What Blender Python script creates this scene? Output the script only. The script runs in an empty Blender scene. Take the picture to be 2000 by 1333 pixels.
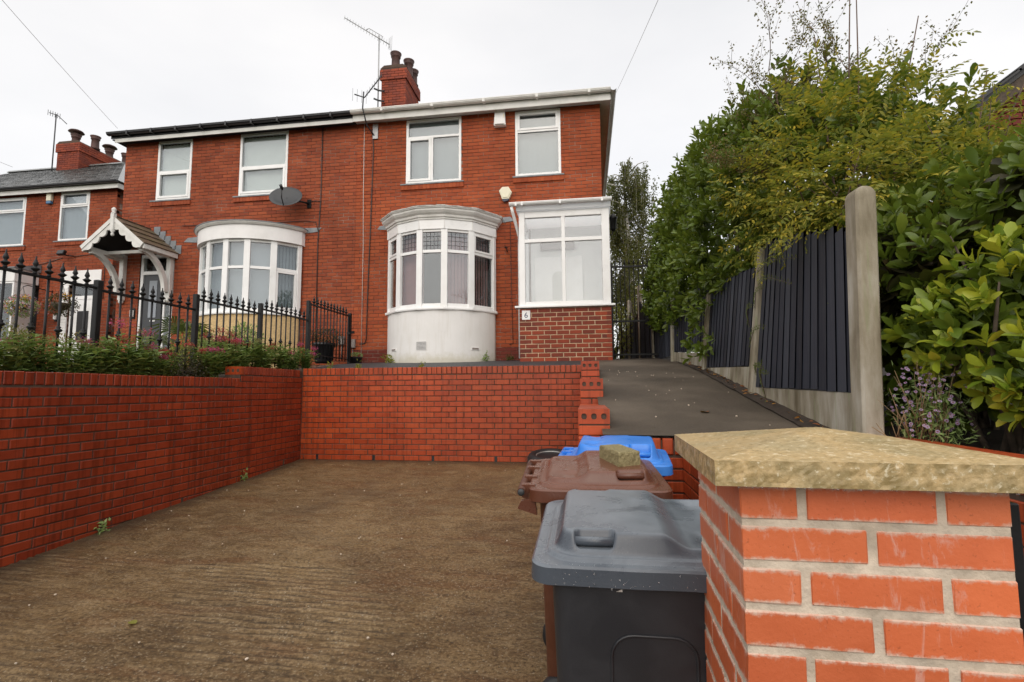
import bpy, math, random
import numpy as np
from mathutils import Vector, Matrix
RAD = math.radians
rnd = random.Random(11)
nrg = np.random.default_rng(5)
sc = bpy.context.scene
COL = sc.collection

# ------------------------------------------------------------------ camera, sky, sun, exposure
cam = bpy.data.cameras.new('camera')
cam.sensor_width = 36.0
cam.lens = 18.0
cam.clip_start = 0.05
cam.clip_end = 4000.0
cam_ob = bpy.data.objects.new('camera', cam)
COL.objects.link(cam_ob)
PITCH = math.atan(0.0955)
cam_ob.matrix_world = (Matrix.Translation((0, 0, 1.07)) @ Matrix.Rotation(RAD(8.2), 4, 'Z')
                       @ Matrix.Rotation(math.pi / 2 + PITCH, 4, 'X') @ Matrix.Rotation(RAD(-0.4), 4, 'Z'))
sc.camera = cam_ob
CAM = Vector((0, 0, 1.07))

SUN_EL, SUN_AZ = RAD(40), RAD(182)          # behind the camera
w = bpy.data.worlds.new('World')
sc.world = w
w.use_nodes = True
nt = w.node_tree
nt.nodes.clear()
out = nt.nodes.new('ShaderNodeOutputWorld')
sky = nt.nodes.new('ShaderNodeTexSky')
sky.sky_type = 'NISHITA'
sky.sun_disc = False
sky.sun_elevation = SUN_EL
sky.sun_rotation = SUN_AZ
sky.dust_density = 4.0
b1 = nt.nodes.new('ShaderNodeBackground')
b1.inputs['Strength'].default_value = 0.05
nt.links.new(sky.outputs[0], b1.inputs['Color'])
# closed cloud layer: pale grey with soft banks, the same all round the dome
tc = nt.nodes.new('ShaderNodeTexCoord')
mp = nt.nodes.new('ShaderNodeMapping')
mp.inputs['Scale'].default_value = (1.0, 1.0, 2.6)
nz = nt.nodes.new('ShaderNodeTexNoise')
nz.inputs['Scale'].default_value = 1.5
nz.inputs['Detail'].default_value = 5
nz.inputs['Roughness'].default_value = 0.5
cr = nt.nodes.new('ShaderNodeValToRGB')
cr.color_ramp.elements[0].position = 0.33
cr.color_ramp.elements[0].color = (0.80, 0.78, 0.755, 1)
cr.color_ramp.elements[1].position = 0.62
cr.color_ramp.elements[1].color = (0.94, 0.905, 0.86, 1)
b2 = nt.nodes.new('ShaderNodeBackground')
b2.inputs['Strength'].default_value = 1.0
add = nt.nodes.new('ShaderNodeAddShader')
nt.links.new(tc.outputs['Generated'], mp.inputs['Vector'])
nt.links.new(mp.outputs[0], nz.inputs['Vector'])
nt.links.new(nz.outputs['Fac'], cr.inputs['Fac'])
nt.links.new(cr.outputs[0], b2.inputs['Color'])
nt.links.new(b1.outputs[0], add.inputs[0])
nt.links.new(b2.outputs[0], add.inputs[1])
nt.links.new(add.outputs[0], out.inputs['Surface'])

sun = bpy.data.lights.new('sun', 'SUN')
sun.energy = 1.5
sun.angle = RAD(95)
sun.color = (1.0, 0.965, 0.92)
sun_ob = bpy.data.objects.new('sun', sun)
COL.objects.link(sun_ob)
d = Vector((math.sin(SUN_AZ) * math.cos(SUN_EL), math.cos(SUN_AZ) * math.cos(SUN_EL), math.sin(SUN_EL)))
sun_ob.rotation_euler = d.to_track_quat('Z', 'Y').to_euler()
sun_ob.location = d * 60

sc.render.engine = 'CYCLES'
sc.view_settings.view_transform = 'Standard'
sc.view_settings.look = 'None'
sc.view_settings.exposure = 0.0
sc.view_settings.gamma = 1.0
sc.view_settings.use_curve_mapping = False
try:
    sc.cycles.max_bounces = 6
    sc.cycles.transparent_max_bounces = 12
    sc.cycles.caustics_reflective = False
    sc.cycles.caustics_refractive = False
except Exception:
    pass

# ------------------------------------------------------------------ object helpers
WORLD = {}

def put(o, parent=None, mw=None):
    """link an object whose world matrix is mw (identity by default) under parent"""
    mw = mw if mw is not None else Matrix.Identity(4)
    COL.objects.link(o)
    o.matrix_basis = mw
    WORLD[o.name] = mw
    if parent is not None:
        o.parent = parent
        o.matrix_parent_inverse = WORLD[parent.name].inverted()
    return o

def tag(o, label=None, cat=None, group=None, kind=None):
    if label: o['label'] = label
    if cat: o['category'] = cat
    if group: o['group'] = group
    if kind: o['kind'] = kind
    return o

def thing(name, label, cat, loc=(0, 0, 0), group=None, mw=None):
    o = bpy.data.objects.new(name, None)
    o.empty_display_size = 0.1
    put(o, None, mw if mw is not None else Matrix.Translation(loc))
    return tag(o, label, cat, group)

class MB:
    """collects geometry; build() links it as one mesh object"""
    def __init__(s):
        s.v = []; s.f = []; s.t = []; s.sm = []
    def add(s, vs, fs, tint=0.0, smooth=False):
        b = len(s.v)
        s.v.extend([tuple(p) for p in vs])
        for f in fs:
            s.f.append(tuple(i + b for i in f)); s.t.append(tint); s.sm.append(smooth)
        return s
    def box(s, x0, x1, y0, y1, z0, z1, tint=0.0, m=None):
        vs = [(x0, y0, z0), (x1, y0, z0), (x1, y1, z0), (x0, y1, z0), (x0, y0, z1), (x1, y0, z1), (x1, y1, z1), (x0, y1, z1)]
        if m is not None: vs = [m @ Vector(p) for p in vs]
        return s.add(vs, [(0, 3, 2, 1), (4, 5, 6, 7), (0, 1, 5, 4), (1, 2, 6, 5), (2, 3, 7, 6), (3, 0, 4, 7)], tint)
    def cbox(s, x0, x1, y0, y1, z0, z1, c=0.004, tint=0.0, m=None):
        """box with chamfered edges"""
        X = (x0, x1); Y = (y0, y1); Z = (z0, z1)
        vs = []; idx = {}
        for i in (0, 1):
            for j in (0, 1):
                for k in (0, 1):
                    sx = c if i == 0 else -c; sy = c if j == 0 else -c; sz = c if k == 0 else -c
                    for a, p in enumerate(((X[i], Y[j] + sy, Z[k] + sz), (X[i] + sx, Y[j], Z[k] + sz), (X[i] + sx, Y[j] + sy, Z[k]))):
                        idx[i, j, k, a] = len(vs); vs.append(p)
        g = lambda i, j, k, a: idx[i, j, k, a]
        fs = []
        for i in (0, 1): q = [g(i, 0, 0, 0), g(i, 1, 0, 0), g(i, 1, 1, 0), g(i, 0, 1, 0)]; fs.append(q if i else q[::-1])
        for j in (0, 1): q = [g(0, j, 0, 1), g(0, j, 1, 1), g(1, j, 1, 1), g(1, j, 0, 1)]; fs.append(q if j else q[::-1])
        for k in (0, 1): q = [g(0, 0, k, 2), g(1, 0, k, 2), g(1, 1, k, 2), g(0, 1, k, 2)]; fs.append(q if k else q[::-1])
        for i in (0, 1):
            for j in (0, 1): fs.append([g(i, j, 0, 0), g(i, j, 1, 0), g(i, j, 1, 1), g(i, j, 0, 1)])
        for i in (0, 1):
            for k in (0, 1): fs.append([g(i, 0, k, 0), g(i, 1, k, 0), g(i, 1, k, 2), g(i, 0, k, 2)])
        for j in (0, 1):
            for k in (0, 1): fs.append([g(0, j, k, 1), g(1, j, k, 1), g(1, j, k, 2), g(0, j, k, 2)])
        for i in (0, 1):
            for j in (0, 1):
                for k in (0, 1): fs.append([g(i, j, k, 0), g(i, j, k, 1), g(i, j, k, 2)])
        if m is not None: vs = [m @ Vector(p) for p in vs]
        return s.add(vs, fs, tint)
    def prism(s, poly, y0, y1, m=None, tint=0.0):
        """poly in (x, z), extruded along y"""
        n = len(poly)
        vs = [(p[0], y0, p[1]) for p in poly] + [(p[0], y1, p[1]) for p in poly]
        if m is not None: vs = [m @ Vector(p) for p in vs]
        fs = [tuple(range(n)), tuple(range(2 * n - 1, n - 1, -1))]
        for i in range(n): j = (i + 1) % n; fs.append((j, i, i + n, j + n))
        return s.add(vs, fs, tint)
    def tube(s, path, r, n=6, tint=0.0, cap=True):
        path = [Vector(p) for p in path]
        rs = r if isinstance(r, (list, tuple)) else [r] * len(path)
        vs = []; fs = []
        ref = Vector((0.123, 0.31, 0.94))
        for i, p in enumerate(path):
            t = (path[min(i + 1, len(path) - 1)] - path[max(i - 1, 0)])
            t = t.normalized() if t.length > 1e-9 else Vector((0, 0, 1))
            a = t.cross(ref)
            if a.length < 0.05: a = t.cross(Vector((1, 0, 0)))
            a.normalize(); b = t.cross(a)
            for k in range(n):
                an = 2 * math.pi * k / n
                vs.append(p + (a * math.cos(an) + b * math.sin(an)) * rs[i])
        for i in range(len(path) - 1):
            for k in range(n):
                k2 = (k + 1) % n
                fs.append((i * n + k, i * n + k2, (i + 1) * n + k2, (i + 1) * n + k))
        b0 = len(s.v)
        s.add(vs, fs, tint, True)
        if cap:
            s.f.append(tuple(b0 + k for k in range(n - 1, -1, -1))); s.t.append(tint); s.sm.append(False)
            e = b0 + (len(path) - 1) * n
            s.f.append(tuple(e + k for k in range(n))); s.t.append(tint); s.sm.append(False)
        return s
    def lathe(s, prof, n=16, m=None, tint=0.0, smooth=True):
        """profile of (radius, z) turned round z"""
        vs = []; fs = []
        for r, z in prof:
            for k in range(n):
                a = 2 * math.pi * k / n
                vs.append((r * math.cos(a), r * math.sin(a), z))
        for i in range(len(prof) - 1):
            for k in range(n):
                k2 = (k + 1) % n
                fs.append((i * n + k, i * n + k2, (i + 1) * n + k2, (i + 1) * n + k))
        if prof[0][0] > 1e-6: fs.append(tuple(range(n - 1, -1, -1)))
        if prof[-1][0] > 1e-6: fs.append(tuple((len(prof) - 1) * n + k for k in range(n)))
        if m is not None: vs = [m @ Vector(p) for p in vs]
        return s.add(vs, fs, tint, smooth)
    def grid(s, fn, us, vs_, tint=0.0, smooth=True):
        nu, nv = len(us), len(vs_)
        pts = [fn(u, v) for u in us for v in vs_]
        fs = [(i * nv + j, (i + 1) * nv + j, (i + 1) * nv + j + 1, i * nv + j + 1) for i in range(nu - 1) for j in range(nv - 1)]
        return s.add(pts, fs, tint, smooth)
    def loft(s, rings, smooth=True, caps=True, tint=0.0):
        n = len(rings[0]); vs = [p for r in rings for p in r]; fs = []
        for i in range(len(rings) - 1):
            for k in range(n):
                k2 = (k + 1) % n
                fs.append((i * n + k, i * n + k2, (i + 1) * n + k2, (i + 1) * n + k))
        if caps:
            fs.append(tuple(range(n - 1, -1, -1))); fs.append(tuple((len(rings) - 1) * n + k for k in range(n)))
        return s.add(vs, fs, tint, smooth)
    def mesh(s, name, mat, origin=None):
        me = bpy.data.meshes.new(name)
        v = s.v
        if origin is not None:
            o = Vector(origin); v = [Vector(p) - o for p in v]
        me.from_pydata([tuple(p) for p in v], [], s.f)
        me.polygons.foreach_set('use_smooth', s.sm)
        if any(t != 0.0 for t in s.t):
            a = me.attributes.new('tint', 'FLOAT', 'FACE')
            a.data.foreach_set('value', s.t)
        me.materials.append(mat)
        me.update()
        return me
    def build(s, name, mat, parent=None, origin=None, mw=None, bevel=0.0, segs=2):
        me = s.mesh(name, mat, origin)
        o = bpy.data.objects.new(name, me)
        m = mw if mw is not None else (Matrix.Translation(origin) if origin is not None else Matrix.Identity(4))
        put(o, parent, m)
        if bevel:
            b = o.modifiers.new('bevel', 'BEVEL'); b.width = bevel; b.segments = segs; b.limit_method = 'ANGLE'; b.angle_limit = RAD(40)
        return o

def inst(name, me, parent, mw):
    return put(bpy.data.objects.new(name, me), parent, mw)

def npmesh(name, verts, faces, mat, tint=None, smooth=True):
    """large mesh from numpy arrays (all faces with the same number of corners)"""
    me = bpy.data.meshes.new(name)
    nv, nf, k = len(verts), len(faces), faces.shape[1]
    me.vertices.add(nv); me.loops.add(nf * k); me.polygons.add(nf)
    me.vertices.foreach_set('co', np.asarray(verts, dtype=np.float32).ravel())
    me.loops.foreach_set('vertex_index', np.asarray(faces, dtype=np.int32).ravel())
    me.polygons.foreach_set('loop_start', np.arange(0, nf * k, k, dtype=np.int32))
    me.polygons.foreach_set('loop_total', np.full(nf, k, dtype=np.int32))
    me.polygons.foreach_set('use_smooth', np.full(nf, smooth))
    if tint is not None:
        a = me.attributes.new('tint', 'FLOAT', 'FACE')
        a.data.foreach_set('value', np.asarray(tint, dtype=np.float32))
    me.materials.append(mat)
    me.update(calc_edges=True)
    return me

# ------------------------------------------------------------------ materials
M = {}

class NT:
    def __init__(s, name):
        s.m = bpy.data.materials.new(name); s.m.use_nodes = True
        s.t = s.m.node_tree; s.t.nodes.clear()
        s.out = s.t.nodes.new('ShaderNodeOutputMaterial')
        s.p = s.t.nodes.new('ShaderNodeBsdfPrincipled')
        s.l(s.p.outputs[0], s.out.inputs['Surface'])
        M[name] = s.m
    def n(s, typ, **kw):
        nd = s.t.nodes.new(typ)
        for k, v in kw.items():
            if k in nd.inputs: nd.inputs[k].default_value = v
            else: setattr(nd, k, v)
        return nd
    def l(s, a, b): s.t.links.new(a, b)
    def math(s, op, a, b=None, c=None):
        nd = s.t.nodes.new('ShaderNodeMath'); nd.operation = op
        for i, x in enumerate((a, b, c)):
            if x is None: continue
            if isinstance(x, (int, float)): nd.inputs[i].default_value = x
            else: s.l(x, nd.inputs[i])
        return nd.outputs[0]
    def mix(s, fac, a, b, mode='MIX'):
        nd = s.t.nodes.new('ShaderNodeMixRGB'); nd.blend_type = mode
        for key, x in (('Fac', fac), ('Color1', a), ('Color2', b)):
            if isinstance(x, (int, float)): nd.inputs[key].default_value = x
            elif isinstance(x, tuple): nd.inputs[key].default_value = (*x[:3], 1)
            else: s.l(x, nd.inputs[key])
        return nd.outputs[0]
    def noise(s, vec, scale, detail=4, rough=0.55, dist=0.0):
        nd = s.n('ShaderNodeTexNoise', Scale=scale, Detail=detail, Roughness=rough, Distortion=dist)
        if vec is not None: s.l(vec, nd.inputs['Vector'])
        return nd.outputs['Fac']
    def ramp(s, fac, stops):
        nd = s.t.nodes.new('ShaderNodeValToRGB')
        els = nd.color_ramp.elements
        while len(els) < len(stops): els.new(0.5)
        for e, (p, c) in zip(els, stops):
            e.position = p; e.color = (*c[:3], 1) if isinstance(c, tuple) else (c, c, c, 1)
        s.l(fac, nd.inputs['Fac'])
        return nd.outputs[0]
    def pos(s, scale=(1, 1, 1)):
        g = s.t.nodes.new('ShaderNodeNewGeometry')
        mp = s.n('ShaderNodeMapping'); mp.inputs['Scale'].default_value = scale
        s.l(g.outputs['Position'], mp.inputs['Vector'])
        return mp.outputs[0]
    def rand(s):
        """0..1, different for each object and for each face that carries a tint"""
        oi = s.t.nodes.new('ShaderNodeObjectInfo')
        at = s.n('ShaderNodeAttribute'); at.attribute_name = 'tint'
        return s.math('FRACT', s.math('ADD', oi.outputs['Random'], at.outputs['Fac']))
    def bump(s, h, strength=0.3, dist=0.01):
        b = s.n('ShaderNodeBump', Strength=strength, Distance=dist)
        s.l(h, b.inputs['Height'])
        s.l(b.outputs[0], s.p.inputs['Normal'])
    def col(s, c):
        if isinstance(c, tuple): s.p.inputs['Base Color'].default_value = (*c[:3], 1)
        else: s.l(c, s.p.inputs['Base Color'])
    def set(s, **kw):
        for k, v in kw.items():
            k = {'rough': 'Roughness', 'metal': 'Metallic', 'spec': 'Specular IOR Level', 'coat': 'Coat Weight', 'coat_rough': 'Coat Roughness', 'sss': 'Subsurface Weight'}.get(k, k)
            if isinstance(v, (int, float)): s.p.inputs[k].default_value = v
            else: s.l(v, s.p.inputs[k])

def plain(name, c, rough=0.5, var=0.12, scale=6.0, bump=0.08, bscale=60.0, metal=0.0, spec=0.5, dirt=None, dirt_amt=0.35):
    a = NT(name)
    pv = a.pos()
    f = a.noise(pv, scale, 5)
    lo = tuple(x * (1 - var) for x in c); hi = tuple(min(1, x * (1 + var)) for x in c)
    cc = a.ramp(f, [(0.3, lo), (0.7, hi)])
    if dirt:
        dn = a.noise(pv, scale * 0.45 + 1.3, 6, 0.65)
        cc = a.mix(a.math('MULTIPLY', a.ramp(dn, [(0.48, 0.0), (0.7, 1.0)]), dirt_amt), cc, dirt)
    a.col(cc)
    a.set(rough=a.math('ADD', a.math('MULTIPLY', f, 0.2), rough - 0.1), metal=metal, spec=spec)
    if bump: a.bump(a.noise(pv, bscale, 3), bump, 0.004)
    return a.m

def brick_mat(name, cols, rough=0.45, streak=0.0, white=0.0, grain=0.25, spots=0.25, smear=False):
    a = NT(name)
    r = a.rand()
    n = len(cols)
    base = a.ramp(r, [((i + 0.5) / n, c) for i, c in enumerate(cols)])
    r2 = a.math('FRACT', a.math('MULTIPLY', r, 7.31))
    base = a.mix(a.math('MULTIPLY', r2, 0.16), base, (0.02, 0.01, 0.008))
    pv = a.pos()
    f = a.noise(pv, 14, 5)
    base = a.mix(a.math('MULTIPLY', a.ramp(f, [(0.35, 0.0), (0.75, 1.0)]), spots), base, tuple(min(1, x * 1.5 + 0.01) for x in cols[0]))
    big = a.noise(pv, 0.9, 4)
    base = a.mix(a.math('MULTIPLY', a.ramp(big, [(0.42, 0.0), (0.66, 1.0)]), 0.42), base, tuple(x * 0.45 for x in cols[-1]))
    if streak:
        sv = a.pos((26, 26, 0.9))
        st = a.noise(sv, 1.0, 3, 0.6)
        base = a.mix(a.math('MULTIPLY', a.ramp(st, [(0.52, 0.0), (0.6, 1.0)]), streak), base, tuple(x * 0.3 for x in cols[0]))
    if white:
        wv = a.pos((15, 15, 3.2))
        wn = a.noise(wv, 1.6, 8, 0.75, 0.6)
        msk = a.ramp(wn, [(0.56, 0.0), (0.70, 1.0)])
        base = a.mix(a.math('MULTIPLY', msk, white), base, (0.62, 0.50, 0.45))
    if smear:       # mortar and lime smeared over the long arrises of each brick
        tcn = a.t.nodes.new('ShaderNodeTexCoord'); sz = a.n('ShaderNodeSeparateXYZ'); a.l(tcn.outputs['Object'], sz.inputs[0])
        dz = a.math('MINIMUM', sz.outputs[2], a.math('SUBTRACT', 0.0605, sz.outputs[2]))
        dn = a.math('ADD', dz, a.math('MULTIPLY', a.math('SUBTRACT', a.noise(pv, 38, 6, 0.75), 0.5), 0.035))
        base = a.mix(a.math('MULTIPLY', a.ramp(dn, [(0.0, 1.0), (0.0065, 0.0)]), 0.85), base, (0.60, 0.47, 0.38))
        pits = a.noise(pv, 160, 3, 0.6)
        base = a.mix(a.math('MULTIPLY', a.ramp(pits, [(0.28, 1.0), (0.38, 0.0)]), 0.5), base, tuple(x * 0.4 for x in cols[1]))
    a.col(base)
    a.set(rough=a.math('ADD', a.math('MULTIPLY', f, 0.35), rough - 0.17), spec=0.35 if rough < 0.5 else 0.15)
    a.bump(a.noise(pv, 90, 4, 0.6), grain, 0.003)
    return a.m

brick_mat('brick_new', [(0.4185, 0.0651, 0.0167), (0.372, 0.0539, 0.014), (0.4557, 0.0791, 0.0205), (0.3348, 0.0456, 0.0121)], 0.38, streak=0.38)
brick_mat('brick_shaded', [(0.2952, 0.041, 0.0131), (0.2542, 0.0353, 0.0115), (0.328, 0.0492, 0.0148), (0.2296, 0.0303, 0.0107)], 0.38, streak=0.5)  # brick_new with the side wall's shade painted in, plus water streaks
brick_mat('brick_pier', [(0.7344, 0.1782, 0.0626), (0.648, 0.1404, 0.0508), (0.7776, 0.2106, 0.0842), (0.6912, 0.1598, 0.0562)], 0.48, white=0.55, grain=0.35, spots=0.2, smear=True)
brick_mat('brick_house', [(0.36, 0.081, 0.0297), (0.315, 0.0666, 0.0252), (0.396, 0.0936, 0.0333), (0.261, 0.054, 0.0225), (0.351, 0.0756, 0.0279)], 0.7)
brick_mat('brick_house_old', [(0.3312, 0.0791, 0.0331), (0.2852, 0.0644, 0.0285), (0.368, 0.0902, 0.0368), (0.2392, 0.0534, 0.0258)], 0.72)
brick_mat('brick_porch', [(0.27, 0.052, 0.026), (0.17, 0.040, 0.026), (0.36, 0.070, 0.030), (0.22, 0.046, 0.028), (0.13, 0.038, 0.028), (0.31, 0.06, 0.03)], 0.6)
brick_mat('brick_dark', [(0.16, 0.03, 0.02), (0.13, 0.026, 0.018), (0.18, 0.034, 0.02)], 0.6)
brick_mat('brick_chimney', [(0.33, 0.075, 0.04), (0.26, 0.06, 0.035), (0.20, 0.055, 0.04)], 0.75)
plain('mortar_dark', (0.075, 0.045, 0.03), 0.85, 0.35, 9, 0.3)
plain('mortar_buff', (0.54, 0.455, 0.36), 0.85, 0.25, 20, 0.6, 120, dirt=(0.30, 0.23, 0.15), dirt_amt=0.5)
plain('mortar_house', (0.13, 0.058, 0.036), 0.9, 0.5, 2.2, 0.3, dirt=(0.46, 0.36, 0.29), dirt_amt=0.9)
plain('mortar_porch', (0.54, 0.40, 0.26), 0.9, 0.2, 12, 0.3)
plain('white_paint', (0.80, 0.79, 0.78), 0.5, 0.05, 3, 0.05, dirt=(0.42, 0.40, 0.34), dirt_amt=0.16)
plain('white_upvc', (0.82, 0.82, 0.815), 0.3, 0.03, 3, 0.0, dirt=(0.55, 0.53, 0.48), dirt_amt=0.22)
def render_mat():
    a = NT('white_render'); pv = a.pos(); f = a.noise(pv, 2.5, 5)
    c = a.ramp(f, [(0.3, (0.73, 0.72, 0.70)), (0.7, (0.79, 0.78, 0.765))])
    c = a.mix(a.math('MULTIPLY', a.ramp(a.noise(a.pos((14, 14, 1.2)), 1.0, 5, 0.6), [(0.52, 0.0), (0.7, 1.0)]), 0.22), c, (0.52, 0.48, 0.40))
    sz = a.n('ShaderNodeSeparateXYZ'); a.l(pv, sz.inputs[0])      # rain splash and algae just above the ground
    h = a.math('SUBTRACT', sz.outputs[2], a.math('MULTIPLY', a.noise(pv, 7, 6, 0.7), 0.34))
    c = a.mix(a.math('MULTIPLY', a.ramp(a.math('SUBTRACT', h, 1.0), [(0.46, 1.0), (0.62, 0.0)]), 0.55), c, (0.46, 0.42, 0.28))
    a.col(c); a.set(rough=0.8, spec=0.3); a.bump(a.noise(pv, 45, 4), 0.35, 0.004)
render_mat()
plain('white_timber', (0.70, 0.69, 0.66), 0.55, 0.08, 5, 0.1, dirt=(0.36, 0.36, 0.30), dirt_amt=0.4)
plain('soffit_white', (0.72, 0.71, 0.68), 0.5, 0.08, 3, 0.0, dirt=(0.4, 0.42, 0.36), dirt_amt=0.35)
plain('cream_dash', (0.56, 0.40, 0.20), 0.9, 0.2, 30, 0.9, 90)
plain('black_metal', (0.007, 0.007, 0.0075), 0.42, 0.3, 9, 0.12, 70, spec=0.3)
plain('black_plastic', (0.014, 0.014, 0.016), 0.4, 0.2, 9, 0.05)
plain('rubber', (0.012, 0.012, 0.013), 0.6, 0.3, 12, 0.2)
plain('alloy', (0.42, 0.42, 0.40), 0.35, 0.2, 14, 0.1, metal=0.7, dirt=(0.2, 0.16, 0.1), dirt_amt=0.6)
def slate_mat():
    a = NT('slate'); r = a.rand(); f = a.noise(a.pos(), 9, 5)
    c = a.ramp(r, [(0.1, (0.10, 0.105, 0.105)), (0.5, (0.18, 0.185, 0.185)), (0.9, (0.27, 0.275, 0.27))])
    c = a.mix(a.math('MULTIPLY', f, 0.4), c, (0.12, 0.125, 0.10))
    a.col(c); a.set(rough=a.math('ADD', a.math('MULTIPLY', f, 0.3), 0.12), spec=0.6); a.bump(a.noise(a.pos(), 30, 4), 0.3, 0.006)
slate_mat()
plain('roof_tile', (0.12, 0.085, 0.055), 0.65, 0.4, 6, 0.4, 30, dirt=(0.10, 0.10, 0.03), dirt_amt=0.6)
plain('lead', (0.18, 0.195, 0.21), 0.5, 0.25, 7, 0.2, dirt=(0.36, 0.37, 0.37), dirt_amt=0.4)
plain('lead_white', (0.50, 0.49, 0.46), 0.7, 0.3, 16, 0.5, 50, dirt=(0.10, 0.10, 0.09), dirt_amt=0.75)
plain('clay_pot', (0.07, 0.030, 0.024), 0.65, 0.4, 6, 0.2)
plain('steel', (0.34, 0.34, 0.34), 0.45, 0.2, 8, 0.0, metal=0.6)
plain('dish_grey', (0.035, 0.037, 0.04), 0.5, 0.2, 8, 0.1)
plain('ivory_plastic', (0.72, 0.68, 0.52), 0.4, 0.05, 5, 0.0)
plain('navy_plastic', (0.02, 0.03, 0.06), 0.35, 0.1, 5, 0.0)
plain('blue_plastic', (0.05, 0.16, 0.32), 0.35, 0.1, 5, 0.0)
plain('cable_dark', (0.03, 0.02, 0.018), 0.5, 0.1, 5, 0.0)
plain('cable_white', (0.6, 0.56, 0.52), 0.5, 0.1, 5, 0.0)
plain('wire_grey', (0.42, 0.43, 0.45), 0.5, 0.1, 5, 0.0)
plain('meter_grey', (0.22, 0.185, 0.17), 0.6, 0.2, 7, 0.1)
plain('bark', (0.075, 0.055, 0.038), 0.85, 0.4, 20, 0.6, 60)
plain('twig', (0.10, 0.062, 0.042), 0.8, 0.4, 20, 0.3, 60)
plain('birch_bark', (0.42, 0.40, 0.36), 0.8, 0.5, 9, 0.3, 40)
plain('dry_stem', (0.26, 0.17, 0.085), 0.8, 0.3, 20, 0.2)
plain('soil', (0.035, 0.024, 0.016), 0.95, 0.4, 12, 0.9, 30)
plain('door_grey', (0.035, 0.038, 0.045), 0.4, 0.1, 4, 0.0)
plain('mauve_curtain', (0.36, 0.175, 0.165), 0.8, 0.1, 4, 0.0)
plain('grey_reflection', (0.23, 0.25, 0.26), 0.8, 0.05, 4, 0.0)  # flat sheet behind the panes, painted grey for their sky reflection
plain('pale_blind', (0.62, 0.63, 0.60), 0.8, 0.05, 4, 0.0)
plain('blue_blind', (0.30, 0.33, 0.37), 0.8, 0.05, 4, 0.0)
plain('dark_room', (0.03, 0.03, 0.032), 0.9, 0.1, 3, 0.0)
plain('room_wall', (0.74, 0.75, 0.74), 0.9, 0.05, 3, 0.0)
plain('ink_navy', (0.02, 0.03, 0.09), 0.5, 0.0, 3, 0.0)
plain('lead_came', (0.05, 0.05, 0.055), 0.5, 0.1, 9, 0.0)
plain('sticker', (0.62, 0.60, 0.56), 0.7, 0.15, 60, 0.0)

def concrete_post():
    a = NT('concrete')
    pv = a.pos((5, 5, 1.2)); p1 = a.pos()
    f = a.noise(pv, 1.4, 6, 0.6)
    c = a.ramp(f, [(0.3, (0.13, 0.105, 0.065)), (0.48, (0.27, 0.235, 0.17)), (0.68, (0.43, 0.40, 0.335))])
    g = a.noise(a.pos((22, 22, 1.5)), 1.0, 3)
    c = a.mix(a.math('MULTIPLY', a.ramp(g, [(0.58, 0.0), (0.68, 1.0)]), 0.45), c, (0.23, 0.27, 0.13))
    a.col(c); a.set(rough=0.85, spec=0.3)
    a.bump(a.noise(p1, 70, 5, 0.7), 0.5, 0.004)
concrete_post()

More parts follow.
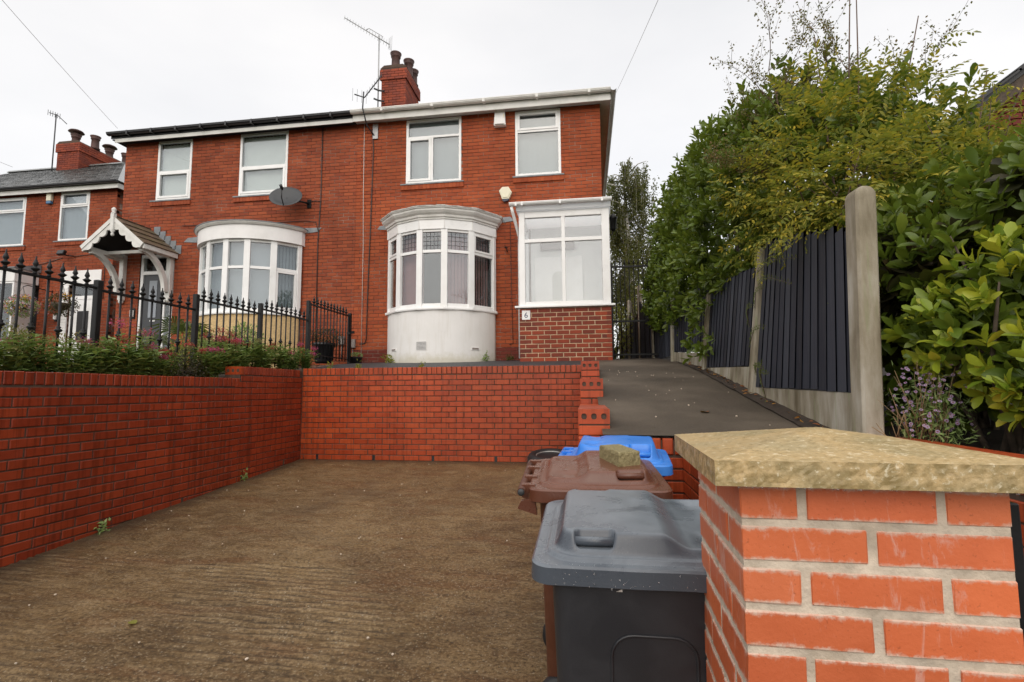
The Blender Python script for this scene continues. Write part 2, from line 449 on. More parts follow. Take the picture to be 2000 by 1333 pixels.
def drive_mat():
    a = NT('drive_concrete')
    pv = a.pos()
    at = a.n('ShaderNodeAttribute'); at.attribute_name = 'tint'
    ridge = at.outputs['Fac']
    big = a.noise(pv, 0.8, 6, 0.62, 0.5)
    mid = a.noise(a.pos((5, 9, 5)), 1.0, 6, 0.7, 0.4)
    fine = a.noise(a.pos((48, 62, 50)), 1.0, 6, 0.8)
    c = a.ramp(big, [(0.30, (0.125, 0.075, 0.027)), (0.5, (0.235, 0.148, 0.060)), (0.68, (0.37, 0.255, 0.125))])
    c = a.mix(a.math('MULTIPLY', a.ramp(mid, [(0.46, 0.0), (0.64, 1.0)]), 0.5), c, (0.40, 0.29, 0.165))
    c = a.mix(a.math('MULTIPLY', a.ramp(mid, [(0.32, 1.0), (0.46, 0.0)]), 0.5), c, (0.085, 0.058, 0.032))
    rust = a.noise(a.pos((0.8, 3.2, 1)), 1.2, 5, 0.6, 0.8)
    c = a.mix(a.math('MULTIPLY', a.ramp(rust, [(0.52, 0.0), (0.66, 1.0)]), 0.6), c, (0.19, 0.080, 0.022))
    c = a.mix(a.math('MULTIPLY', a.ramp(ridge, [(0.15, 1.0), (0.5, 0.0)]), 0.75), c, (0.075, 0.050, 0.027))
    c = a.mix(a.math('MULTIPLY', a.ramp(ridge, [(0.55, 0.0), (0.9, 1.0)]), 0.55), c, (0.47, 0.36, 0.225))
    c = a.mix(a.math('MULTIPLY', a.ramp(fine, [(0.40, 1.0), (0.50, 0.0)]), 0.78), c, (0.050, 0.033, 0.016))
    c = a.mix(a.math('MULTIPLY', a.ramp(fine, [(0.53, 0.0), (0.63, 1.0)]), 0.62), c, (0.52, 0.41, 0.26))
    vor = a.n('ShaderNodeTexVoronoi', Scale=70.0); vor.feature = 'F1'
    a.l(pv, vor.inputs['Vector'])
    sep = a.n('ShaderNodeSeparateColor'); a.l(vor.outputs['Color'], sep.inputs[0])
    st = a.math('MULTIPLY', a.math('LESS_THAN', vor.outputs['Distance'], 0.34), a.math('GREATER_THAN', sep.outputs[0], 0.74))
    c = a.mix(a.math('MULTIPLY', st, 0.8), c, a.mix(sep.outputs[1], (0.34, 0.24, 0.12), (0.52, 0.47, 0.38)))
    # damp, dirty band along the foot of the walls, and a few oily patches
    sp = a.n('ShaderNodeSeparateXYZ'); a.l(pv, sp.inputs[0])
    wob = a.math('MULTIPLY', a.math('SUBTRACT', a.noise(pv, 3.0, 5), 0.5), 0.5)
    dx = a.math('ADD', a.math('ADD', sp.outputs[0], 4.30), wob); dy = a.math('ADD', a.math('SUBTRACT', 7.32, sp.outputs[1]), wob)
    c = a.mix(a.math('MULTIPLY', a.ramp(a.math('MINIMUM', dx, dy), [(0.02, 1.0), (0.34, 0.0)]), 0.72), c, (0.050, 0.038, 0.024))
    oil = a.noise(pv, 0.65, 5, 0.55, 0.3)
    c = a.mix(a.math('MULTIPLY', a.ramp(oil, [(0.55, 0.0), (0.70, 1.0)]), 0.5), c, (0.075, 0.052, 0.032))
    c = a.mix(1.0, c, (0.72, 0.68, 0.615), 'MULTIPLY')
    a.col(c)
    a.set(rough=a.math('ADD', a.math('MULTIPLY', mid, 0.5), 0.20), spec=0.42)
    h = a.math('ADD', a.math('MULTIPLY', fine, 0.6), a.math('MULTIPLY', mid, 0.5))
    a.bump(h, 1.0, 0.02)
drive_mat()

def tarmac_mat():
    a = NT('tarmac')
    pv = a.pos()
    f = a.noise(pv, 1.1, 6, 0.6)
    g = a.noise(pv, 160, 4, 0.8)
    c = a.ramp(f, [(0.32, (0.055, 0.043, 0.031)), (0.5, (0.092, 0.073, 0.054)), (0.68, (0.150, 0.122, 0.092))])
    c = a.mix(a.math('MULTIPLY', a.ramp(g, [(0.5, 0.0), (0.72, 1.0)]), 0.6), c, (0.20, 0.175, 0.15))
    c = a.mix(a.math('MULTIPLY', a.ramp(g, [(0.3, 1.0), (0.48, 0.0)]), 0.6), c, (0.022, 0.02, 0.018))
    a.col(c); a.set(rough=a.math('ADD', a.math('MULTIPLY', f, 0.3), 0.5), spec=0.2)
    a.bump(g, 0.6, 0.006)
tarmac_mat()
plain('tarmac_new', (0.035, 0.037, 0.04), 0.6, 0.3, 4, 0.5, 150)
plain('asphalt_road', (0.05, 0.05, 0.052), 0.8, 0.3, 2, 0.6, 120)
plain('lawn', (0.05, 0.085, 0.02), 0.9, 0.4, 5, 0.9, 40)

def stone_cap():
    a = NT('cap_stone')
    pv = a.pos()
    f = a.noise(pv, 5.0, 4)
    c = a.ramp(f, [(0.36, (0.35, 0.275, 0.14)), (0.52, (0.50, 0.355, 0.170)), (0.70, (0.42, 0.33, 0.18))])
    g = a.noise(pv, 90, 5, 0.65)
    k = a.noise(pv, 30, 5, 0.6)
    sx = a.n('ShaderNodeSeparateXYZ'); gg = a.t.nodes.new('ShaderNodeNewGeometry'); a.l(gg.outputs['True Normal'], sx.inputs[0])
    side = a.math('SUBTRACT', 1.0, a.ramp(sx.outputs[2], [(0.45, 0.0), (0.8, 1.0)]))
    moss = a.ramp(k, [(0.42, 1.0), (0.60, 0.0)])
    c = a.mix(a.math('MULTIPLY', moss, a.math('ADD', 0.05, a.math('MULTIPLY', side, 0.6))), c, (0.17, 0.13, 0.045))
    c = a.mix(a.math('MULTIPLY', a.ramp(g, [(0.36, 1.0), (0.48, 0.0)]), 0.45), c, (0.24, 0.165, 0.07))
    c = a.mix(a.math('MULTIPLY', a.ramp(g, [(0.57, 0.0), (0.66, 1.0)]), 0.55), c, (0.74, 0.66, 0.48))
    a.col(c)
    a.set(rough=a.math('ADD', a.math('MULTIPLY', g, 0.6), 0.08), spec=0.5)
    a.bump(a.math('ADD', g, a.math('MULTIPLY', k, 0.5)), 0.4, 0.004)
stone_cap()

def block_mat():
    a = NT('paving_stone')
    pv = a.pos()
    g = a.noise(pv, 90, 6, 0.75)
    c = a.ramp(g, [(0.3, (0.12, 0.10, 0.035)), (0.55, (0.27, 0.225, 0.11)), (0.75, (0.42, 0.36, 0.2))])
    a.col(c); a.set(rough=0.75); a.bump(g, 0.8, 0.008)
block_mat()

def fence_mat():
    a = NT('fence_stain')
    r = a.rand()
    c = a.ramp(r, [(0.2, (0.013, 0.016, 0.025)), (0.55, (0.025, 0.030, 0.044)), (0.85, (0.042, 0.048, 0.064))])
    g = a.noise(a.pos((40, 40, 1.6)), 1.0, 5, 0.65)
    c = a.mix(a.math('MULTIPLY', a.ramp(g, [(0.5, 0.0), (0.75, 1.0)]), 0.5), c, (0.06, 0.065, 0.075))
    a.col(c); a.set(rough=0.65, spec=0.35); a.bump(g, 0.5, 0.004)
fence_mat()

def bin_mat(name, c, dust_sky, rough=0.4, amt=0.5, sky_top=False):
    a = NT(name)
    pv = a.pos()
    f = a.noise(pv, 5.5, 6, 0.62, 0.5)
    msk = a.math('MULTIPLY', a.ramp(f, [(0.30, 0.35), (0.62, 1.0)]) if sky_top else a.ramp(f, [(0.4, 0.0), (0.66, 1.0)]), amt)
    if sky_top:      # sky reflection painted on what faces up, along with grey bloom and dust
        gg = a.t.nodes.new('ShaderNodeNewGeometry'); sx = a.n('ShaderNodeSeparateXYZ'); a.l(gg.outputs['Normal'], sx.inputs[0])
        msk = a.math('MULTIPLY', msk, a.ramp(sx.outputs[2], [(0.45, 0.08), (0.9, 1.0)]))
    cc = a.mix(msk, c, dust_sky)
    sp = a.noise(pv, 130, 3, 0.8)
    cc = a.mix(a.math('MULTIPLY', a.ramp(sp, [(0.62, 0.0), (0.74, 1.0)]), 0.25), cc, dust_sky)
    a.col(cc)
    drops = a.noise(pv, 300, 2)
    a.set(rough=a.math('ADD', a.math('MULTIPLY', f, 0.45), rough - 0.25), spec=0.5)
    a.bump(a.math('ADD', a.math('MULTIPLY', drops, 0.35), sp), 0.18, 0.002)
bin_mat('bin_grey_lid', (0.055, 0.066, 0.083), (0.24, 0.27, 0.30), 0.32, 0.75, True)
bin_mat('bin_grey_body', (0.020, 0.021, 0.025), (0.042, 0.045, 0.052), 0.45, 0.4)
bin_mat('bin_brown', (0.105, 0.036, 0.020), (0.21, 0.10, 0.066), 0.30, 0.5, True)
bin_mat('bin_brown_body', (0.085, 0.028, 0.014), (0.13, 0.05, 0.03), 0.45, 0.4)
bin_mat('bin_blue', (0.022, 0.19, 0.66), (0.12, 0.31, 0.72), 0.36, 0.35)

def glass_mat(name, tintc=(0.9, 0.93, 0.93), refl=1.0, wav=0.02):
    a = NT(name)
    t = a.t
    t.nodes.remove(a.p)
    tr = a.n('ShaderNodeBsdfTransparent'); tr.inputs[0].default_value = (*tintc, 1)
    gl = a.n('ShaderNodeBsdfGlossy', Roughness=0.015)
    gl.inputs['Color'].default_value = (0.95, 0.97, 1.0, 1)
    fr = a.n('ShaderNodeLayerWeight', Blend=0.5)
    b = a.n('ShaderNodeBump', Strength=wav, Distance=0.02)
    a.l(a.noise(a.pos(), 2.2, 2), b.inputs['Height'])
    a.l(b.outputs[0], gl.inputs['Normal']); a.l(b.outputs[0], fr.inputs['Normal'])
    mx = a.n('ShaderNodeMixShader')
    f5 = a.math('POWER', fr.outputs['Facing'], 4.0)
    a.l(a.math('MINIMUM', a.math('ADD', refl, a.math('MULTIPLY', f5, 0.9)), 1.0), mx.inputs[0])
    a.l(tr.outputs[0], mx.inputs[1]); a.l(gl.outputs[0], mx.inputs[2])
    a.l(mx.outputs[0], a.out.inputs['Surface'])
def roof_sheet():
    a = NT('roof_sheet'); a.col((0.8, 0.81, 0.81)); a.set(rough=0.4)
    tl = a.n('ShaderNodeBsdfTranslucent'); tl.inputs[0].default_value = (0.85, 0.87, 0.88, 1)
    mx = a.n('ShaderNodeMixShader', Fac=0.6); a.l(a.p.outputs[0], mx.inputs[1]); a.l(tl.outputs[0], mx.inputs[2]); a.l(mx.outputs[0], a.out.inputs['Surface'])
roof_sheet()
glass_mat('glass', refl=0.075)
glass_mat('glass_clear', (0.95, 0.96, 0.96), refl=0.09)

plain('dark_tile', (0.030, 0.030, 0.032), 0.6, 0.4, 9, 0.4, 30)
def leaf_mat(name, cols, rough=0.4, trans=0.3, spec=0.35):
    a = NT(name)
    r = a.rand()
    n = len(cols)
    c = a.ramp(r, [((i + 0.5) / n, k) for i, k in enumerate(cols)])
    f = a.noise(a.pos(), 22, 3)
    c = a.mix(a.math('MULTIPLY', f, 0.35), c, tuple(x * 0.5 for x in cols[0]))
    a.col(c); a.set(rough=rough, spec=spec)
    tl = a.n('ShaderNodeBsdfTranslucent')
    a.l(a.mix(0.35, c, (0.35, 0.45, 0.05)), tl.inputs['Color'])
    mx = a.n('ShaderNodeMixShader', Fac=trans)
    a.l(a.p.outputs[0], mx.inputs[1]); a.l(tl.outputs[0], mx.inputs[2])
    a.l(mx.outputs[0], a.out.inputs['Surface'])
leaf_mat('leaf_laurel', [(0.105, 0.160, 0.020), (0.14, 0.20, 0.023), (0.072, 0.118, 0.017), (0.20, 0.25, 0.03), (0.118, 0.175, 0.021)], 0.35, 0.25)
leaf_mat('leaf_laurel_bright', [(0.17, 0.26, 0.024), (0.32, 0.38, 0.03), (0.13, 0.21, 0.02), (0.48, 0.48, 0.036), (0.24, 0.32, 0.027), (0.56, 0.48, 0.04), (0.20, 0.28, 0.025), (0.42, 0.44, 0.034)], 0.35, 0.3)
leaf_mat('leaf_rowan', [(0.25, 0.265, 0.04), (0.42, 0.36, 0.042), (0.14, 0.18, 0.036), (0.64, 0.46, 0.04), (0.12, 0.16, 0.036), (0.33, 0.31, 0.043), (0.16, 0.19, 0.048), (0.50, 0.40, 0.042)], 0.6, 0.35, 0.3)
leaf_mat('leaf_small', [(0.17, 0.14, 0.05), (0.13, 0.12, 0.035), (0.22, 0.11, 0.05), (0.11, 0.12, 0.03)], 0.6, 0.3, 0.3)
leaf_mat('leaf_birch', [(0.085, 0.092, 0.032), (0.12, 0.12, 0.038), (0.065, 0.074, 0.028), (0.14, 0.125, 0.032)], 0.6, 0.35, 0.3)
leaf_mat('leaf_valerian', [(0.21, 0.31, 0.085), (0.29, 0.41, 0.13), (0.16, 0.24, 0.065), (0.38, 0.48, 0.19)], 0.5, 0.3)
leaf_mat('leaf_seed', [(0.20, 0.20, 0.07), (0.24, 0.15, 0.07), (0.17, 0.19, 0.06)], 0.7, 0.3, 0.3)
leaf_mat('leaf_dark', [(0.035, 0.035, 0.014), (0.055, 0.045, 0.018), (0.026, 0.024, 0.012), (0.075, 0.055, 0.02)], 0.5, 0.2)
leaf_mat('leaf_yellow', [(0.24, 0.25, 0.04), (0.17, 0.20, 0.035), (0.30, 0.29, 0.06)], 0.5, 0.35)
leaf_mat('leaf_palm', [(0.045, 0.075, 0.022), (0.06, 0.09, 0.026), (0.09, 0.10, 0.035)], 0.45, 0.25)
leaf_mat('leaf_fern', [(0.08, 0.11, 0.03), (0.11, 0.13, 0.03)], 0.5, 0.3)
leaf_mat('petal_pink', [(0.52, 0.07, 0.20), (0.42, 0.05, 0.13), (0.60, 0.13, 0.30), (0.45, 0.06, 0.10)], 0.6, 0.3, 0.2)
leaf_mat('petal_red', [(0.42, 0.05, 0.06), (0.50, 0.08, 0.10), (0.36, 0.04, 0.05)], 0.6, 0.3, 0.2)
leaf_mat('petal_lilac', [(0.55, 0.42, 0.62), (0.62, 0.50, 0.70), (0.45, 0.30, 0.48)], 0.6, 0.3, 0.2)
leaf_mat('petal_mixed', [(0.62, 0.45, 0.45), (0.55, 0.10, 0.25), (0.65, 0.60, 0.56), (0.18, 0.08, 0.22), (0.65, 0.28, 0.03)], 0.6, 0.3, 0.2)
leaf_mat('petal_orange', [(0.70, 0.30, 0.02), (0.72, 0.42, 0.03)], 0.6, 0.3, 0.2)
leaf_mat('dead_leaf', [(0.30, 0.09, 0.02), (0.38, 0.20, 0.03), (0.20, 0.07, 0.02)], 0.6, 0.1)

# ------------------------------------------------------------------ brickwork
def brick_mesh(name, L, D, H, mat, c=0.004):
    """front face at y = 0, body behind it; x from 0 to L, z from 0 to H"""
    b = MB()
    vs = [(0, D, 0), (L, D, 0), (L, D, H), (0, D, H), (0, c, 0), (L, c, 0), (L, c, H), (0, c, H),
          (c, 0, c), (L - c, 0, c), (L - c, 0, H - c), (c, 0, H - c)]
    fs = [(8, 9, 10, 11)]
    for i in range(4):
        j = (i + 1) % 4
        fs.append((4 + i, 4 + j, 8 + j, 8 + i)); fs.append((i, j, 4 + j, 4 + i))
    b.add(vs, fs)
    return b.mesh(name, mat)

def face_matrix(origin, rot):
    return Matrix.Translation(origin) @ Matrix.Rotation(RAD(rot), 4, 'Z')

def bond(L, H, pu, pv, joint, openings=(), off=0.0, half=None, minw=0.035):
    """stretcher bond as (u0, u1, v0, v1), cut round rectangular openings"""
    res = []
    half = pu / 2 if half is None else half
    j = 0
    while j * pv + (pv - joint) * 0.6 < H:
        v0 = j * pv; v1 = min(v0 + pv - joint, H)
        u = -pu + off + (half if j % 2 else 0.0)
        while u < L:
            a, b = max(u, 0.0), min(u + pu - joint, L)
            u += pu
            if b - a < minw: continue
            segs = [(a, b)]
            for (o0, o1, p0, p1) in openings:
                ov = min(v1, p1) - max(v0, p0)
                if ov < (v1 - v0) * 0.45: continue
                ns = []
                for (s0, s1) in segs:
                    if o1 <= s0 or o0 >= s1: ns.append((s0, s1)); continue
                    if o0 - s0 > minw: ns.append((s0, o0))
                    if s1 - o1 > minw: ns.append((o1, s1))
                segs = ns
            for (s0, s1) in segs: res.append((s0, s1, v0, v1))
        j += 1
    return res

def lay(parent, bricks, mfun, base_mesh, base_L, base_H, mat, n_single, stuff_name='brickwork', depth=0.05, jit=0.0015, name='brick', near=None, c=0.003):
    """the n_single bricks nearest the camera become objects, the rest one joined part"""
    items = []
    for bk in bricks:
        mm = mfun(bk)
        ctr = mm @ Vector(((bk[1] - bk[0]) / 2, 0, (bk[3] - bk[2]) / 2))
        items.append(((ctr - (near or CAM)).length, bk, mm))
    items.sort(key=lambda t: t[0])
    for i, (_, bk, mm) in enumerate(items[:n_single]):
        j = Matrix.Translation((0, rnd.uniform(-jit, jit), 0))
        s = Matrix.Diagonal(((bk[1] - bk[0]) / base_L, 1, (bk[3] - bk[2]) / base_H, 1))
        inst(name, base_mesh, parent, mm @ j @ s)
    rest = items[n_single:]
    if rest:
        b = MB()
        for _, bk, mm in rest:
            L = bk[1] - bk[0]; H = bk[3] - bk[2]; y = rnd.uniform(-jit, jit)
            vs = [(0, depth, 0), (L, depth, 0), (L, depth, H), (0, depth, H), (0, y + c, 0), (L, y + c, 0), (L, y + c, H), (0, y + c, H),
                  (c, y, c), (L - c, y, c), (L - c, y, H - c), (c, y, H - c)]
            fs = [(8, 9, 10, 11)]
            for i in range(4):
                k = (i + 1) % 4
                fs.append((4 + i, 4 + k, 8 + k, 8 + i)); fs.append((i, k, 4 + k, 4 + i))
            b.add([mm @ Vector(p) for p in vs], fs, rnd.random() * 0.999 + 0.0005)
        o = b.build(stuff_name, mat, parent)
        tag(o, kind='stuff')

def brick_wall(parent, origin, rot, L, H, mat, pu=0.225, pv=0.075, joint=0.010, openings=(), n_single=300, off=0.0, half=None, depth=0.09, jit=0.0015, skip=None, name='brick', single_filter=None):
    fm = face_matrix(origin, rot)
    bl = bond(L, H, pu, pv, joint, openings, off, half)
    if skip: bl = [b for b in bl if not skip(b)]
    base = brick_mesh('brick', pu - joint, depth, pv - joint, mat)
    lay(parent, bl, lambda bk: fm @ Matrix.Translation((bk[0], 0, bk[2])), base, pu - joint, pv - joint, mat, n_single, depth=depth, jit=jit, name=name)

def holed_brick(name, mat, L=0.215, H=0.102, D=0.065):
    """brick on edge seen on its bed face: three rounded holes"""
    b = MB()
    cw = L / 3.0
    rx, rz = 0.019, 0.021
    for k in range(3):
        x0, x1 = k * cw, (k + 1) * cw
        cx, cz = (x0 + x1) / 2 + (1 - k) * 0.004, H / 2
        n = 12
        ring, outr, deep = [], [], []
        for i in range(n):
            a = 2 * math.pi * i / n + math.pi / 4
            ca, sa = math.cos(a), math.sin(a)
            ring.append((cx + rx * math.copysign(abs(ca) ** 0.75, ca), 0, cz + rz * math.copysign(abs(sa) ** 0.75, sa)))
            sx = (x1 - x0) / 2 / max(abs(ca), 1e-6); sz = H / 2 / max(abs(sa), 1e-6)
            kx = ca / max(abs(ca), abs(sa)); kz = sa / max(abs(ca), abs(sa))
            outr.append(((x0 + x1) / 2 + kx * cw / 2, 0, H / 2 + kz * H / 2))
            deep.append((ring[-1][0], D * 0.85, ring[-1][2]))
        vs = outr + ring + deep
        fs = []
        for i in range(n):
            j = (i + 1) % n
            fs.append((i, j, n + j, n + i)); fs.append((n + i, n + j, 2 * n + j, 2 * n + i))
        fs.append(tuple(2 * n + i for i in range(n)))
        b.add(vs, fs)
    b.add([(0, 0, 0), (L, 0, 0), (L, D, 0), (0, D, 0), (0, 0, H), (L, 0, H), (L, D, H), (0, D, H)],
          [(0, 3, 2, 1), (4, 5, 6, 7), (1, 2, 6, 5), (2, 3, 7, 6), (3, 0, 4, 7)])
    return b.mesh(name, mat)

def wall_core(b, x0, x1, y0, y1, z0, z1, holes=()):
    """slab in the xz plane with rectangular holes (hx0, hx1, hz0, hz1)"""
    xs = sorted({x0, x1, *[min(max(v, x0), x1) for h in holes for v in h[:2]]})
    zs = sorted({z0, z1, *[min(max(v, z0), z1) for h in holes for v in h[2:]]})
    for zi in range(len(zs) - 1):
        run = None
        for xi in range(len(xs) - 1):
            cx, cz = (xs[xi] + xs[xi + 1]) / 2, (zs[zi] + zs[zi + 1]) / 2
            inside = any(h[0] < cx < h[1] and h[2] < cz < h[3] for h in holes)
            if not inside:
                if run is None: run = xs[xi]
            if inside or xi == len(xs) - 2:
                end = xs[xi] if inside else xs[xi + 1]
                if run is not None:
                    b.box(run, end, y0, y1, zs[zi], zs[zi + 1]); run = None

# ------------------------------------------------------------------ ground, drive, ramp, terrace
def drive_z(y): return 0.05 + 0.0648 * (y - 7.32)

def ramp_z(y):
    pts = [(-2, -0.42), (1.2, -0.30), (1.9, 0.30), (2.6, 0.60), (3.2, 0.735), (3.9, 0.84), (4.9, 1.0), (6.7, 1.285), (7.4, 1.375), (9.1, 1.575), (10.2, 1.66), (12, 1.70), (30, 1.9)]
    return float(np.interp(y, [p[0] for p in pts], [p[1] for p in pts]))

g = MB()
g.grid(lambda u, v: (u, v, -0.62 if v < 40 else -0.62 + (v - 40) * 0.02), [-900, -200, -60, -20, 0, 20, 60, 200, 900], [-900, -200, -60, -20, 0, 8, 20, 40, 60, 200, 900], smooth=False)
tag(g.build('ground', M['lawn']), kind='structure')
g = MB()
g.grid(lambda u, v: (u, v, -0.60), [-80, 0, 80], [-14, -7, -2.3], smooth=False)
tag(g.build('road', M['asphalt_road']), kind='structure')
g = MB()
g.grid(lambda u, v: (u, v, drive_z(0.4) - 0.004 + 0.03 * (v - 0.4)), [-80, -4.6, 0.7, 80], [-2.3, -0.5, 0.4], smooth=False)
g.box(-80, 80, -2.42, -2.3, -0.64, -0.48)
tag(g.build('pavement', M['asphalt_road']), kind='structure')

# the parking bay: tamped concrete, ridges running across it
ys = list(np.arange(0.4, 1.0, 0.1)) + list(np.arange(1.0, 3.6, 0.011)) + list(np.arange(3.6, 7.4, 0.03))
xs = list(np.arange(-4.34, 0.64, 0.03))
from mathutils import noise as mnoise
def drive_pt(u, v):
    am = 0.0115 * max(0.0, min(1.0, (5.2 - v) / 3.2)) + 0.0015
    strip_ = 0.12 if u > -0.42 + 0.02 * mnoise.noise((v * 2, 1, 1)) and v < 2.4 else 1.0      # smoother trowelled strip beside the bins
    ph = (v + u * 0.035 + 0.03 * mnoise.noise((u * 0.9, v * 0.8, 3))) * 2 * math.pi / 0.062 + 2.0 * mnoise.noise((u * 3.5, v * 5, 8))
    n1 = mnoise.noise((u * 7, v * 24, 1.3)); n2 = mnoise.noise((u * 1.3, v * 1.3, 7.7))
    patch = max(0.0, min(1.0, (0.62 if v > 3.2 else 0.95 - 0.1 * (v - 1)) + 1.4 * mnoise.noise((u * 0.8 + 9, v * 1.0, 2.2)))) * max(0.0, 0.6 + 0.9 * mnoise.noise((u * 5, v * 9, 4)))
    hgt = strip_ * patch * math.sin(ph)
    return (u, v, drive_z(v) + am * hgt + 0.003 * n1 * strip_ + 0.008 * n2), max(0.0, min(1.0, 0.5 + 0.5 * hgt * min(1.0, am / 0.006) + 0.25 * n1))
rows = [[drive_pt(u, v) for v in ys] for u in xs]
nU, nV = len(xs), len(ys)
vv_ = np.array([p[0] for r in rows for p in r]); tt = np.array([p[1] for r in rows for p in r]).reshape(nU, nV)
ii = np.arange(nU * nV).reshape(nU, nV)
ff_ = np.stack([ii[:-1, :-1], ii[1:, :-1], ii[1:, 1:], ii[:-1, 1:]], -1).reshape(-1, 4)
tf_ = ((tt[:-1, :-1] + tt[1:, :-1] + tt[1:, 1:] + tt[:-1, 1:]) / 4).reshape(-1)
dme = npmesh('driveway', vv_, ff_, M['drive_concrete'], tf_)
tag(put(bpy.data.objects.new('driveway', dme)), kind='structure')

def strip(name, mat, x0f, x1f, ylist, zf, nx=4):
    b = MB()
    b.grid(lambda u, v: (x0f(v) + (x1f(v) - x0f(v)) * u, v, zf(v) + 0.006 * mnoise.noise((u * 3, v * 2, 5))), [i / nx for i in range(nx + 1)], ylist)
    return tag(b.build(name, mat), kind='structure')
strip('side_path', M['tarmac'], lambda v: 0.10 if v > 3.45 else 0.62, lambda v: 1.60, [1.2, 1.5, 1.9, 2.3, 2.6, 2.9, 3.2, 3.44, 3.46, 3.7, 4, 4.5, 5, 5.6, 6.2, 6.7, 7.0, 7.4, 8, 8.6, 9.1, 9.6, 10.2, 11, 12, 14, 18], ramp_z)
strip('front_terrace', M['tarmac_new'], lambda v: -4.62, lambda v: 0.13 if v < 7.5 else 0.131, [7.5, 8, 8.6, 9.1, 9.6, 10.15], lambda v: ramp_z(v) + 0.001)
g = MB()
g.grid(lambda u, v: (u, v, 1.10 + 0.05 * max(0, v - 3) + (0.10 if u < -5.2 else 0) + 0.03 * mnoise.noise((u, v, 2))),
       [-40, -20, -14, -11, -9, -7, -6, -5.3, -5.1, -4.8, -4.50], [0.5, 2, 3, 4, 5, 5.9, 6.5, 7.3, 8, 9, 10, 11, 12.5])
tag(g.build('garden_soil', M['soil']), kind='structure')
g = MB()
g.grid(lambda u, v: (u, v, float(np.interp(v, [0.4, 1.0, 1.8, 2.1, 3, 12, 30], [-0.45, -0.40, 0.30, 0.62, 0.78, 1.86, 1.86])) + 0.03 * mnoise.noise((u * 2, v * 2, 1))), [1.60, 1.9, 2.2, 2.6, 3, 5, 9, 30], [0.4, 1.0, 1.3, 1.6, 1.85, 2.1, 2.5, 3, 4, 6, 8, 10, 12, 30])
tag(g.build('garden_bank', M['soil']), kind='structure')
g = MB()
g.grid(lambda u, v: (u, v, 1.62 + 0.01 * v), [-40, -20, -10, 0.0, 1.6], [16.5, 20, 30, 60])
tag(g.build('back_lawn', M['lawn']), kind='structure')

# ------------------------------------------------------------------ retaining walls of the parking bay
WT = 1.415            # top of the back wall
WX0, WX1, WY = -4.30, -0.06, 7.32
PV = 0.0784
back = thing('retaining_wall', 'long red brick retaining wall facing the viewer across the back of the concrete driveway', 'wall', ((WX0 + WX1) / 2, WY + 0.1, 0.05))
b = MB(); b.box(WX0 - 0.2, WX1 + 0.003, WY + 0.007, WY + 0.21, -0.1, WT - 0.012); b.build('mortar', M['mortar_dark'], back)
weep = [-4.03, -3.14, -2.23, -1.30]
brick_wall(back, (WX0 + 0.004, WY, 0.052), 0, WX1 - WX0 - 0.006, 1.25, M['brick_new'], pv=PV, joint=0.0105, n_single=300, off=0.06, jit=0.003,
           openings=[(x - WX0 - 0.018, x - WX0 + 0.018, -0.05, 0.068) for x in weep])
cop = brick_mesh('coping_brick', 0.0655, 0.215, 0.103, M['brick_new'], 0.005)
n = int((WX1 - WX0) / 0.0755)
for i in range(n):
    inst('coping_brick', cop, back, Matrix.Translation((WX0 + 0.006 + i * 0.0757, WY - 0.002 + rnd.uniform(-.002, .002), WT - 0.103 + rnd.uniform(-.002, .002))))
b = MB()
for x in weep: b.box(x - 0.017, x + 0.017, WY + 0.003, WY + 0.0068, 0.04, 0.125)
b.build('weep_hole', M['black_plastic'], back)

cop_shaded = brick_mesh('coping_brick', 0.0655, 0.215, 0.103, M['brick_shaded'], 0.005)
left = thing('side_retaining_wall', 'wet streaked red brick retaining wall, painted darker for its shade, along the left edge of the driveway, flower bed on top', 'wall', (WX0 - 0.1, 4.5, -0.2))
LSTEP, LT_LO, LT_HI = 5.89, 1.238, 1.39
b = MB()
b.box(WX0 - 0.212, WX0 - 0.007, 0.4, LSTEP, -0.6, LT_LO - 0.012)
b.box(WX0 - 0.212, WX0 - 0.007, LSTEP + 0.001, WY + 0.006, -0.6, LT_HI - 0.012)
b.build('mortar', M['mortar_dark'], left)
Z0 = LT_LO - 0.113 - 20 * PV
lo_y = 2.2
L_hi = LT_HI - 0.113 - Z0
def left_skip(bk):
    y = lo_y + (bk[0] + bk[1]) / 2
    if y < LSTEP and Z0 + bk[3] > LT_LO - 0.11: return True
    return Z0 + bk[3] < drive_z(y) - 0.03
brick_wall(left, (WX0, lo_y, Z0), 90, WY - lo_y - 0.004, L_hi, M['brick_shaded'], pv=PV, joint=0.0105, n_single=300, jit=0.003, skip=left_skip,
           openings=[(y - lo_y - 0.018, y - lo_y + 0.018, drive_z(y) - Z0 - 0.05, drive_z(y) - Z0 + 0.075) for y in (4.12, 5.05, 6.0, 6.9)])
n = int((LSTEP - lo_y) / 0.0757)
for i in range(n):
    inst('coping_brick', cop_shaded, left, Matrix.Translation((WX0 + 0.002 + rnd.uniform(-.002, .002), LSTEP - 0.072 - i * 0.0757, LT_LO - 0.103 + rnd.uniform(-.002, .002))) @ Matrix.Rotation(RAD(90), 4, 'Z'))
hb = holed_brick('end_brick', M['brick_new'])
n = int((WY - LSTEP) / 0.0757)
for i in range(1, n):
    inst('coping_brick', cop_shaded, left, Matrix.Translation((WX0 + 0.002, LSTEP + 0.004 + i * 0.0757, LT_HI - 0.103 + rnd.uniform(-.002, .002))) @ Matrix.Rotation(RAD(90), 4, 'Z'))
inst('end_brick', hb, left, Matrix.Translation((WX0 - 0.213, LSTEP, LT_HI - 0.103)))

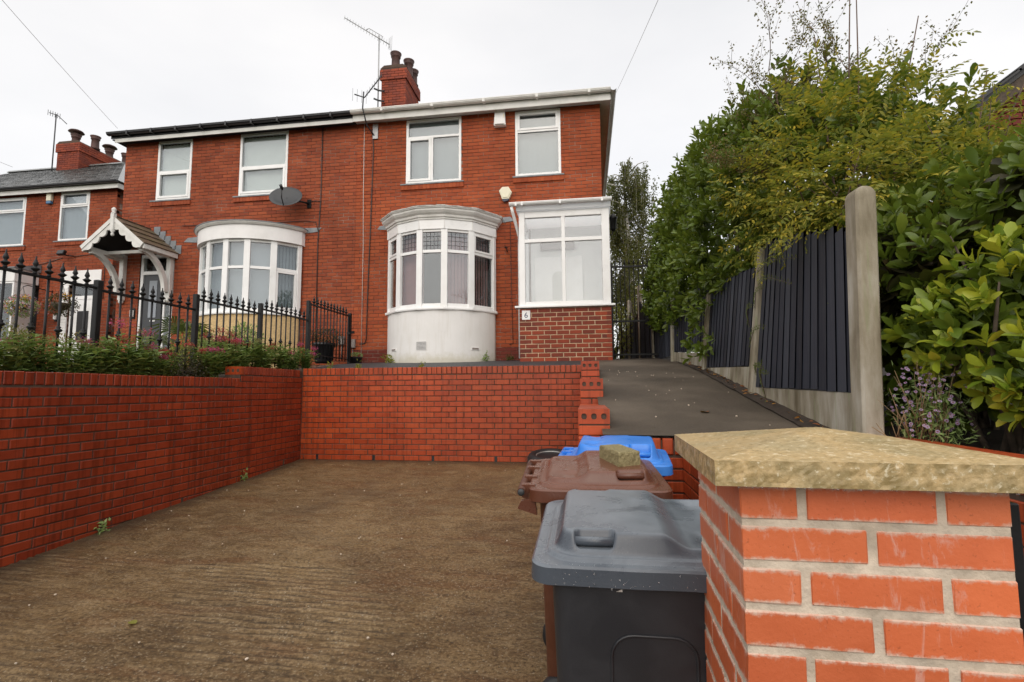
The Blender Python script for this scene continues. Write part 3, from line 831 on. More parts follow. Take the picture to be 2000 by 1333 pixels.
# stepped wall that comes down beside the ramp
stp = thing('stepped_wall', 'stepped red brick wall end with three-holed bricks between driveway and tarmac ramp', 'wall', (0.05, 5, 0))
SX0, SX1 = -0.06, 0.155
steps = [(6.12, 7.32, 1.405), (4.90, 6.12, 1.172), (3.62, 4.90, 0.935)]
b = MB()
for y0, y1, zt in steps: b.box(SX0 + 0.006, SX1 - 0.006, y0 + 0.008, y1 + 0.007, -0.3, zt - 0.012)
b.build('mortar', M['mortar_dark'], stp)
full = brick_mesh('brick', 0.215, 0.10, 0.065, M['brick_new'])
half = brick_mesh('brick', 0.1025, 0.10, 0.065, M['brick_new'])
for si, (y0, y1, zt) in enumerate(steps):
    inst('end_brick', hb, stp, Matrix.Translation((SX0, y0, zt - 0.103)))
    for i in range(1, int((y1 - y0) / 0.0757)):
        inst('coping_brick', cop, stp, Matrix.Translation((SX0, y0 + 0.001 + i * 0.0757, zt - 0.103)) @ Matrix.Rotation(RAD(90), 4, 'Z') @ Matrix.Translation((0, -0.215, 0)))
    zb = (steps[si + 1][2] if si < 2 else 0.55)
    z = zt - 0.103 - 0.012 - 0.065; r = 0
    while z > zb - 0.09:
        if (r + (si == 2)) % 2 == 0 or si == 2:
            inst('brick', full, stp, Matrix.Translation((SX0, y0, z)))
        else:
            inst('brick', half, stp, Matrix.Translation((SX0, y0, z))); inst('brick', half, stp, Matrix.Translation((SX0 + 0.1125, y0, z)))
        z -= 0.077; r += 1
    # face towards the driveway
    brick_wall(stp, (SX0, y1, 0.052 - 0.3), -90, y1 - y0 - 0.01, zt - 0.115 - 0.052 + 0.3, M['brick_new'], pv=PV, n_single=0, off=0.03 * si)

# low wall behind the bins, and its return to the gate pier
low = thing('low_wall', 'low red brick wall behind the bins, holding up the foot of the tarmac ramp', 'wall', (0.4, 3.5, 0))
LWY, LWX1, LWT = 3.45, 0.60, 0.752
b = MB()
b.box(SX0 + 0.002, LWX1 + 0.2, LWY + 0.008, LWY + 0.16, -0.4, LWT - 0.012)
b.box(LWX1 + 0.008, LWX1 + 0.2, 1.50, LWY + 0.004, -0.5, 0.745)
b.build('mortar', M['mortar_dark'], low)
brick_wall(low, (SX0, LWY, LWT - 0.113 - 12 * 0.0755), 0, LWX1 - SX0, 12 * 0.0755, M['brick_new'], pv=0.0755, n_single=60)
brick_wall(low, (LWX1, LWY, LWT - 0.113 - 13 * 0.0755), -90, LWY - 1.5, 13 * 0.0755, M['brick_new'], pv=0.0755, n_single=100)
cop2 = brick_mesh('coping_brick', 0.066, 0.17, 0.103, M['brick_new'], 0.006)
for i in range(11):
    inst('coping_brick', cop2, low, Matrix.Translation((SX0 + 0.002 + i * 0.0765, LWY - 0.006, LWT - 0.103)))
for i in range(25):
    inst('coping_brick', cop2, low, Matrix.Translation((LWX1 - 0.004, LWY - 0.078 - i * 0.0765, LWT - 0.106)) @ Matrix.Rotation(RAD(-90), 4, 'Z') @ Matrix.Translation((-0.066, 0, 0)))

# ------------------------------------------------------------------ the near gate pier
PM = Matrix.Translation((0.507, 1.245, 0)) @ Matrix.Rotation(RAD(-2), 4, 'Z')
pier = thing('gate_pier', 'orange brick gate pier with pale mortar and sandstone-coloured cap in the right foreground', 'pier', mw=PM @ Matrix.Translation((0, 0, -0.4)))
h = 0.22; PT = 0.895
b = MB(); b.box(-h + 0.0025, h - 0.0025, -h + 0.0025, h - 0.0025, -0.5, PT - 0.002, m=PM); b.build('mortar', M['mortar_buff'], pier)
def solid(Lx, Ly, Hz):
    q = MB(); q.cbox(0, Lx, 0, Ly, 0, Hz, 0.0022)
    q.v = [(p[0] + rnd.uniform(-.0012, .0012), p[1] + rnd.uniform(-.0007, .0007), p[2] + rnd.uniform(-.0014, .0014)) for p in q.v]
    return q.mesh('brick', M['brick_pier'])
bx_l, bx_m, by_l, by_m = ([solid(*d_) for _ in range(5)] for d_ in ((0.212, 0.099, 0.0605), (0.211, 0.099, 0.0605), (0.099, 0.212, 0.0605), (0.099, 0.211, 0.0605)))
for r in range(17):
    z = PT - 0.006 - 0.0605 - r * 0.0748
    if r % 2:
        lay_ = [(bx_l, 0, 0), (bx_l, 0.228, 0), (bx_l, 0, 0.341), (bx_l, 0.228, 0.341), (by_m, 0, 0.1145), (by_m, 0.341, 0.1145)]
    else:
        lay_ = [(by_l, 0, 0), (by_l, 0, 0.228), (by_l, 0.341, 0), (by_l, 0.341, 0.228), (bx_m, 0.1145, 0), (bx_m, 0.1145, 0.341)]
    for me, x, y in lay_:
        inst('brick', rnd.choice(me), pier, PM @ Matrix.Translation((x - h + rnd.uniform(-.001, .001), y - h + rnd.uniform(-.001, .001), z + rnd.uniform(-.0008, .0008))))
ch = 0.272
b = MB()
zb, ze, za = PT + 0.001, PT + 0.046, PT + 0.088
nn = 60
def cap_pt(u, v):
    m = max(abs(u), abs(v))
    return PM @ Vector((u * ch, v * ch, za + (ze - za) * m + 0.0008 * mnoise.noise((u * 25, v * 25, 1))))
b.grid(cap_pt, [-1 + 2 * i / nn for i in range(nn + 1)], [-1 + 2 * i / nn for i in range(nn + 1)], smooth=False)
rings = []
for k in range(7):
    t = k / 6; z = zb + (ze - zb) * t
    ring = []
    for e in range(4):
        for i in range(nn):
            s = -1 + 2 * i / nn
            p = [(s, -1), (1, s), (-s, 1), (-1, -s)][e]
            rough = 0.0 if k in (0, 6) else 0.0014 * mnoise.noise((p[0] * 24, p[1] * 24, t * 3)) + 0.0010 * mnoise.noise((p[0] * 70, p[1] * 70, t * 9))
            nv = [(0, -1), (1, 0), (0, 1), (-1, 0)][e]
            ring.append(PM @ Vector((p[0] * ch + nv[0] * rough, p[1] * ch + nv[1] * rough, z)))
    rings.append(ring)
b.loft(rings, smooth=False, caps=False)
b.box(-ch + 0.004, ch - 0.004, -ch + 0.004, ch - 0.004, zb - 0.0005, zb + 0.02, m=PM)
b.build('cap_stone', M['cap_stone'], pier)
# rain drops hanging under the cap edge
b = MB()
for i in range(26):
    x = -ch + 0.02 + rnd.random() * (2 * ch - 0.05); s = rnd.uniform(0.0015, 0.003)
    b.lathe([(0.0002, -s * 1.2), (s, -s * 0.4), (s * 0.9, s * 0.5), (0.0002, s)], 8, m=PM @ Matrix.Translation((x, -ch + 0.004, zb - s * 0.7)))
b.build('water_drops', M['glass_clear'], pier)

# small black iron gate, folded back beside the pier
gate = thing('iron_gate', 'black iron gate leaf standing against the right side of the orange pier', 'gate', (0.76, 1.1, -0.3))
gm = PM @ Matrix.Translation((h + 0.012, -h + 0.05, 0))
b = MB(); b.cbox(0, 0.035, 0, 0.05, -0.42, 0.86, 0.003, m=gm); b.build('stile', M['black_metal'], gate)
b = MB(); b.cbox(0.005, 0.03, 0.05, 0.80, 0.78, 0.81, 0.003, m=gm); b.build('rail', M['black_metal'], gate)
b = MB(); b.cbox(0.005, 0.03, 0.05, 0.80, -0.25, -0.22, 0.003, m=gm); b.build('rail', M['black_metal'], gate)
for i in range(6):
    b = MB(); b.tube([gm @ Vector((0.017, 0.15 + i * 0.11, -0.24)), gm @ Vector((0.017, 0.15 + i * 0.11, 0.79))], 0.008, 6); b.build('bar', M['black_metal'], gate)

gwall = thing('garden_wall', 'low red brick garden wall with wet brick coping in front of the bright laurel', 'wall', (1.56, 2.4, 0.3))
b = MB(); b.box(1.458, 1.665, 1.95, 3.02, -0.4, 0.80); b.build('mortar', M['mortar_dark'], gwall)
brick_wall(gwall, (1.45, 3.02, 0.80 - 0.11 - 13 * PV), -90, 1.07, 13 * PV, M['brick_new'], pv=PV, n_single=50)
brick_wall(gwall, (1.452, 1.945, 0.80 - 0.11 - 13 * PV), 0, 0.213, 13 * PV, M['brick_new'], pv=PV, n_single=26)
for i in range(14):
    inst('coping_brick', cop, gwall, Matrix.Translation((1.452, 1.96 + i * 0.0757, 0.705)) @ Matrix.Rotation(RAD(90), 4, 'Z') @ Matrix.Translation((0, -0.215, 0)))
gp = thing('iron_gate_post', 'black iron post with a rusty cap at the end of the garden wall', 'post', (1.47, 1.92, 0))
b = MB(); b.cbox(1.42, 1.47, 1.87, 1.92, -0.3, 0.88, 0.004); b.build('shaft', M['black_metal'], gp)
b = MB(); b.prism([(1.415, 0.88), (1.475, 0.88), (1.465, 0.90), (1.425, 0.90)], 1.865, 1.925); b.build('cap', M['clay_pot'], gp)

# ------------------------------------------------------------------ houses
F = 10.15

def window(house, x0, x1, z0, z1, y, cells, blind=None, slats=False, label=None, fw=0.055, glass='glass'):
    """cells: (u0, u1, v0, v1, sash) in 0..1 of the clear opening; frame front face at y"""
    b = MB()
    b.cbox(x0, x0 + fw, y, y + 0.07, z0, z1, 0.006); b.cbox(x1 - fw, x1, y, y + 0.07, z0, z1, 0.006)
    b.cbox(x0 + fw, x1 - fw, y + 0.001, y + 0.07, z0, z0 + fw, 0.006); b.cbox(x0 + fw, x1 - fw, y + 0.001, y + 0.07, z1 - fw, z1, 0.006)
    ix0, ix1, iz0, iz1 = x0 + fw, x1 - fw, z0 + fw, z1 - fw
    W, H = ix1 - ix0, iz1 - iz0
    panes = []
    mw = 0.026
    for (u0, u1, v0, v1, sash) in cells:
        a0 = ix0 + u0 * W + (mw if u0 > 0.01 else 0); a1 = ix0 + u1 * W - (mw if u1 < 0.99 else 0)
        c0 = iz0 + v0 * H + (mw if v0 > 0.01 else 0); c1 = iz0 + v1 * H - (mw if v1 < 0.99 else 0)
        if sash:
            s = 0.045
            b.cbox(a0 - 0.008, a0 + s, y - 0.012, y + 0.05, c0 - 0.008, c1 + 0.008, 0.005); b.cbox(a1 - s, a1 + 0.008, y - 0.012, y + 0.05, c0 - 0.008, c1 + 0.008, 0.005)
            b.cbox(a0 + s, a1 - s, y - 0.011, y + 0.05, c0 - 0.008, c0 + s, 0.005); b.cbox(a0 + s, a1 - s, y - 0.011, y + 0.05, c1 - s, c1 + 0.008, 0.005)
            panes.append((a0 + s - 0.004, a1 - s + 0.004, c0 + s - 0.004, c1 - s + 0.004))
        else:
            panes.append((a0 - 0.004, a1 + 0.004, c0 - 0.004, c1 + 0.004))
    # mullions and transoms between cells
    done = set()
    for (u0, u1, v0, v1, sash) in cells:
        for u in (u0, u1):
            if 0.01 < u < 0.99 and ('u', u, v0, v1) not in done:
                done.add(('u', u, v0, v1))
                b.cbox(ix0 + u * W - mw, ix0 + u * W + mw, y + 0.002, y + 0.068, iz0 + v0 * H, iz0 + v1 * H, 0.005)
        for v in (v0, v1):
            if 0.01 < v < 0.99 and ('v', v) not in done:
                done.add(('v', v))
                b.cbox(ix0 + 0.0, ix1, y + 0.003, y + 0.067, iz0 + v * H - mw, iz0 + v * H + mw, 0.005)
    o = b.build('window', M['white_upvc'], house, origin=(x0, y, z0))
    if label: o['label'] = label
    for p in panes:
        g = MB(); g.box(p[0], p[1], y + 0.030, y + 0.036, p[2], p[3]); g.build('pane', M[glass], o)
    if blind:
        g = MB()
        if slats:
            n = int((x1 - x0) / 0.085)
            for i in range(n):
                xx = x0 + 0.04 + i * 0.085
                vs = [(xx, y + 0.105, z0 + 0.03), (xx + 0.083, y + 0.155, z0 + 0.03), (xx + 0.083, y + 0.155, z1 - 0.05), (xx, y + 0.105, z1 - 0.05)]
                g.add(vs, [(0, 1, 2, 3)], rnd.random() * 0.5 + 0.01)
        else:
            g.grid(lambda u, v: (x0 + 0.02 + u * (x1 - x0 - 0.04), y + 0.115 + 0.001 * math.sin(u * 40), z0 + 0.02 + v * (z1 - z0 - 0.02)), [i / 60 for i in range(61)], [0, 1])
        g.build('blind', M[blind], o)  # on the right house this sheet paints in the sky's reflection
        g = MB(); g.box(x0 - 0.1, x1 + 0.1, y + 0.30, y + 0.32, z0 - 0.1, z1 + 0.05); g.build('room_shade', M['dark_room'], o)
    return o

def brick_sill(win, x0, x1, z, y, mat):
    b = MB()
    b.box(x0, x1, y - 0.045, y + 0.05, z - 0.028, z)
    b.build('sill_slab', M['lead'], win)
    n = int((x1 - x0) / 0.078)
    b = MB(); s = (x1 - x0) / n
    for i in range(n):
        b.cbox(x0 + i * s + 0.005, x0 + (i + 1) * s - 0.005, y - 0.032 + rnd.uniform(-.002, .002), y + 0.03, z - 0.132, z - 0.030, 0.003, tint=rnd.random())
    b.box(x0 + 0.002, x1 - 0.002, y - 0.026, y + 0.03, z - 0.130, z - 0.029, tint=0.0)
    b.build('sill_bricks', mat, win)

def bay(house, c, R, ang_pts, zb, zs, zh, zt, wall_mat, transom, blind, fascia='panels', leaded=False, sash=(), blind_gap=None, ends=None):
    """bow window: ang_pts are plan vertices (x, y) on the bow; c, R the circle they lie on"""
    cx, cy = c
    def off(p, o):
        d = Vector((p[0] - cx, p[1] - cy)); k = (d.length + o) / d.length
        return (cx + d.x * k, min(cy + d.y * k, F + 0.02))
    N = len(ang_pts)
    # curved wall under the sill
    a0 = math.atan2(ang_pts[0][1] - cy, ang_pts[0][0] - cx); a1 = math.atan2(ang_pts[-1][1] - cy, ang_pts[-1][0] - cx)
    if a0 > 0: a0 -= 2 * math.pi
    if a1 > 0: a1 -= 2 * math.pi
    def wp(u, v):
        a = a0 + (a1 - a0) * u
        rr = R + 0.0 + 0.004 * mnoise.noise((u * 9, v * 4, 1))
        return (cx + rr * math.cos(a), min(cy + rr * math.sin(a), F + 0.02), zb + (zs - zb) * v)
    us = [i / 40 for i in range(41)]
    b = MB(); b.grid(wp, us, [0, 0.1, 0.3, 0.5, 0.7, 0.9, 1.0])
    e0 = wp(0, 0); e1 = wp(1, 0)
    b.add([(e0[0], e0[1], zb), (e0[0], F + 0.02, zb), (e0[0], F + 0.02, zs), (e0[0], e0[1], zs)], [(0, 1, 2, 3)])
    b.add([(e1[0], e1[1], zb), (e1[0], F + 0.02, zb), (e1[0], F + 0.02, zs), (e1[0], e1[1], zs)], [(3, 2, 1, 0)])
    bw = b.build('bay_wall', wall_mat, house)
    def band(prof, name, mat, parent, pts=ang_pts, smooth=False, tint=False):
        b = MB()
        pl = [(off(pts[0], 0)[0], F + 0.02)] + list(pts) + [(off(pts[-1], 0)[0], F + 0.02)]
        def fn(i, j):
            o, z = prof[int(i)]
            if j == 0:
                q = off(pts[0], o); return (q[0] - (0.0 if o < 0.001 else 0.0), F + 0.02, z)
            if j == len(pl) - 1:
                q = off(pts[-1], o); return (q[0], F + 0.02, z)
            q = off(pl[int(j)], o); return (q[0], q[1], z)
        b.grid(fn, list(range(len(prof))), list(range(len(pl))), smooth=smooth)
        return b.build(name, mat, parent)
    # frame
    b = MB()
    for i, p in enumerate(ang_pts):
        q = off(p, 0.0); an = math.atan2(p[1] - cy, p[0] - cx)
        m = Matrix.Translation((q[0], q[1], 0)) @ Matrix.Rotation(an + math.pi / 2, 4, 'Z')
        wdt = 0.062 if 0 < i < N - 1 else 0.045
        b.cbox(-wdt, wdt, -0.012, 0.06, zs, zh, 0.006, m=m)
    facets = []
    for i in range(N - 1):
        p, q = Vector(ang_pts[i]), Vector(ang_pts[i + 1])
        L = (q - p).length; an = math.atan2(q.y - p.y, q.x - p.x)
        m = Matrix.Translation((p.x, p.y, 0)) @ Matrix.Rotation(an, 4, 'Z')
        facets.append((m, L))
        b.cbox(0.03, L - 0.03, 0.0, 0.06, zs, zs + 0.075, 0.005, m=m)
        b.cbox(0.03, L - 0.03, 0.0, 0.06, zh - 0.06, zh, 0.005, m=m)
        b.cbox(0.03, L - 0.03, 0.001, 0.06, transom - 0.03, transom + 0.03, 0.005, m=m)
        for (ci, zz0, zz1) in sash:
            if ci == i:
                s = 0.042
                b.cbox(0.05, 0.05 + s + 0.01, -0.012, 0.05, zz0, zz1, 0.004, m=m); b.cbox(L - 0.06 - s, L - 0.05, -0.012, 0.05, zz0, zz1, 0.004, m=m)
                b.cbox(0.06 + s, L - 0.06 - s, -0.011, 0.05, zz0, zz0 + s, 0.004, m=m); b.cbox(0.06 + s, L - 0.06 - s, -0.011, 0.05, zz1 - s, zz1, 0.004, m=m)
    fr = b.build('bay_window', M['white_upvc'], house)
    for i, (m, L) in enumerate(facets):
        for (za, zc) in ((zs + 0.07, transom - 0.025), (transom + 0.025, zh - 0.055)):
            g = MB(); g.box(0.05, L - 0.05, 0.028, 0.034, za, zc, m=m); g.build('pane', M['glass'], fr)
        if leaded:
            g = MB(); za, zc = transom + 0.03, zh - 0.06
            nx = max(3, int(L / 0.09))
            for k in range(1, nx): xx = 0.06 + (L - 0.12) * k / nx; g.box(xx - 0.003, xx + 0.003, 0.022, 0.027, za, zc, m=m)
            for k in range(1, 4): zz = za + (zc - za) * k / 4; g.box(0.06, L - 0.06, 0.0215, 0.0265, zz - 0.003, zz + 0.003, m=m)
            g.build('leaded_light', M['lead_came'], fr)
    # curtains / blinds inside
    g = MB(); bm = M[blind]
    for i, (m, L) in enumerate(facets):
        if blind_gap and i in blind_gap: continue
        n = max(3, int(L / 0.075))
        for k in range(n):
            xx = 0.03 + (L - 0.06) * k / n; w_ = (L - 0.06) / n
            g.add([m @ Vector((xx, 0.15, zs + 0.05)), m @ Vector((xx + w_, 0.175, zs + 0.05)), m @ Vector((xx + w_, 0.175, zh - 0.05)), m @ Vector((xx, 0.15, zh - 0.05))], [(0, 1, 2, 3)], rnd.random() * 0.4 + 0.01)
    g.build('blind', bm, fr)
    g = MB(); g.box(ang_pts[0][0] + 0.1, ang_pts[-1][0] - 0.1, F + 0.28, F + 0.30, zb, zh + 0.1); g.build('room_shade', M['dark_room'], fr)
    # sill
    band([(-0.02, zs - 0.002), (0.055, zs - 0.004), (0.06, zs - 0.03), (0.055, zs - 0.052), (-0.02, zs - 0.054)], 'bay_sill', M['white_upvc'], bw)
    return off, band, fr

def gutter(b, x0, x1, y, z, r=0.055):
    prof = [(-r, 0.0), (-r * 0.97, -r * 0.55), (-r * 0.6, -r * 0.95), (0, -r * 1.1), (r * 0.6, -r * 0.95), (r * 0.97, -r * 0.55), (r, 0.0)]
    vs = []; n = len(prof)
    for x in (x0, x1):
        for (dy, dz) in prof: vs.append((x, y + dy, z + dz))
    fs = [(i, i + 1, n + i + 1, n + i) for i in range(n - 1)] + [tuple(range(n)), tuple(range(2 * n - 1, n - 1, -1))]
    b.add(vs, fs, smooth=False)
    b.box(x0, x1, y - r - 0.006, y - r + 0.004, z - 0.012, z + 0.006)

def hip_roof(house, x0, x1, y0, y1, z, rise, hip_left, hip_right, mat='slate'):
    yr = (y0 + y1) / 2; run = (y1 - y0) / 2
    rx0 = x0 + run if hip_left else x0; rx1 = x1 - run if hip_right else x1
    b = MB()
    A, B, C_, D = (x0, y0, z), (x1, y0, z), (x1, y1, z), (x0, y1, z)
    E, G = (rx0, yr, z + rise), (rx1, yr, z + rise)
    b.add([A, B, C_, D, E, G], [(0, 1, 5, 4), (2, 3, 4, 5), (1, 2, 5), (3, 0, 4)])
    b.add([A, B, C_, D], [(3, 2, 1, 0)])
    o = b.build('roof', M[mat], house)
    # slate courses: thin overlapping strips on the front slope and the hip
    b = MB()
    nrow = 22
    for r in range(nrow):
        t0, t1 = r / nrow, (r + 1.12) / nrow
        t1 = min(t1, 1.0)
        def P(t, s): # s 0..1 along the course
            l = A[0] + (E[0] - A[0]) * t; rr = B[0] + (G[0] - B[0]) * t
            return (l + (rr - l) * s, y0 + run * t, z + rise * t)
        xl = max(2, int(((B[0] + (G[0] - B[0]) * t0) - (A[0] + (E[0] - A[0]) * t0)) / 0.26))
        offs = (r % 2) * 0.5
        for k in range(xl):
            s0 = (k + 0.03) / xl; s1 = (k + 0.97) / xl
            lift = 0.012 + rnd.random() * 0.006
            p0, p1, p2, p3 = P(t0, s0), P(t0, s1), P(t1, s1), P(t1, s0)
            b.add([(p0[0], p0[1] - 0.006, p0[2] + lift), (p1[0], p1[1] - 0.006, p1[2] + lift), (p2[0], p2[1], p2[2] + 0.004), (p3[0], p3[1], p3[2] + 0.004)], [(0, 1, 2, 3)], rnd.random())
    tag(b.build('slates', M[mat], o), kind='stuff')
    b = MB()
    n = int((rx1 - rx0) / 0.45)
    for k in range(n):
        xx = rx0 + (rx1 - rx0) * k / n; x2 = rx0 + (rx1 - rx0) * (k + 0.97) / n
        b.prism([(yr - 0.13, z + rise - 0.03), (yr - 0.05, z + rise + 0.055), (yr + 0.05, z + rise + 0.055), (yr + 0.13, z + rise - 0.03)], xx, x2, m=Matrix(((0, 1, 0, 0), (1, 0, 0, 0), (0, 0, 1, 0), (0, 0, 0, 1))))
    if n: b.build('ridge_tiles', M[mat], o)
    return o

def chimney(house, x0, x1, y0, y1, z0, z1, pots, band_h=0.34, potmat='clay_pot', cowl=()):
    b = MB(); b.box(x0 + 0.012, x1 - 0.012, y0 + 0.012, y1 - 0.012, z0, z1 - 0.01)
    b.box(x0 - 0.026, x1 + 0.026, y0 - 0.026, y1 + 0.026, z1 - band_h + 0.004, z1 - 0.004)
    ch_ = b.build('chimney', M['mortar_dark'], house)
    def part(ox, oy, rot, L, zz0, zz1):
        fm = face_matrix((ox, oy, zz0), rot)
        bl = bond(L, zz1 - zz0, 0.225, 0.077, 0.009)
        lay(ch_, bl, lambda bk: fm @ Matrix.Translation((bk[0], 0, bk[2])), None, 1, 1, M['brick_chimney'], 0, depth=0.05)
    part(x0, y0, 0, x1 - x0, z0, z1 - band_h); part(x1, y0, 90, y1 - y0, z0, z1 - band_h)
    part(x0 - 0.04, y0 - 0.04, 0, x1 - x0 + 0.08, z1 - band_h, z1); part(x1 + 0.04, y0 - 0.04, 90, y1 - y0 + 0.08, z1 - band_h, z1)
    b = MB(); b.prism([(x0 - 0.03, z1), (x1 + 0.03, z1), (x1 - 0.08, z1 + 0.09), (x0 + 0.08, z1 + 0.09)], y0 - 0.03, y1 + 0.03); b.build('flaunching', M['mortar_dark'], ch_)
    for i, (px, py, ph) in enumerate(pots):
        b = MB()
        m = Matrix.Translation((px, py, z1 + 0.03))
        b.lathe([(0.15, 0), (0.155, 0.05), (0.125, 0.08), (0.115, ph - 0.14), (0.14, ph - 0.12), (0.14, ph - 0.09), (0.13, ph - 0.08), (0.16, ph - 0.03), (0.165, ph), (0.13, ph), (0.12, ph - 0.1)], 16, m=m)
        if i in cowl:
            b.lathe([(0.09, ph), (0.09, ph + 0.09)], 10, m=m)
            b.lathe([(0.24, ph + 0.09), (0.2, ph + 0.14), (0.1, ph + 0.185), (0.01, ph + 0.20)], 16, m=m)
        b.build('chimney_pot', M[potmat], ch_)
    return ch_

# ---- house on the right (the one with the porch)
hr = thing('semi_detached_house', 'red brick semi-detached house with white bay window, white porch and white gutter', 'house', (-2.2, 12, 1.6))
HX0, HX1 = -4.85, 0.39
W1 = (-3.735, -2.52, 5.462, 6.885); W2 = (-1.365, -0.42, 5.468, 6.878)
bayop = (-3.95, -1.83, 2.2, 4.35); doorop = (-0.98, -0.02, 1.5, 3.75)
b = MB(); wall_core(b, HX0, HX1, F + 0.008, F + 0.24, 1.2, 6.93, [W1, W2, bayop, doorop])
b.box(HX1 - 0.24, HX1 - 0.008, F + 0.241, 16.9, 1.2, 6.93)
b.box(HX0, HX1 - 0.25, 16.7, 16.9, 1.2, 6.93)
b.build('wall', M['mortar_house'], hr)
ops = [(o[0] - HX0, o[1] - HX0, o[2] - 1.62, o[3] - 1.62) for o in (W1, W2, (-4.02, -1.79, 1.0, 4.55), (-1.16, 0.45, 1.0, 4.55))]
brick_wall(hr, (HX0, F, 1.62), 0, HX1 - HX0, 0.30, M['brick_dark'], pv=0.0765, openings=ops, n_single=0)
ops = [(o[0] - HX0, o[1] - HX0, o[2] - 1.926, o[3] - 1.926) for o in (W1, W2, (-4.02, -1.79, 1.0, 4.55), (-1.16, 0.45, 1.0, 4.40))]
brick_wall(hr, (HX0, F, 1.926), 0, HX1 - HX0, 6.90 - 1.926, M['brick_house'], pv=0.0765, openings=ops, n_single=300)
brick_wall(hr, (HX1, F, 1.62), 90, 6.6, 5.28, M['brick_house'], pv=0.0765, n_single=0)
wn = window(hr, *W1, F - 0.005, [(0, 1, 0.735, 1, False), (0, 0.47, 0, 0.735, True), (0.47, 1, 0, 0.735, False)], 'grey_reflection', label='wide three-light upstairs window')
brick_sill(wn, -3.84, -2.46, W1[2] - 0.006, F, M['brick_house'])
wn = window(hr, *W2, F - 0.005, [(0, 1, 0.70, 1, True), (0, 1, 0, 0.70, False)], 'grey_reflection', label='narrow upstairs window with top-hung light')
brick_sill(wn, -1.42, -0.36, W2[2] - 0.006, F, M['brick_house'])

# eaves: soffit, fascia and white gutter, returning along the side
b = MB()
b.box(HX0 - 0.02, HX1 + 0.20, 9.955, F + 0.05, 6.905, 6.925); b.box(HX1 + 0.002, HX1 + 0.20, F + 0.051, 16.9, 6.905, 6.925)
b.build('soffit', M['soffit_white'], hr)
b = MB(); b.cbox(HX0 - 0.02, HX1 + 0.199, 9.94, 9.958, 6.845, 7.0, 0.004); b.cbox(HX1 + 0.20, HX1 + 0.218, 9.96, 16.9, 6.86, 7.0, 0.004); b.build('fascia', M['soffit_white'], hr)
b = MB(); gutter(b, HX0 - 0.04, HX1 + 0.21, 9.878, 7.045, 0.058)
pr = [(-0.058, 0.0), (-0.056, -0.032), (-0.035, -0.055), (0, -0.064), (0.035, -0.055), (0.056, -0.032), (0.058, 0.0)]
vs = [(HX1 + 0.265 + dx, yy, 7.045 + dz) for yy in (9.83, 16.9) for dx, dz in pr]
b.add(vs, [(i, i + 1, 8 + i, 7 + i) for i in range(6)])
for xx in (-4.2, -3.1, -2.0, -0.9, 0.15): b.box(xx, xx + 0.05, 9.812, 9.938, 6.972, 7.05)
b.build('gutter', M['soffit_white'], hr)
hip_roof(hr, HX0, HX1 + 0.24, 9.90, 17.0, 7.03, 2.06, False, True)
chimney(hr, -5.62, -4.90, 13.2, 14.35, 8.3, 10.24, [(-5.30, 13.45, 0.58), (-5.33, 14.12, 0.50), (-5.03, 13.80, 0.56), (-5.03, 14.2, 0.50)])

# bay window of the right house
VR = [(-3.973, 9.866), (-3.62, 9.493), (-3.128, 9.296), (-2.641, 9.315), (-2.16, 9.553), (-1.797, 10.044)]
off, band, fr = bay(hr, (-2.93, 10.502), 1.222, VR, 1.58, 2.645, 4.175, 4.6, M['white_render'], 3.735, 'mauve_curtain', leaded=True, sash=((0, 3.765, 4.125), (4, 3.765, 4.125)), blind_gap=(2,))
band([(0.0, 4.165), (0.03, 4.165), (0.03, 4.35), (0.0, 4.351)], 'fascia_board', M['white_upvc'], fr)
for i, p in enumerate(VR):
    q = off(p, 0.033)
    g = MB(); g.cbox(q[0] - 0.006, q[0] + 0.006, q[1] - 0.004, q[1] + 0.006, 4.166, 4.349, 0.002); g.build('board_joint', M['white_timber'], fr)
cr_ = band([(0.02, 4.35), (0.05, 4.352), (0.05, 4.385), (0.075, 4.39), (0.085, 4.43), (0.12, 4.46), (0.15, 4.50), (0.155, 4.535), (0.175, 4.54), (0.18, 4.565)], 'bay_cornice', M['white_timber'], hr)
# ragged painted lead edge and flat roof
b = MB()
pts = []
for i in range(len(VR) - 1):
    for k in range(9):
        t = k / 9; pts.append(off((VR[i][0] * (1 - t) + VR[i + 1][0] * t, VR[i][1] * (1 - t) + VR[i + 1][1] * t), 0.185))
pts.append(off(VR[-1], 0.185)); pts = [(pts[0][0], F + 0.01)] + pts + [(pts[-1][0], F + 0.01)]
nP = len(pts)
zr = [4.572 + 0.014 * rnd.random() for _ in range(nP)]
vs = [(p[0], p[1], 4.560 - 0.004 * rnd.random()) for p in pts] + [(p[0], p[1], zr[i]) for i, p in enumerate(pts)] + [(p[0] + (-2.93 - p[0]) * 0.25, p[1] + (F - p[1]) * 0.3, 4.60 + 0.004 * rnd.random()) for p in pts] + [(p[0] + (-2.93 - p[0]) * 0.3, F + 0.005, 4.66) for p in pts]
fs = [(r * nP + i, r * nP + i + 1, (r + 1) * nP + i + 1, (r + 1) * nP + i) for r in range(3) for i in range(nP - 1)]
b.add(vs, fs); b.build('bay_roof', M['lead_white'], hr)
b = MB()
b.add([(-4.35, F - 0.012, 4.50), (-4.06, F - 0.012, 4.47), (-4.0, F - 0.012, 4.60), (-4.30, F - 0.012, 4.57)], [(0, 1, 2, 3)])
b.add([(-1.85, F - 0.014, 4.60), (-1.62, F - 0.014, 4.50), (-1.40, F - 0.014, 4.53), (-1.48, F - 0.014, 4.62)], [(0, 1, 2, 3)])
b.build('lead_flashing', M['lead'], hr)
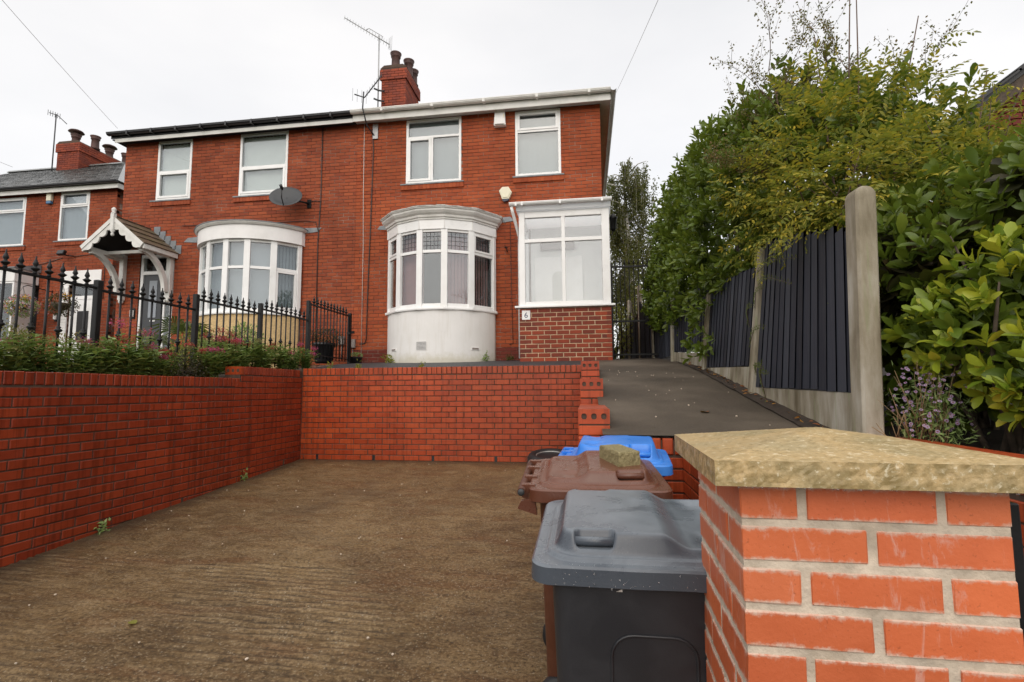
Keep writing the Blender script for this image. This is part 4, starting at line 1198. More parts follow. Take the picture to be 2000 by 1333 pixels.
# vents in the rendered wall
def on_bow(x): return 10.502 - math.sqrt(1.222 ** 2 - (x + 2.93) ** 2)
def bow_m(x, z): return Matrix.Translation((x, on_bow(x), z)) @ Matrix.Rotation(math.atan2(x + 2.93, math.sqrt(1.222 ** 2 - (x + 2.93) ** 2)), 4, 'Z')
m = bow_m(-3.07, 1.915)
b = MB(); b.box(-0.095, 0.095, -0.004, 0.02, -0.075, 0.075, m=m); o = b.build('air_vent', M['dark_room'], hr)
b = MB()
for i in range(9): x = -0.095 + i * 0.19 / 8; b.box(x - 0.0035, x + 0.0035, -0.012, -0.0045, -0.078, 0.078, m=m)
for i in range(7): z = -0.075 + i * 0.15 / 6; b.box(-0.098, 0.098, -0.0115, -0.005, z - 0.0035, z + 0.0035, m=m)
b.build('lattice', M['white_render'], o)
for x in (-3.71, -2.10):
    m = bow_m(x, 1.865)
    b = MB(); b.cbox(-0.085, 0.085, -0.012, 0.02, -0.028, 0.028, 0.003, m=m); o = b.build('air_vent', M['white_render'], hr)
    b = MB(); b.box(-0.07, 0.07, -0.0145, -0.0125, -0.016, 0.012, m=m); b.build('slot', M['meter_grey'], o)

# porch of the right house
PX0, PX1, PY = -1.17, 0.465, 9.10
b = MB(); b.box(PX0 + 0.008, PX1 - 0.008, PY + 0.008, PY + 0.10, 1.4, 2.53); b.box(PX0 + 0.008, PX0 + 0.10, PY + 0.101, F - 0.001, 1.4, 2.53); b.box(PX1 - 0.10, PX1 - 0.008, PY + 0.101, F - 0.001, 1.4, 2.53)
pw = b.build('porch_wall', M['mortar_porch'], hr)
bl = bond(PX1 - PX0, 2.535 - 1.57, 0.225, 0.0805, 0.014)
base = brick_mesh('brick', 0.211, 0.09, 0.0665, M['brick_porch'])
fm = face_matrix((PX0, PY, 1.57), 0)
lay(pw, bl, lambda bk: fm @ Matrix.Translation((bk[0], 0, bk[2])), base, 0.211, 0.0665, M['brick_porch'], 200, depth=0.09, jit=0.003)
fm2 = face_matrix((PX1, PY, 1.57), 90)
lay(pw, bond(F - PY, 0.965, 0.225, 0.0805, 0.014), lambda bk: fm2 @ Matrix.Translation((bk[0], 0, bk[2])), base, 0.211, 0.0665, M['brick_porch'], 0, depth=0.09)
b = MB()
zs, zh = 2.575, 4.33
b.cbox(PX0 - 0.08, PX1 + 0.07, PY - 0.06, PY + 0.12, 2.537, zs, 0.006)
b.cbox(PX0, PX0 + 0.11, PY - 0.004, PY + 0.07, zs, zh, 0.006); b.cbox(PX1 - 0.14, PX1, PY - 0.004, PY + 0.07, zs, zh, 0.006)
b.cbox(PX0 + 0.11, PX1 - 0.14, PY, PY + 0.07, zs, zs + 0.075, 0.006); b.cbox(PX0 + 0.11, PX1 - 0.14, PY, PY + 0.07, 4.21, zh, 0.006)
xm = -0.36
b.cbox(xm - 0.035, xm + 0.035, PY + 0.001, PY + 0.07, zs + 0.07, 4.215, 0.006)
b.cbox(PX0 + 0.1, PX1 - 0.13, PY + 0.002, PY + 0.07, 3.745, 3.815, 0.006)
for (xa, xb) in ((PX0, PX0 + 0.07), (PX1 - 0.07, PX1)):
    b.box(xa, xb, PY + 0.075, F - 0.002, zs, zs + 0.07); b.box(xa, xb, PY + 0.075, F - 0.002, 4.25, zh); b.box(xa, xb, F - 0.09, F - 0.002, zs + 0.071, 4.249)
    b.box(xa + 0.001, xb - 0.001, PY + 0.48, PY + 0.54, zs + 0.071, 4.249)
pf = b.build('porch_frame', M['white_upvc'], hr)
for (x0, x1, z0, z1) in ((PX0 + 0.105, xm - 0.03, zs + 0.07, 3.75), (xm + 0.03, PX1 - 0.135, zs + 0.07, 3.75), (PX0 + 0.105, xm - 0.03, 3.81, 4.215), (xm + 0.03, PX1 - 0.135, 3.81, 4.215)):
    g = MB(); g.box(x0, x1, PY + 0.03, PY + 0.036, z0, z1); g.build('pane', M['glass_clear'], pf)
for (xa) in (PX0 + 0.035, PX1 - 0.035):
    for (ya, yb) in ((PY + 0.08, PY + 0.48), (PY + 0.54, F - 0.09)):
        g = MB(); g.box(xa - 0.003, xa + 0.003, ya, yb, zs + 0.07, 4.25); g.build('pane', M['glass_clear'], pf)
b = MB(); b.prism([(PY - 0.06, 4.335), (F - 0.002, 4.335), (F - 0.002, 4.62), (PY - 0.06, 4.42)], PX0 - 0.04, PX1 + 0.03, m=Matrix(((0, 1, 0, 0), (1, 0, 0, 0), (0, 0, 1, 0), (0, 0, 0, 1)))); b.build('porch_roof', M['roof_sheet'], hr)
b = MB(); gutter(b, PX0 - 0.16, PX1 + 0.05, PY - 0.115, 4.46, 0.05)
for xx in (PX0 - 0.05, PX0 + 0.06, -0.42, PX1 - 0.14): b.box(xx, xx + 0.035, PY - 0.172, PY - 0.06, 4.398, 4.467)
b.tube([(PX0 - 0.12, PY - 0.1, 4.40), (PX0 - 0.10, PY - 0.08, 4.30), (PX0 - 0.03, PY + 0.30, 3.95), (PX0 - 0.03, PY + 0.30, 3.7), (PX0 - 0.03, PY + 0.3, 1.65)], 0.03, 8)
b.build('porch_gutter', M['white_upvc'], hr)
# inside the porch: pale back wall, white front door with an arched light, letter shelf
b = MB(); b.box(PX0 + 0.11, PX1 - 0.11, F - 0.03, F - 0.012, 1.6, 4.33); b.build('porch_lining', M['room_wall'], hr)
b = MB(); b.cbox(-0.98, -0.02, F - 0.075, F - 0.031, 1.62, 3.72, 0.008); b.cbox(-0.88, -0.52, F - 0.09, F - 0.074, 1.75, 2.6, 0.008); b.cbox(-0.46, -0.12, F - 0.09, F - 0.074, 1.75, 2.6, 0.008)
dr = b.build('front_door', M['white_upvc'], hr)
pts = [(-0.63, 2.85), (-0.39, 2.85), (-0.39, 3.30)] + [(-0.51 + 0.12 * math.cos(a), 3.30 + 0.12 * math.sin(a)) for a in [math.pi * k / 8 for k in range(1, 8)]] + [(-0.63, 3.30)]
b = MB(); b.prism(pts, F - 0.082, F - 0.0745); b.build('arched_light', M['pale_blind'], dr)
b = MB(); b.cbox(-0.14, -0.11, F - 0.13, F - 0.076, 2.55, 2.75, 0.005); b.build('handle', M['steel'], dr)
b = MB(); b.cbox(-0.86, -0.18, F - 0.12, F - 0.032, 3.86, 4.02, 0.01); b.build('lintel_box', M['meter_grey'], hr)
# bracket lantern on the porch side
la = thing('wall_lantern', 'black lantern fixed high on the right side of the white porch', 'lantern', (PX1 + 0.07, 9.4, 4.1))
b = MB(); b.lathe([(0.03, -0.14), (0.055, -0.1), (0.065, 0.08), (0.085, 0.1), (0.04, 0.16), (0.01, 0.19)], 8, m=Matrix.Translation((PX1 + 0.085, 9.4, 4.12))); b.build('lamp_case', M['black_metal'], la)
b = MB(); b.tube([(PX1 + 0.004, 9.4, 3.92), (PX1 + 0.05, 9.4, 3.9), (PX1 + 0.085, 9.4, 3.98)], 0.01, 6); b.build('bracket', M['black_metal'], la)

# house number plate
npl = thing('number_plate', 'small white house number plate reading 6 on the porch brickwork', 'plate', (-1.06, PY, 2.42))
b = MB(); b.cbox(-1.125, -0.975, PY - 0.012, PY - 0.0035, 2.325, 2.495, 0.003); b.build('tile', M['white_upvc'], npl)
fc = bpy.data.curves.new('digit', 'FONT'); fc.body = '6'; fc.size = 0.14; fc.extrude = 0.0012; fc.align_x = 'CENTER'
fo = bpy.data.objects.new('digit_src', fc)
COL.objects.link(fo)
dg = bpy.context.evaluated_depsgraph_get(); dm = bpy.data.meshes.new_from_object(fo.evaluated_get(dg))
bpy.data.objects.remove(fo)
dm.materials.clear(); dm.materials.append(M['ink_navy'])
inst('digit', dm, npl, Matrix.Translation((-1.05, PY - 0.0135, 2.362)) @ Matrix.Rotation(math.pi / 2, 4, 'X'))

# ---- house on the left of the pair
hl = thing('semi_detached_house', 'red brick semi-detached house with black gutter, canopied door and cream-based bay window', 'house', (-7.7, 12, 1.7))
LX0, LX1 = -10.60, HX0 - 0.002
L1 = (-9.745, -8.865, 5.465, 6.885); L2 = (-7.655, -6.485, 5.44, 6.895)
dop = (-10.04, -9.16, 1.5, 4.22); lbop = (-8.3, -6.1, 2.3, 4.3)
b = MB(); wall_core(b, LX0, LX1, F + 0.008, F + 0.24, 1.2, 6.93, [L1, L2, dop, lbop])
b.box(LX0 + 0.008, LX0 + 0.24, F + 0.241, 16.9, 1.2, 6.93)
b.box(LX0 + 0.25, LX1, 16.7, 16.9, 1.2, 6.93)
b.build('wall', M['mortar_house'], hl)
ops = [(o[0] - LX0, o[1] - LX0, o[2] - 1.62, o[3] - 1.62) for o in (L1, L2, dop, (-8.40, -6.08, 1.0, 4.45))]
brick_wall(hl, (LX0, F, 1.62), 0, LX1 - LX0, 6.90 - 1.62, M['brick_house_old'], pv=0.0765, openings=ops, n_single=300, off=0.07)
wn = window(hl, *L1, F - 0.005, [(0, 1, 0.47, 1, False), (0, 1, 0, 0.47, True)], 'pale_blind', True, label='upstairs window above the canopy')
brick_sill(wn, -9.86, -8.83, L1[2] - 0.006, F, M['brick_house_old'])
wn = window(hl, *L2, F - 0.005, [(0, 1, 0.45, 1, False), (0, 1, 0, 0.45, True)], 'pale_blind', True, label='upstairs window above the bay')
brick_sill(wn, -7.76, -6.45, L2[2] - 0.006, F, M['brick_house_old'])
b = MB(); b.box(LX0 - 0.18, LX1 - 0.02, 9.955, F + 0.05, 6.905, 6.925); b.box(LX0 - 0.18, LX0 - 0.002, F + 0.051, 16.9, 6.905, 6.925); b.build('soffit', M['dark_room'], hl)
b = MB(); b.cbox(LX0 - 0.10, LX1 - 0.02, 9.94, 9.956, 6.835, 6.925, 0.004); b.build('fascia', M['soffit_white'], hl)
b = MB(); gutter(b, LX0 - 0.22, LX1 - 0.03, 9.878, 7.035, 0.058)
b.box(LX0 - 0.2, LX1 - 0.025, 9.936, 9.954, 6.93, 7.04)
for i in range(9): b.box(LX0 + 0.3 + i * 0.62, LX0 + 0.34 + i * 0.62, 9.81, 9.935, 6.955, 7.045)
b.build('gutter', M['black_plastic'], hl)
hip_roof(hl, LX0 - 0.22, LX1 - 0.002, 9.90, 17.0, 7.03, 2.06, True, False)
VL = [(-8.42, 10.09), (-8.2, 9.77), (-7.76, 9.46), (-7.28, 9.352), (-6.84, 9.41), (-6.40, 9.65), (-6.06, 10.06)]
off, band, fr = bay(hl, (-7.24, 10.695), 1.345, VL, 1.55, 2.70, 4.21, 4.6, M['cream_dash'], 3.62, 'blue_blind', sash=((5, 2.78, 3.585),))
def arcpts(o, n=30):
    a0 = math.atan2(10.09 - 10.695, -8.42 + 7.24); a1 = math.atan2(10.06 - 10.695, -6.06 + 7.24)
    if a0 > 0: a0 -= 2 * math.pi
    return [(-7.24 + (1.345 + o) * math.cos(a0 + (a1 - a0) * k / n), min(F + 0.01, 10.695 + (1.345 + o) * math.sin(a0 + (a1 - a0) * k / n))) for k in range(n + 1)]
def arcband(prof, name, mat, parent):
    rows = [[(p[0], p[1], z) for p in ([(arcpts(o)[0][0], F + 0.01)] + arcpts(o) + [(arcpts(o)[-1][0], F + 0.01)])] for o, z in prof]
    b = MB(); nn_ = len(rows[0]); vs = [p for r in rows for p in r]
    b.add(vs, [(r * nn_ + i, r * nn_ + i + 1, (r + 1) * nn_ + i + 1, (r + 1) * nn_ + i) for r in range(len(rows) - 1) for i in range(nn_ - 1)], smooth=False)
    return b.build(name, mat, parent)
arcband([(-0.03, 4.205), (0.055, 4.205), (0.055, 4.50), (0.02, 4.502)], 'bay_fascia', M['white_paint'], hl)
arcband([(0.02, 4.50), (0.085, 4.502), (0.115, 4.54), (0.115, 4.556)], 'bay_cornice', M['white_timber'], hl)
arcband([(0.10, 4.557), (0.130, 4.557), (0.130, 4.572), (-0.5, 4.595), (-1.2, 4.595)], 'bay_roof', M['lead'], hl)
b = MB(); b.add([(-8.95, F - 0.012, 4.45), (-8.6, F - 0.012, 4.42), (-8.55, F - 0.012, 4.56), (-8.85, F - 0.012, 4.54)], [(0, 1, 2, 3)])
b.add([(-6.05, F - 0.012, 4.62), (-5.95, F - 0.012, 4.50), (-5.72, F - 0.012, 4.52), (-5.62, F - 0.012, 4.61)], [(0, 1, 2, 3)]); b.build('lead_flashing', M['lead'], hl)

# front door of the left house
b = MB()
b.cbox(-10.03, -9.96, F + 0.02, F + 0.11, 1.8, 4.20, 0.006); b.cbox(-9.25, -9.17, F + 0.02, F + 0.11, 1.8, 4.20, 0.006); b.cbox(-9.96, -9.25, F + 0.021, F + 0.11, 4.13, 4.20, 0.006); b.cbox(-9.96, -9.25, F + 0.021, F + 0.11, 3.74, 3.82, 0.006); b.cbox(-9.44, -9.38, F + 0.022, F + 0.11, 1.8, 3.74, 0.006)
df = b.build('door_frame', M['white_upvc'], hl)
g = MB(); g.box(-9.97, -9.24, F + 0.06, F + 0.066, 3.81, 4.14); g.build('fanlight', M['glass'], df)
g = MB(); g.box(-9.385, -9.245, F + 0.06, F + 0.066, 1.8, 3.75); g.build('side_light', M['glass'], df)
b = MB(); b.cbox(-9.96, -9.44, F + 0.045, F + 0.09, 1.8, 3.74, 0.008); dr = b.build('front_door', M['door_grey'], hl)
b = MB(); b.cbox(-9.80, -9.60, F + 0.034, F + 0.044, 2.75, 3.60, 0.004); b.build('door_light', M['blue_blind'], dr)
b = MB()
for i in range(4): b.cbox(-9.74 + i * 0.035, -9.715 + i * 0.035, F + 0.03, F + 0.044, 2.66, 2.70, 0.002)
b.build('letter_plate', M['white_upvc'], dr)
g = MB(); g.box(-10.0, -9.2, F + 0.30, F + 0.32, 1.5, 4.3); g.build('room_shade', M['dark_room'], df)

# door canopy of the left house
cn = thing('door_canopy', 'white timber door canopy with scalloped bargeboards, curved brackets and mossy tiled roof', 'canopy', (-9.82, 9.7, 4.0))
cxm, cfy = -9.82, 9.25
ez, az, hw = 4.20, 4.80, 0.73
sl = math.atan2(az - ez, hw); sL = math.hypot(az - ez, hw)
for s in (-1, 1):
    # roof slope: rows of tiles as planks with stepped edges
    m = Matrix.Translation((cxm, 0, az)) @ Matrix(((s, 0, 0, 0), (0, 1, 0, 0), (0, 0, 1, 0), (0, 0, 0, 1))) @ Matrix.Rotation(sl, 4, 'Y')
    b = MB(); b.box(0.0, sL + 0.02, cfy + 0.03, F - 0.01, -0.045, -0.02, m=m); b.build('roof_deck', M['dark_room'], cn)
    for r in range(4):
        b = MB(); nT = 5
        x0, x1 = r * sL / 4 - 0.02, (r + 1) * sL / 4 + 0.045
        for k in range(nT):
            y0 = cfy - 0.03 + (F - cfy + 0.02) * k / nT; y1 = cfy - 0.03 + (F - cfy + 0.02) * (k + 0.98) / nT
            vs = [(x0, y0, -0.008), (x1, y0, 0.018), (x1, y1, 0.018), (x0, y1, -0.008), (x0, y0, -0.019), (x1, y0, 0.0), (x1, y1, 0.0), (x0, y1, -0.019)]
            b.add([m @ Vector(p) for p in vs], [(0, 1, 2, 3), (7, 6, 5, 4), (0, 4, 5, 1), (1, 5, 6, 2), (2, 6, 7, 3), (3, 7, 4, 0)], rnd.random())
        b.build('tile_row', M['roof_tile'], cn)
    # bargeboard with scallops
    prof = [(0, -0.02), (sL + 0.03, -0.02), (sL + 0.03, -0.13)]
    ns = 4; lo = -0.13
    x = sL
    for k in range(ns):
        xa, xb = sL - k * sL / ns * 0.9, sL - (k + 1) * sL / ns * 0.9
        prof.append((xa, lo - 0.015))
        for q in range(1, 6):
            t = q / 6; prof.append((xa + (xb - xa) * t, lo - 0.02 - 0.06 * math.sin(math.pi * t)))
    prof.append((0.05, lo - 0.01)); prof.append((0, lo))
    b = MB(); b.prism(prof, cfy - 0.035, cfy - 0.005, m=m); b.build('bargeboard', M['white_timber'], cn)
    b = MB(); b.prism([(0, -0.005), (sL + 0.04, -0.005), (sL + 0.04, -0.085), (0, -0.085)], cfy - 0.05, cfy - 0.036, m=m); b.build('barge_moulding', M['white_timber'], cn)
    # side fascia, wall post, curved bracket
    xs_ = cxm + s * hw
    b = MB(); b.cbox(xs_ - 0.02, xs_ + 0.02, cfy - 0.01, F - 0.01, ez - 0.13, ez + 0.0, 0.005); b.build('side_fascia', M['white_timber'], cn)
    xp = cxm + s * 0.60
    b = MB(); b.cbox(xp - 0.055, xp + 0.055, F - 0.105, F - 0.004, 3.15, 4.20, 0.008); b.lathe([(0.02, -0.08), (0.05, -0.05), (0.05, 0.0)], 8, m=Matrix.Translation((xp, F - 0.055, 3.15))); b.build('wall_post', M['white_timber'], cn)
    b = MB(); b.cbox(xp - 0.05, xp + 0.05, cfy + 0.02, F - 0.106, 4.08, 4.17, 0.006); b.build('arm', M['white_timber'], cn)
    path = []
    for k in range(11):
        t = k / 10; a = t * math.pi / 2
        path.append((cfy + 0.06 + (F - 0.17 - cfy - 0.06) * math.sin(a) ** 0.9, 4.09 - 0.80 * (1 - math.cos(a)) ** 0.85 * 1.0))
    b = MB(); vs = []
    for k, (yy, zz) in enumerate(path):
        k0, k1 = max(0, k - 1), min(10, k + 1)
        ty, tz = path[k1][0] - path[k0][0], path[k1][1] - path[k0][1]; L = math.hypot(ty, tz); ny, nz_ = -tz / L, ty / L
        for sx in (-0.045, 0.045):
            for sn in (-0.05, 0.05): vs.append((xp + sx, yy + ny * sn, zz + nz_ * sn))
    fs = []
    for k in range(10):
        a = k * 4; c_ = a + 4
        fs += [(a, a + 1, c_ + 1, c_), (a + 2, c_ + 2, c_ + 3, a + 3), (a, c_, c_ + 2, a + 2), (a + 1, a + 3, c_ + 3, c_ + 1)]
    fs += [(0, 2, 3, 1), (40, 41, 43, 42)]
    b.add(vs, fs); b.build('bracket', M['white_timber'], cn)
b = MB(); b.cbox(cxm - 0.04, cxm + 0.04, cfy - 0.075, cfy + 0.005, az - 0.32, az + 0.04, 0.006)
b.lathe([(0.045, 0.04), (0.05, 0.06), (0.025, 0.075), (0.045, 0.11), (0.045, 0.14), (0.02, 0.17), (0.003, 0.18)], 12, m=Matrix.Translation((cxm, cfy - 0.035, az)))
b.lathe([(0.003, -0.45), (0.03, -0.43), (0.035, -0.40), (0.02, -0.37), (0.045, -0.34), (0.045, -0.32)], 12, m=Matrix.Translation((cxm, cfy - 0.035, az)))
b.build('finial', M['white_timber'], cn)
b = MB(); b.cbox(cxm - hw + 0.02, cxm + hw - 0.02, F - 0.5, F - 0.44, 4.10, 4.17, 0.005); b.build('tie_beam', M['white_timber'], cn)
b = MB()
for k in range(5):
    b.box(cxm + 0.10 + k * 0.14, cxm + 0.26 + k * 0.14, F - 0.016, F - 0.006, az - k * 0.115 - 0.16, az - k * 0.115 + 0.04)
b.build('stepped_flashing', M['lead'], cn)

# ---- third house, further left and lower
h3 = thing('neighbour_house', 'smaller red brick house at far left with slate roof and white-surrounded door', 'house', (-15.5, 13.5, 2))
TY = 12.0; TX1 = -12.72; TX0 = -21.0
A1 = (-14.52, -13.58, 5.29, 6.70); A2 = (-17.2, -15.65, 5.22, 6.64)
ad = (-14.02, -13.12, 1.5, 4.30); ab = (-17.4, -15.0, 2.3, 4.1)
b = MB(); wall_core(b, TX0, TX1, TY + 0.008, TY + 0.24, 1.2, 6.75, [A1, A2, ad, ab]); b.box(TX1 - 0.24, TX1 - 0.008, TY + 0.241, 18.5, 1.2, 6.75); b.build('wall', M['mortar_house'], h3)
ops = [(o[0] + 17.5, o[1] + 17.5, o[2] - 1.8, o[3] - 1.8) for o in (A1, A2, ad, ab)]
brick_wall(h3, (-17.5, TY, 1.8), 0, 17.5 + TX1, 4.95, M['brick_house_old'], pv=0.0765, openings=ops, n_single=120)
brick_wall(h3, (TX1, TY, 1.8), 90, 3.0, 4.95, M['brick_house_old'], pv=0.0765, n_single=0)
wn = window(h3, *A1, TY - 0.005, [(0, 1, 0.71, 1, True), (0, 1, 0, 0.71, False)], 'blue_blind', label='small upstairs window')
brick_sill(wn, -14.62, -13.5, A1[2] - 0.006, TY, M['brick_house_old'])
wn = window(h3, *A2, TY - 0.005, [(0, 1, 0.72, 1, True), (0, 1, 0, 0.72, False)], 'blue_blind', label='wide upstairs window')
brick_sill(wn, -17.3, -15.55, A2[2] - 0.006, TY, M['brick_house_old'])
b = MB(); b.cbox(TX0, TX1 + 0.16, TY - 0.17, TY - 0.152, 6.64, 6.78, 0.004); b.cbox(TX1 + 0.16, TX1 + 0.178, TY - 0.17, 18.5, 6.64, 6.78, 0.004); b.build('fascia', M['soffit_white'], h3)
b = MB(); b.box(TX0, TX1 + 0.159, TY - 0.151, TY + 0.02, 6.72, 6.74); b.build('soffit', M['dark_room'], h3)
b = MB(); gutter(b, TX0, TX1 + 0.22, TY - 0.235, 6.83, 0.058); b.box(TX0, TX1 + 0.16, TY - 0.172, TY - 0.153, 6.781, 6.84); b.build('gutter', M['black_plastic'], h3)
hip_roof(h3, TX0, TX1 + 0.24, TY - 0.24, 19.2, 6.82, 2.40, False, True)
chimney(h3, -18.45, -17.55, 15.0, 17.2, 8.2, 9.88, [(-18.02, 15.25, 0.42), (-17.6, 15.6, 0.5), (-17.85, 16.4, 0.4), (-17.75, 17.0, 0.5)], band_h=0.30, cowl=(0, 2))
# white surround and door
b = MB()
b.cbox(-14.20, -13.02, TY - 0.03, TY - 0.002, 4.02, 4.42, 0.006); b.cbox(-14.20, -14.02, TY - 0.03, TY - 0.002, 1.9, 4.018, 0.004); b.cbox(-13.12, -13.02, TY - 0.03, TY - 0.002, 1.9, 4.018, 0.004)
for i in range(27): b.cbox(-14.225, -14.02 + (0.0 if i % 2 else 0.0), TY - 0.042, TY - 0.031, 1.92 + i * 0.0765, 1.975 + i * 0.0765, 0.003)
b.build('door_surround', M['white_paint'], h3)
b = MB(); b.cbox(-14.0, -13.14, TY + 0.03, TY + 0.08, 3.62, 3.72, 0.006); b.cbox(-14.0, -13.92, TY + 0.03, TY + 0.08, 1.9, 3.62, 0.006); b.cbox(-13.22, -13.14, TY + 0.03, TY + 0.08, 1.9, 3.62, 0.006); df = b.build('door_frame', M['white_upvc'], h3)
b = MB(); b.cbox(-13.92, -13.22, TY + 0.04, TY + 0.08, 1.9, 3.62, 0.006); dr = b.build('front_door', M['white_upvc'], h3)
b = MB(); b.cbox(-13.76, -13.40, TY + 0.03, TY + 0.042, 2.5, 3.3, 0.006); b.build('door_light', M['dark_room'], dr)
g = MB(); g.box(-14.0, -13.14, TY + 0.06, TY + 0.066, 3.72, 4.02); g.build('fanlight', M['glass'], df)
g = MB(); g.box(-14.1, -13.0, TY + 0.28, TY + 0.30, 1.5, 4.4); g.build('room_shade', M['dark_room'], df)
# square bay of the third house
b = MB(); b.cbox(-17.4, -15.02, TY - 0.62, TY - 0.55, 4.05, 4.40, 0.006); b.cbox(-15.09, -15.02, TY - 0.55, TY, 4.05, 4.40, 0.006); b.build('bay_fascia', M['white_paint'], h3)
b = MB(); b.prism([(TY - 0.68, 4.40), (TY - 0.01, 4.40), (TY - 0.01, 4.62), (TY - 0.68, 4.43)], -17.5, -14.96, m=Matrix(((0, 1, 0, 0), (1, 0, 0, 0), (0, 0, 1, 0), (0, 0, 0, 1)))); b.build('bay_roof', M['lead'], h3)
wn = window(h3, -17.4, -16.05, 2.42, 4.05, TY - 0.60, [(0, 1, 0.72, 1, True), (0, 1, 0, 0.72, False)], None, label='left bay light')
wn = window(h3, -16.05, -15.04, 2.42, 4.05, TY - 0.60, [(0, 1, 0.68, 1, False), (0, 1, 0, 0.68, False)], None, label='right bay light')
b = MB(); b.cbox(-17.4, -15.02, TY - 0.60, TY - 0.5, 1.8, 2.42, 0.006); b.box(-15.10, -15.02, TY - 0.49, TY, 1.8, 2.42); b.build('bay_wall', M['white_render'], h3)
b = MB(); b.box(-15.09, -15.04, TY - 0.52, TY - 0.06, 2.43, 4.04); b.build('bay_return', M['white_upvc'], h3)
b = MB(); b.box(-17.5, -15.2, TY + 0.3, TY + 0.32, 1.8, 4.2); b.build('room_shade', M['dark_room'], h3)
b = MB(); b.cbox(-15.55, -15.2, TY - 0.1, TY - 0.05, 2.43, 3.4, 0.01); b.build('curtain', M['cream_dash'], h3)

# ---- gable of the house up on the right, mostly behind foliage
h4 = thing('gable_house', 'dark-tiled gable end of a brick house just showing above the shrubs at far right', 'house', (7, 8, 1.5))
GY = 6.5
# verge line from (4.70, 4.42) rising to the right
gx0, gz0, gs = 4.30, 4.12, 0.735
b = MB(); b.prism([(4.66, 1.0), (9.5, 1.0), (9.5, gz0 + gs * 5.2 - 0.03), (4.66, gz0 + gs * 0.36 - 0.03)], GY + 0.02, GY + 0.3); b.build('wall', M['mortar_dark'], h4)
ops = []
fmg = face_matrix((4.66, GY, 2.2), 0)
bl = [k for k in bond(3.0, 4.3, 0.225, 0.0765, 0.01) if 2.2 + k[3] < gz0 + gs * (k[0] + 0.36) - 0.06]
lay(h4, bl, lambda bk: fmg @ Matrix.Translation((bk[0], 0, bk[2])), None, 1, 1, M['brick_dark'], 0, depth=0.03)
b = MB()
a = math.atan(gs); m = Matrix.Translation((gx0, 0, gz0)) @ Matrix.Rotation(-a, 4, 'Y')
b.box(0, 6.5, GY - 0.12, 14, -0.02, 0.03, m=m)
for k in range(22): b.box(k * 0.3, k * 0.3 + 0.33, GY - 0.16, 14, 0.031 + 0.0, 0.055 + 0.012 * (k % 2), m=m)
b.build('roof', M['dark_tile'], h4)
b = MB(); b.box(0, 6.5, GY - 0.10, GY - 0.07, -0.16, -0.021, m=m); b.build('bargeboard', M['bark'], h4)

# ------------------------------------------------------------------ things fixed to the houses
dsh = thing('satellite_dish', 'dark grey satellite dish on the left house beside the upstairs window', 'dish', (-6.1, F - 0.02, 5.2))
dc = Vector((-6.27, F - 0.36, 5.22)); aim = Vector((0.22, -0.86, 0.46)).normalized()
dm_ = Matrix.Translation(dc) @ aim.to_track_quat('Z', 'Y').to_matrix().to_4x4()
b = MB(); prof = [(0.01, -0.05), (0.12, -0.044), (0.22, -0.025), (0.30, 0.004), (0.305, 0.0), (0.22, -0.035), (0.12, -0.056), (0.01, -0.062)]
b.lathe(prof, 24, m=dm_ @ Matrix.Diagonal((1.12, 0.95, 1, 1))); b.build('reflector', M['dish_grey'], dsh)
b = MB(); b.tube([dm_ @ Vector((0, -0.27, -0.02)), dm_ @ Vector((0, -0.22, 0.17)), dm_ @ Vector((0, -0.06, 0.27))], 0.012, 6); b.lathe([(0.02, -0.05), (0.032, 0.0), (0.032, 0.07)], 8, m=dm_ @ Matrix.Translation((0, -0.05, 0.27))); b.build('feed_arm', M['black_plastic'], dsh)
b = MB(); b.tube([dm_ @ Vector((0, 0, -0.06)), (-6.0, F - 0.12, 5.16), (-5.93, F - 0.004, 5.16)], 0.02, 8); b.cbox(-5.98, -5.88, F - 0.015, F - 0.003, 5.06, 5.26, 0.003); b.build('wall_bracket', M['black_metal'], dsh)

def cable(name, label, pts, r, mat, cat='cable'):
    b = MB(); b.tube(pts, r, 6)
    o = b.build(name, M[mat], origin=pts[-1])
    return tag(o, label, cat)
cable('wall_cable', 'dark cable running down the left house wall from eaves past the satellite dish', [(-5.66, F - 0.014, 6.9), (-5.66, F - 0.013, 5.2), (-5.70, F - 0.013, 4.3), (-5.68, F - 0.013, 1.75)], 0.011, 'cable_dark')
cable('wall_cable', 'short dark cable from the satellite dish to the vertical cable', [(-5.93, F - 0.02, 5.2), (-5.8, F - 0.014, 5.22), (-5.675, F - 0.014, 5.20)], 0.008, 'cable_dark')
cable('wall_cable', 'dark cable sagging across the brickwork above the left bay window', [(-9.0, F - 0.014, 4.83), (-8.2, F - 0.013, 4.80), (-7.2, F - 0.013, 4.78), (-6.0, F - 0.013, 4.78), (-5.76, F - 0.013, 4.74), (-5.69, F - 0.013, 4.5)], 0.008, 'cable_dark')
cable('wall_cable', 'thin pale cable running full height down the middle of the brickwork', [(-4.69, F - 0.012, 6.88), (-4.68, F - 0.012, 5.2), (-4.66, F - 0.012, 4.2), (-4.655, F - 0.012, 1.75)], 0.006, 'cable_white')
cable('wall_cable', 'dark brown cable running down from the small aerial to the ground', [(-4.50, F - 0.016, 6.75), (-4.47, F - 0.014, 6.3), (-4.50, F - 0.014, 4.6), (-4.53, F - 0.014, 3.6), (-4.55, F - 0.014, 2.15), (-4.58, F - 0.014, 2.06), (-4.70, F - 0.014, 2.05)], 0.011, 'cable_dark')
cable('wall_cable', 'thin dark cable beside the white bay running down to the plinth', [(-1.48, F - 0.013, 4.5), (-1.46, F - 0.013, 3.0), (-1.44, F - 0.013, 2.0), (-1.52, F - 0.013, 1.98)], 0.005, 'cable_dark')

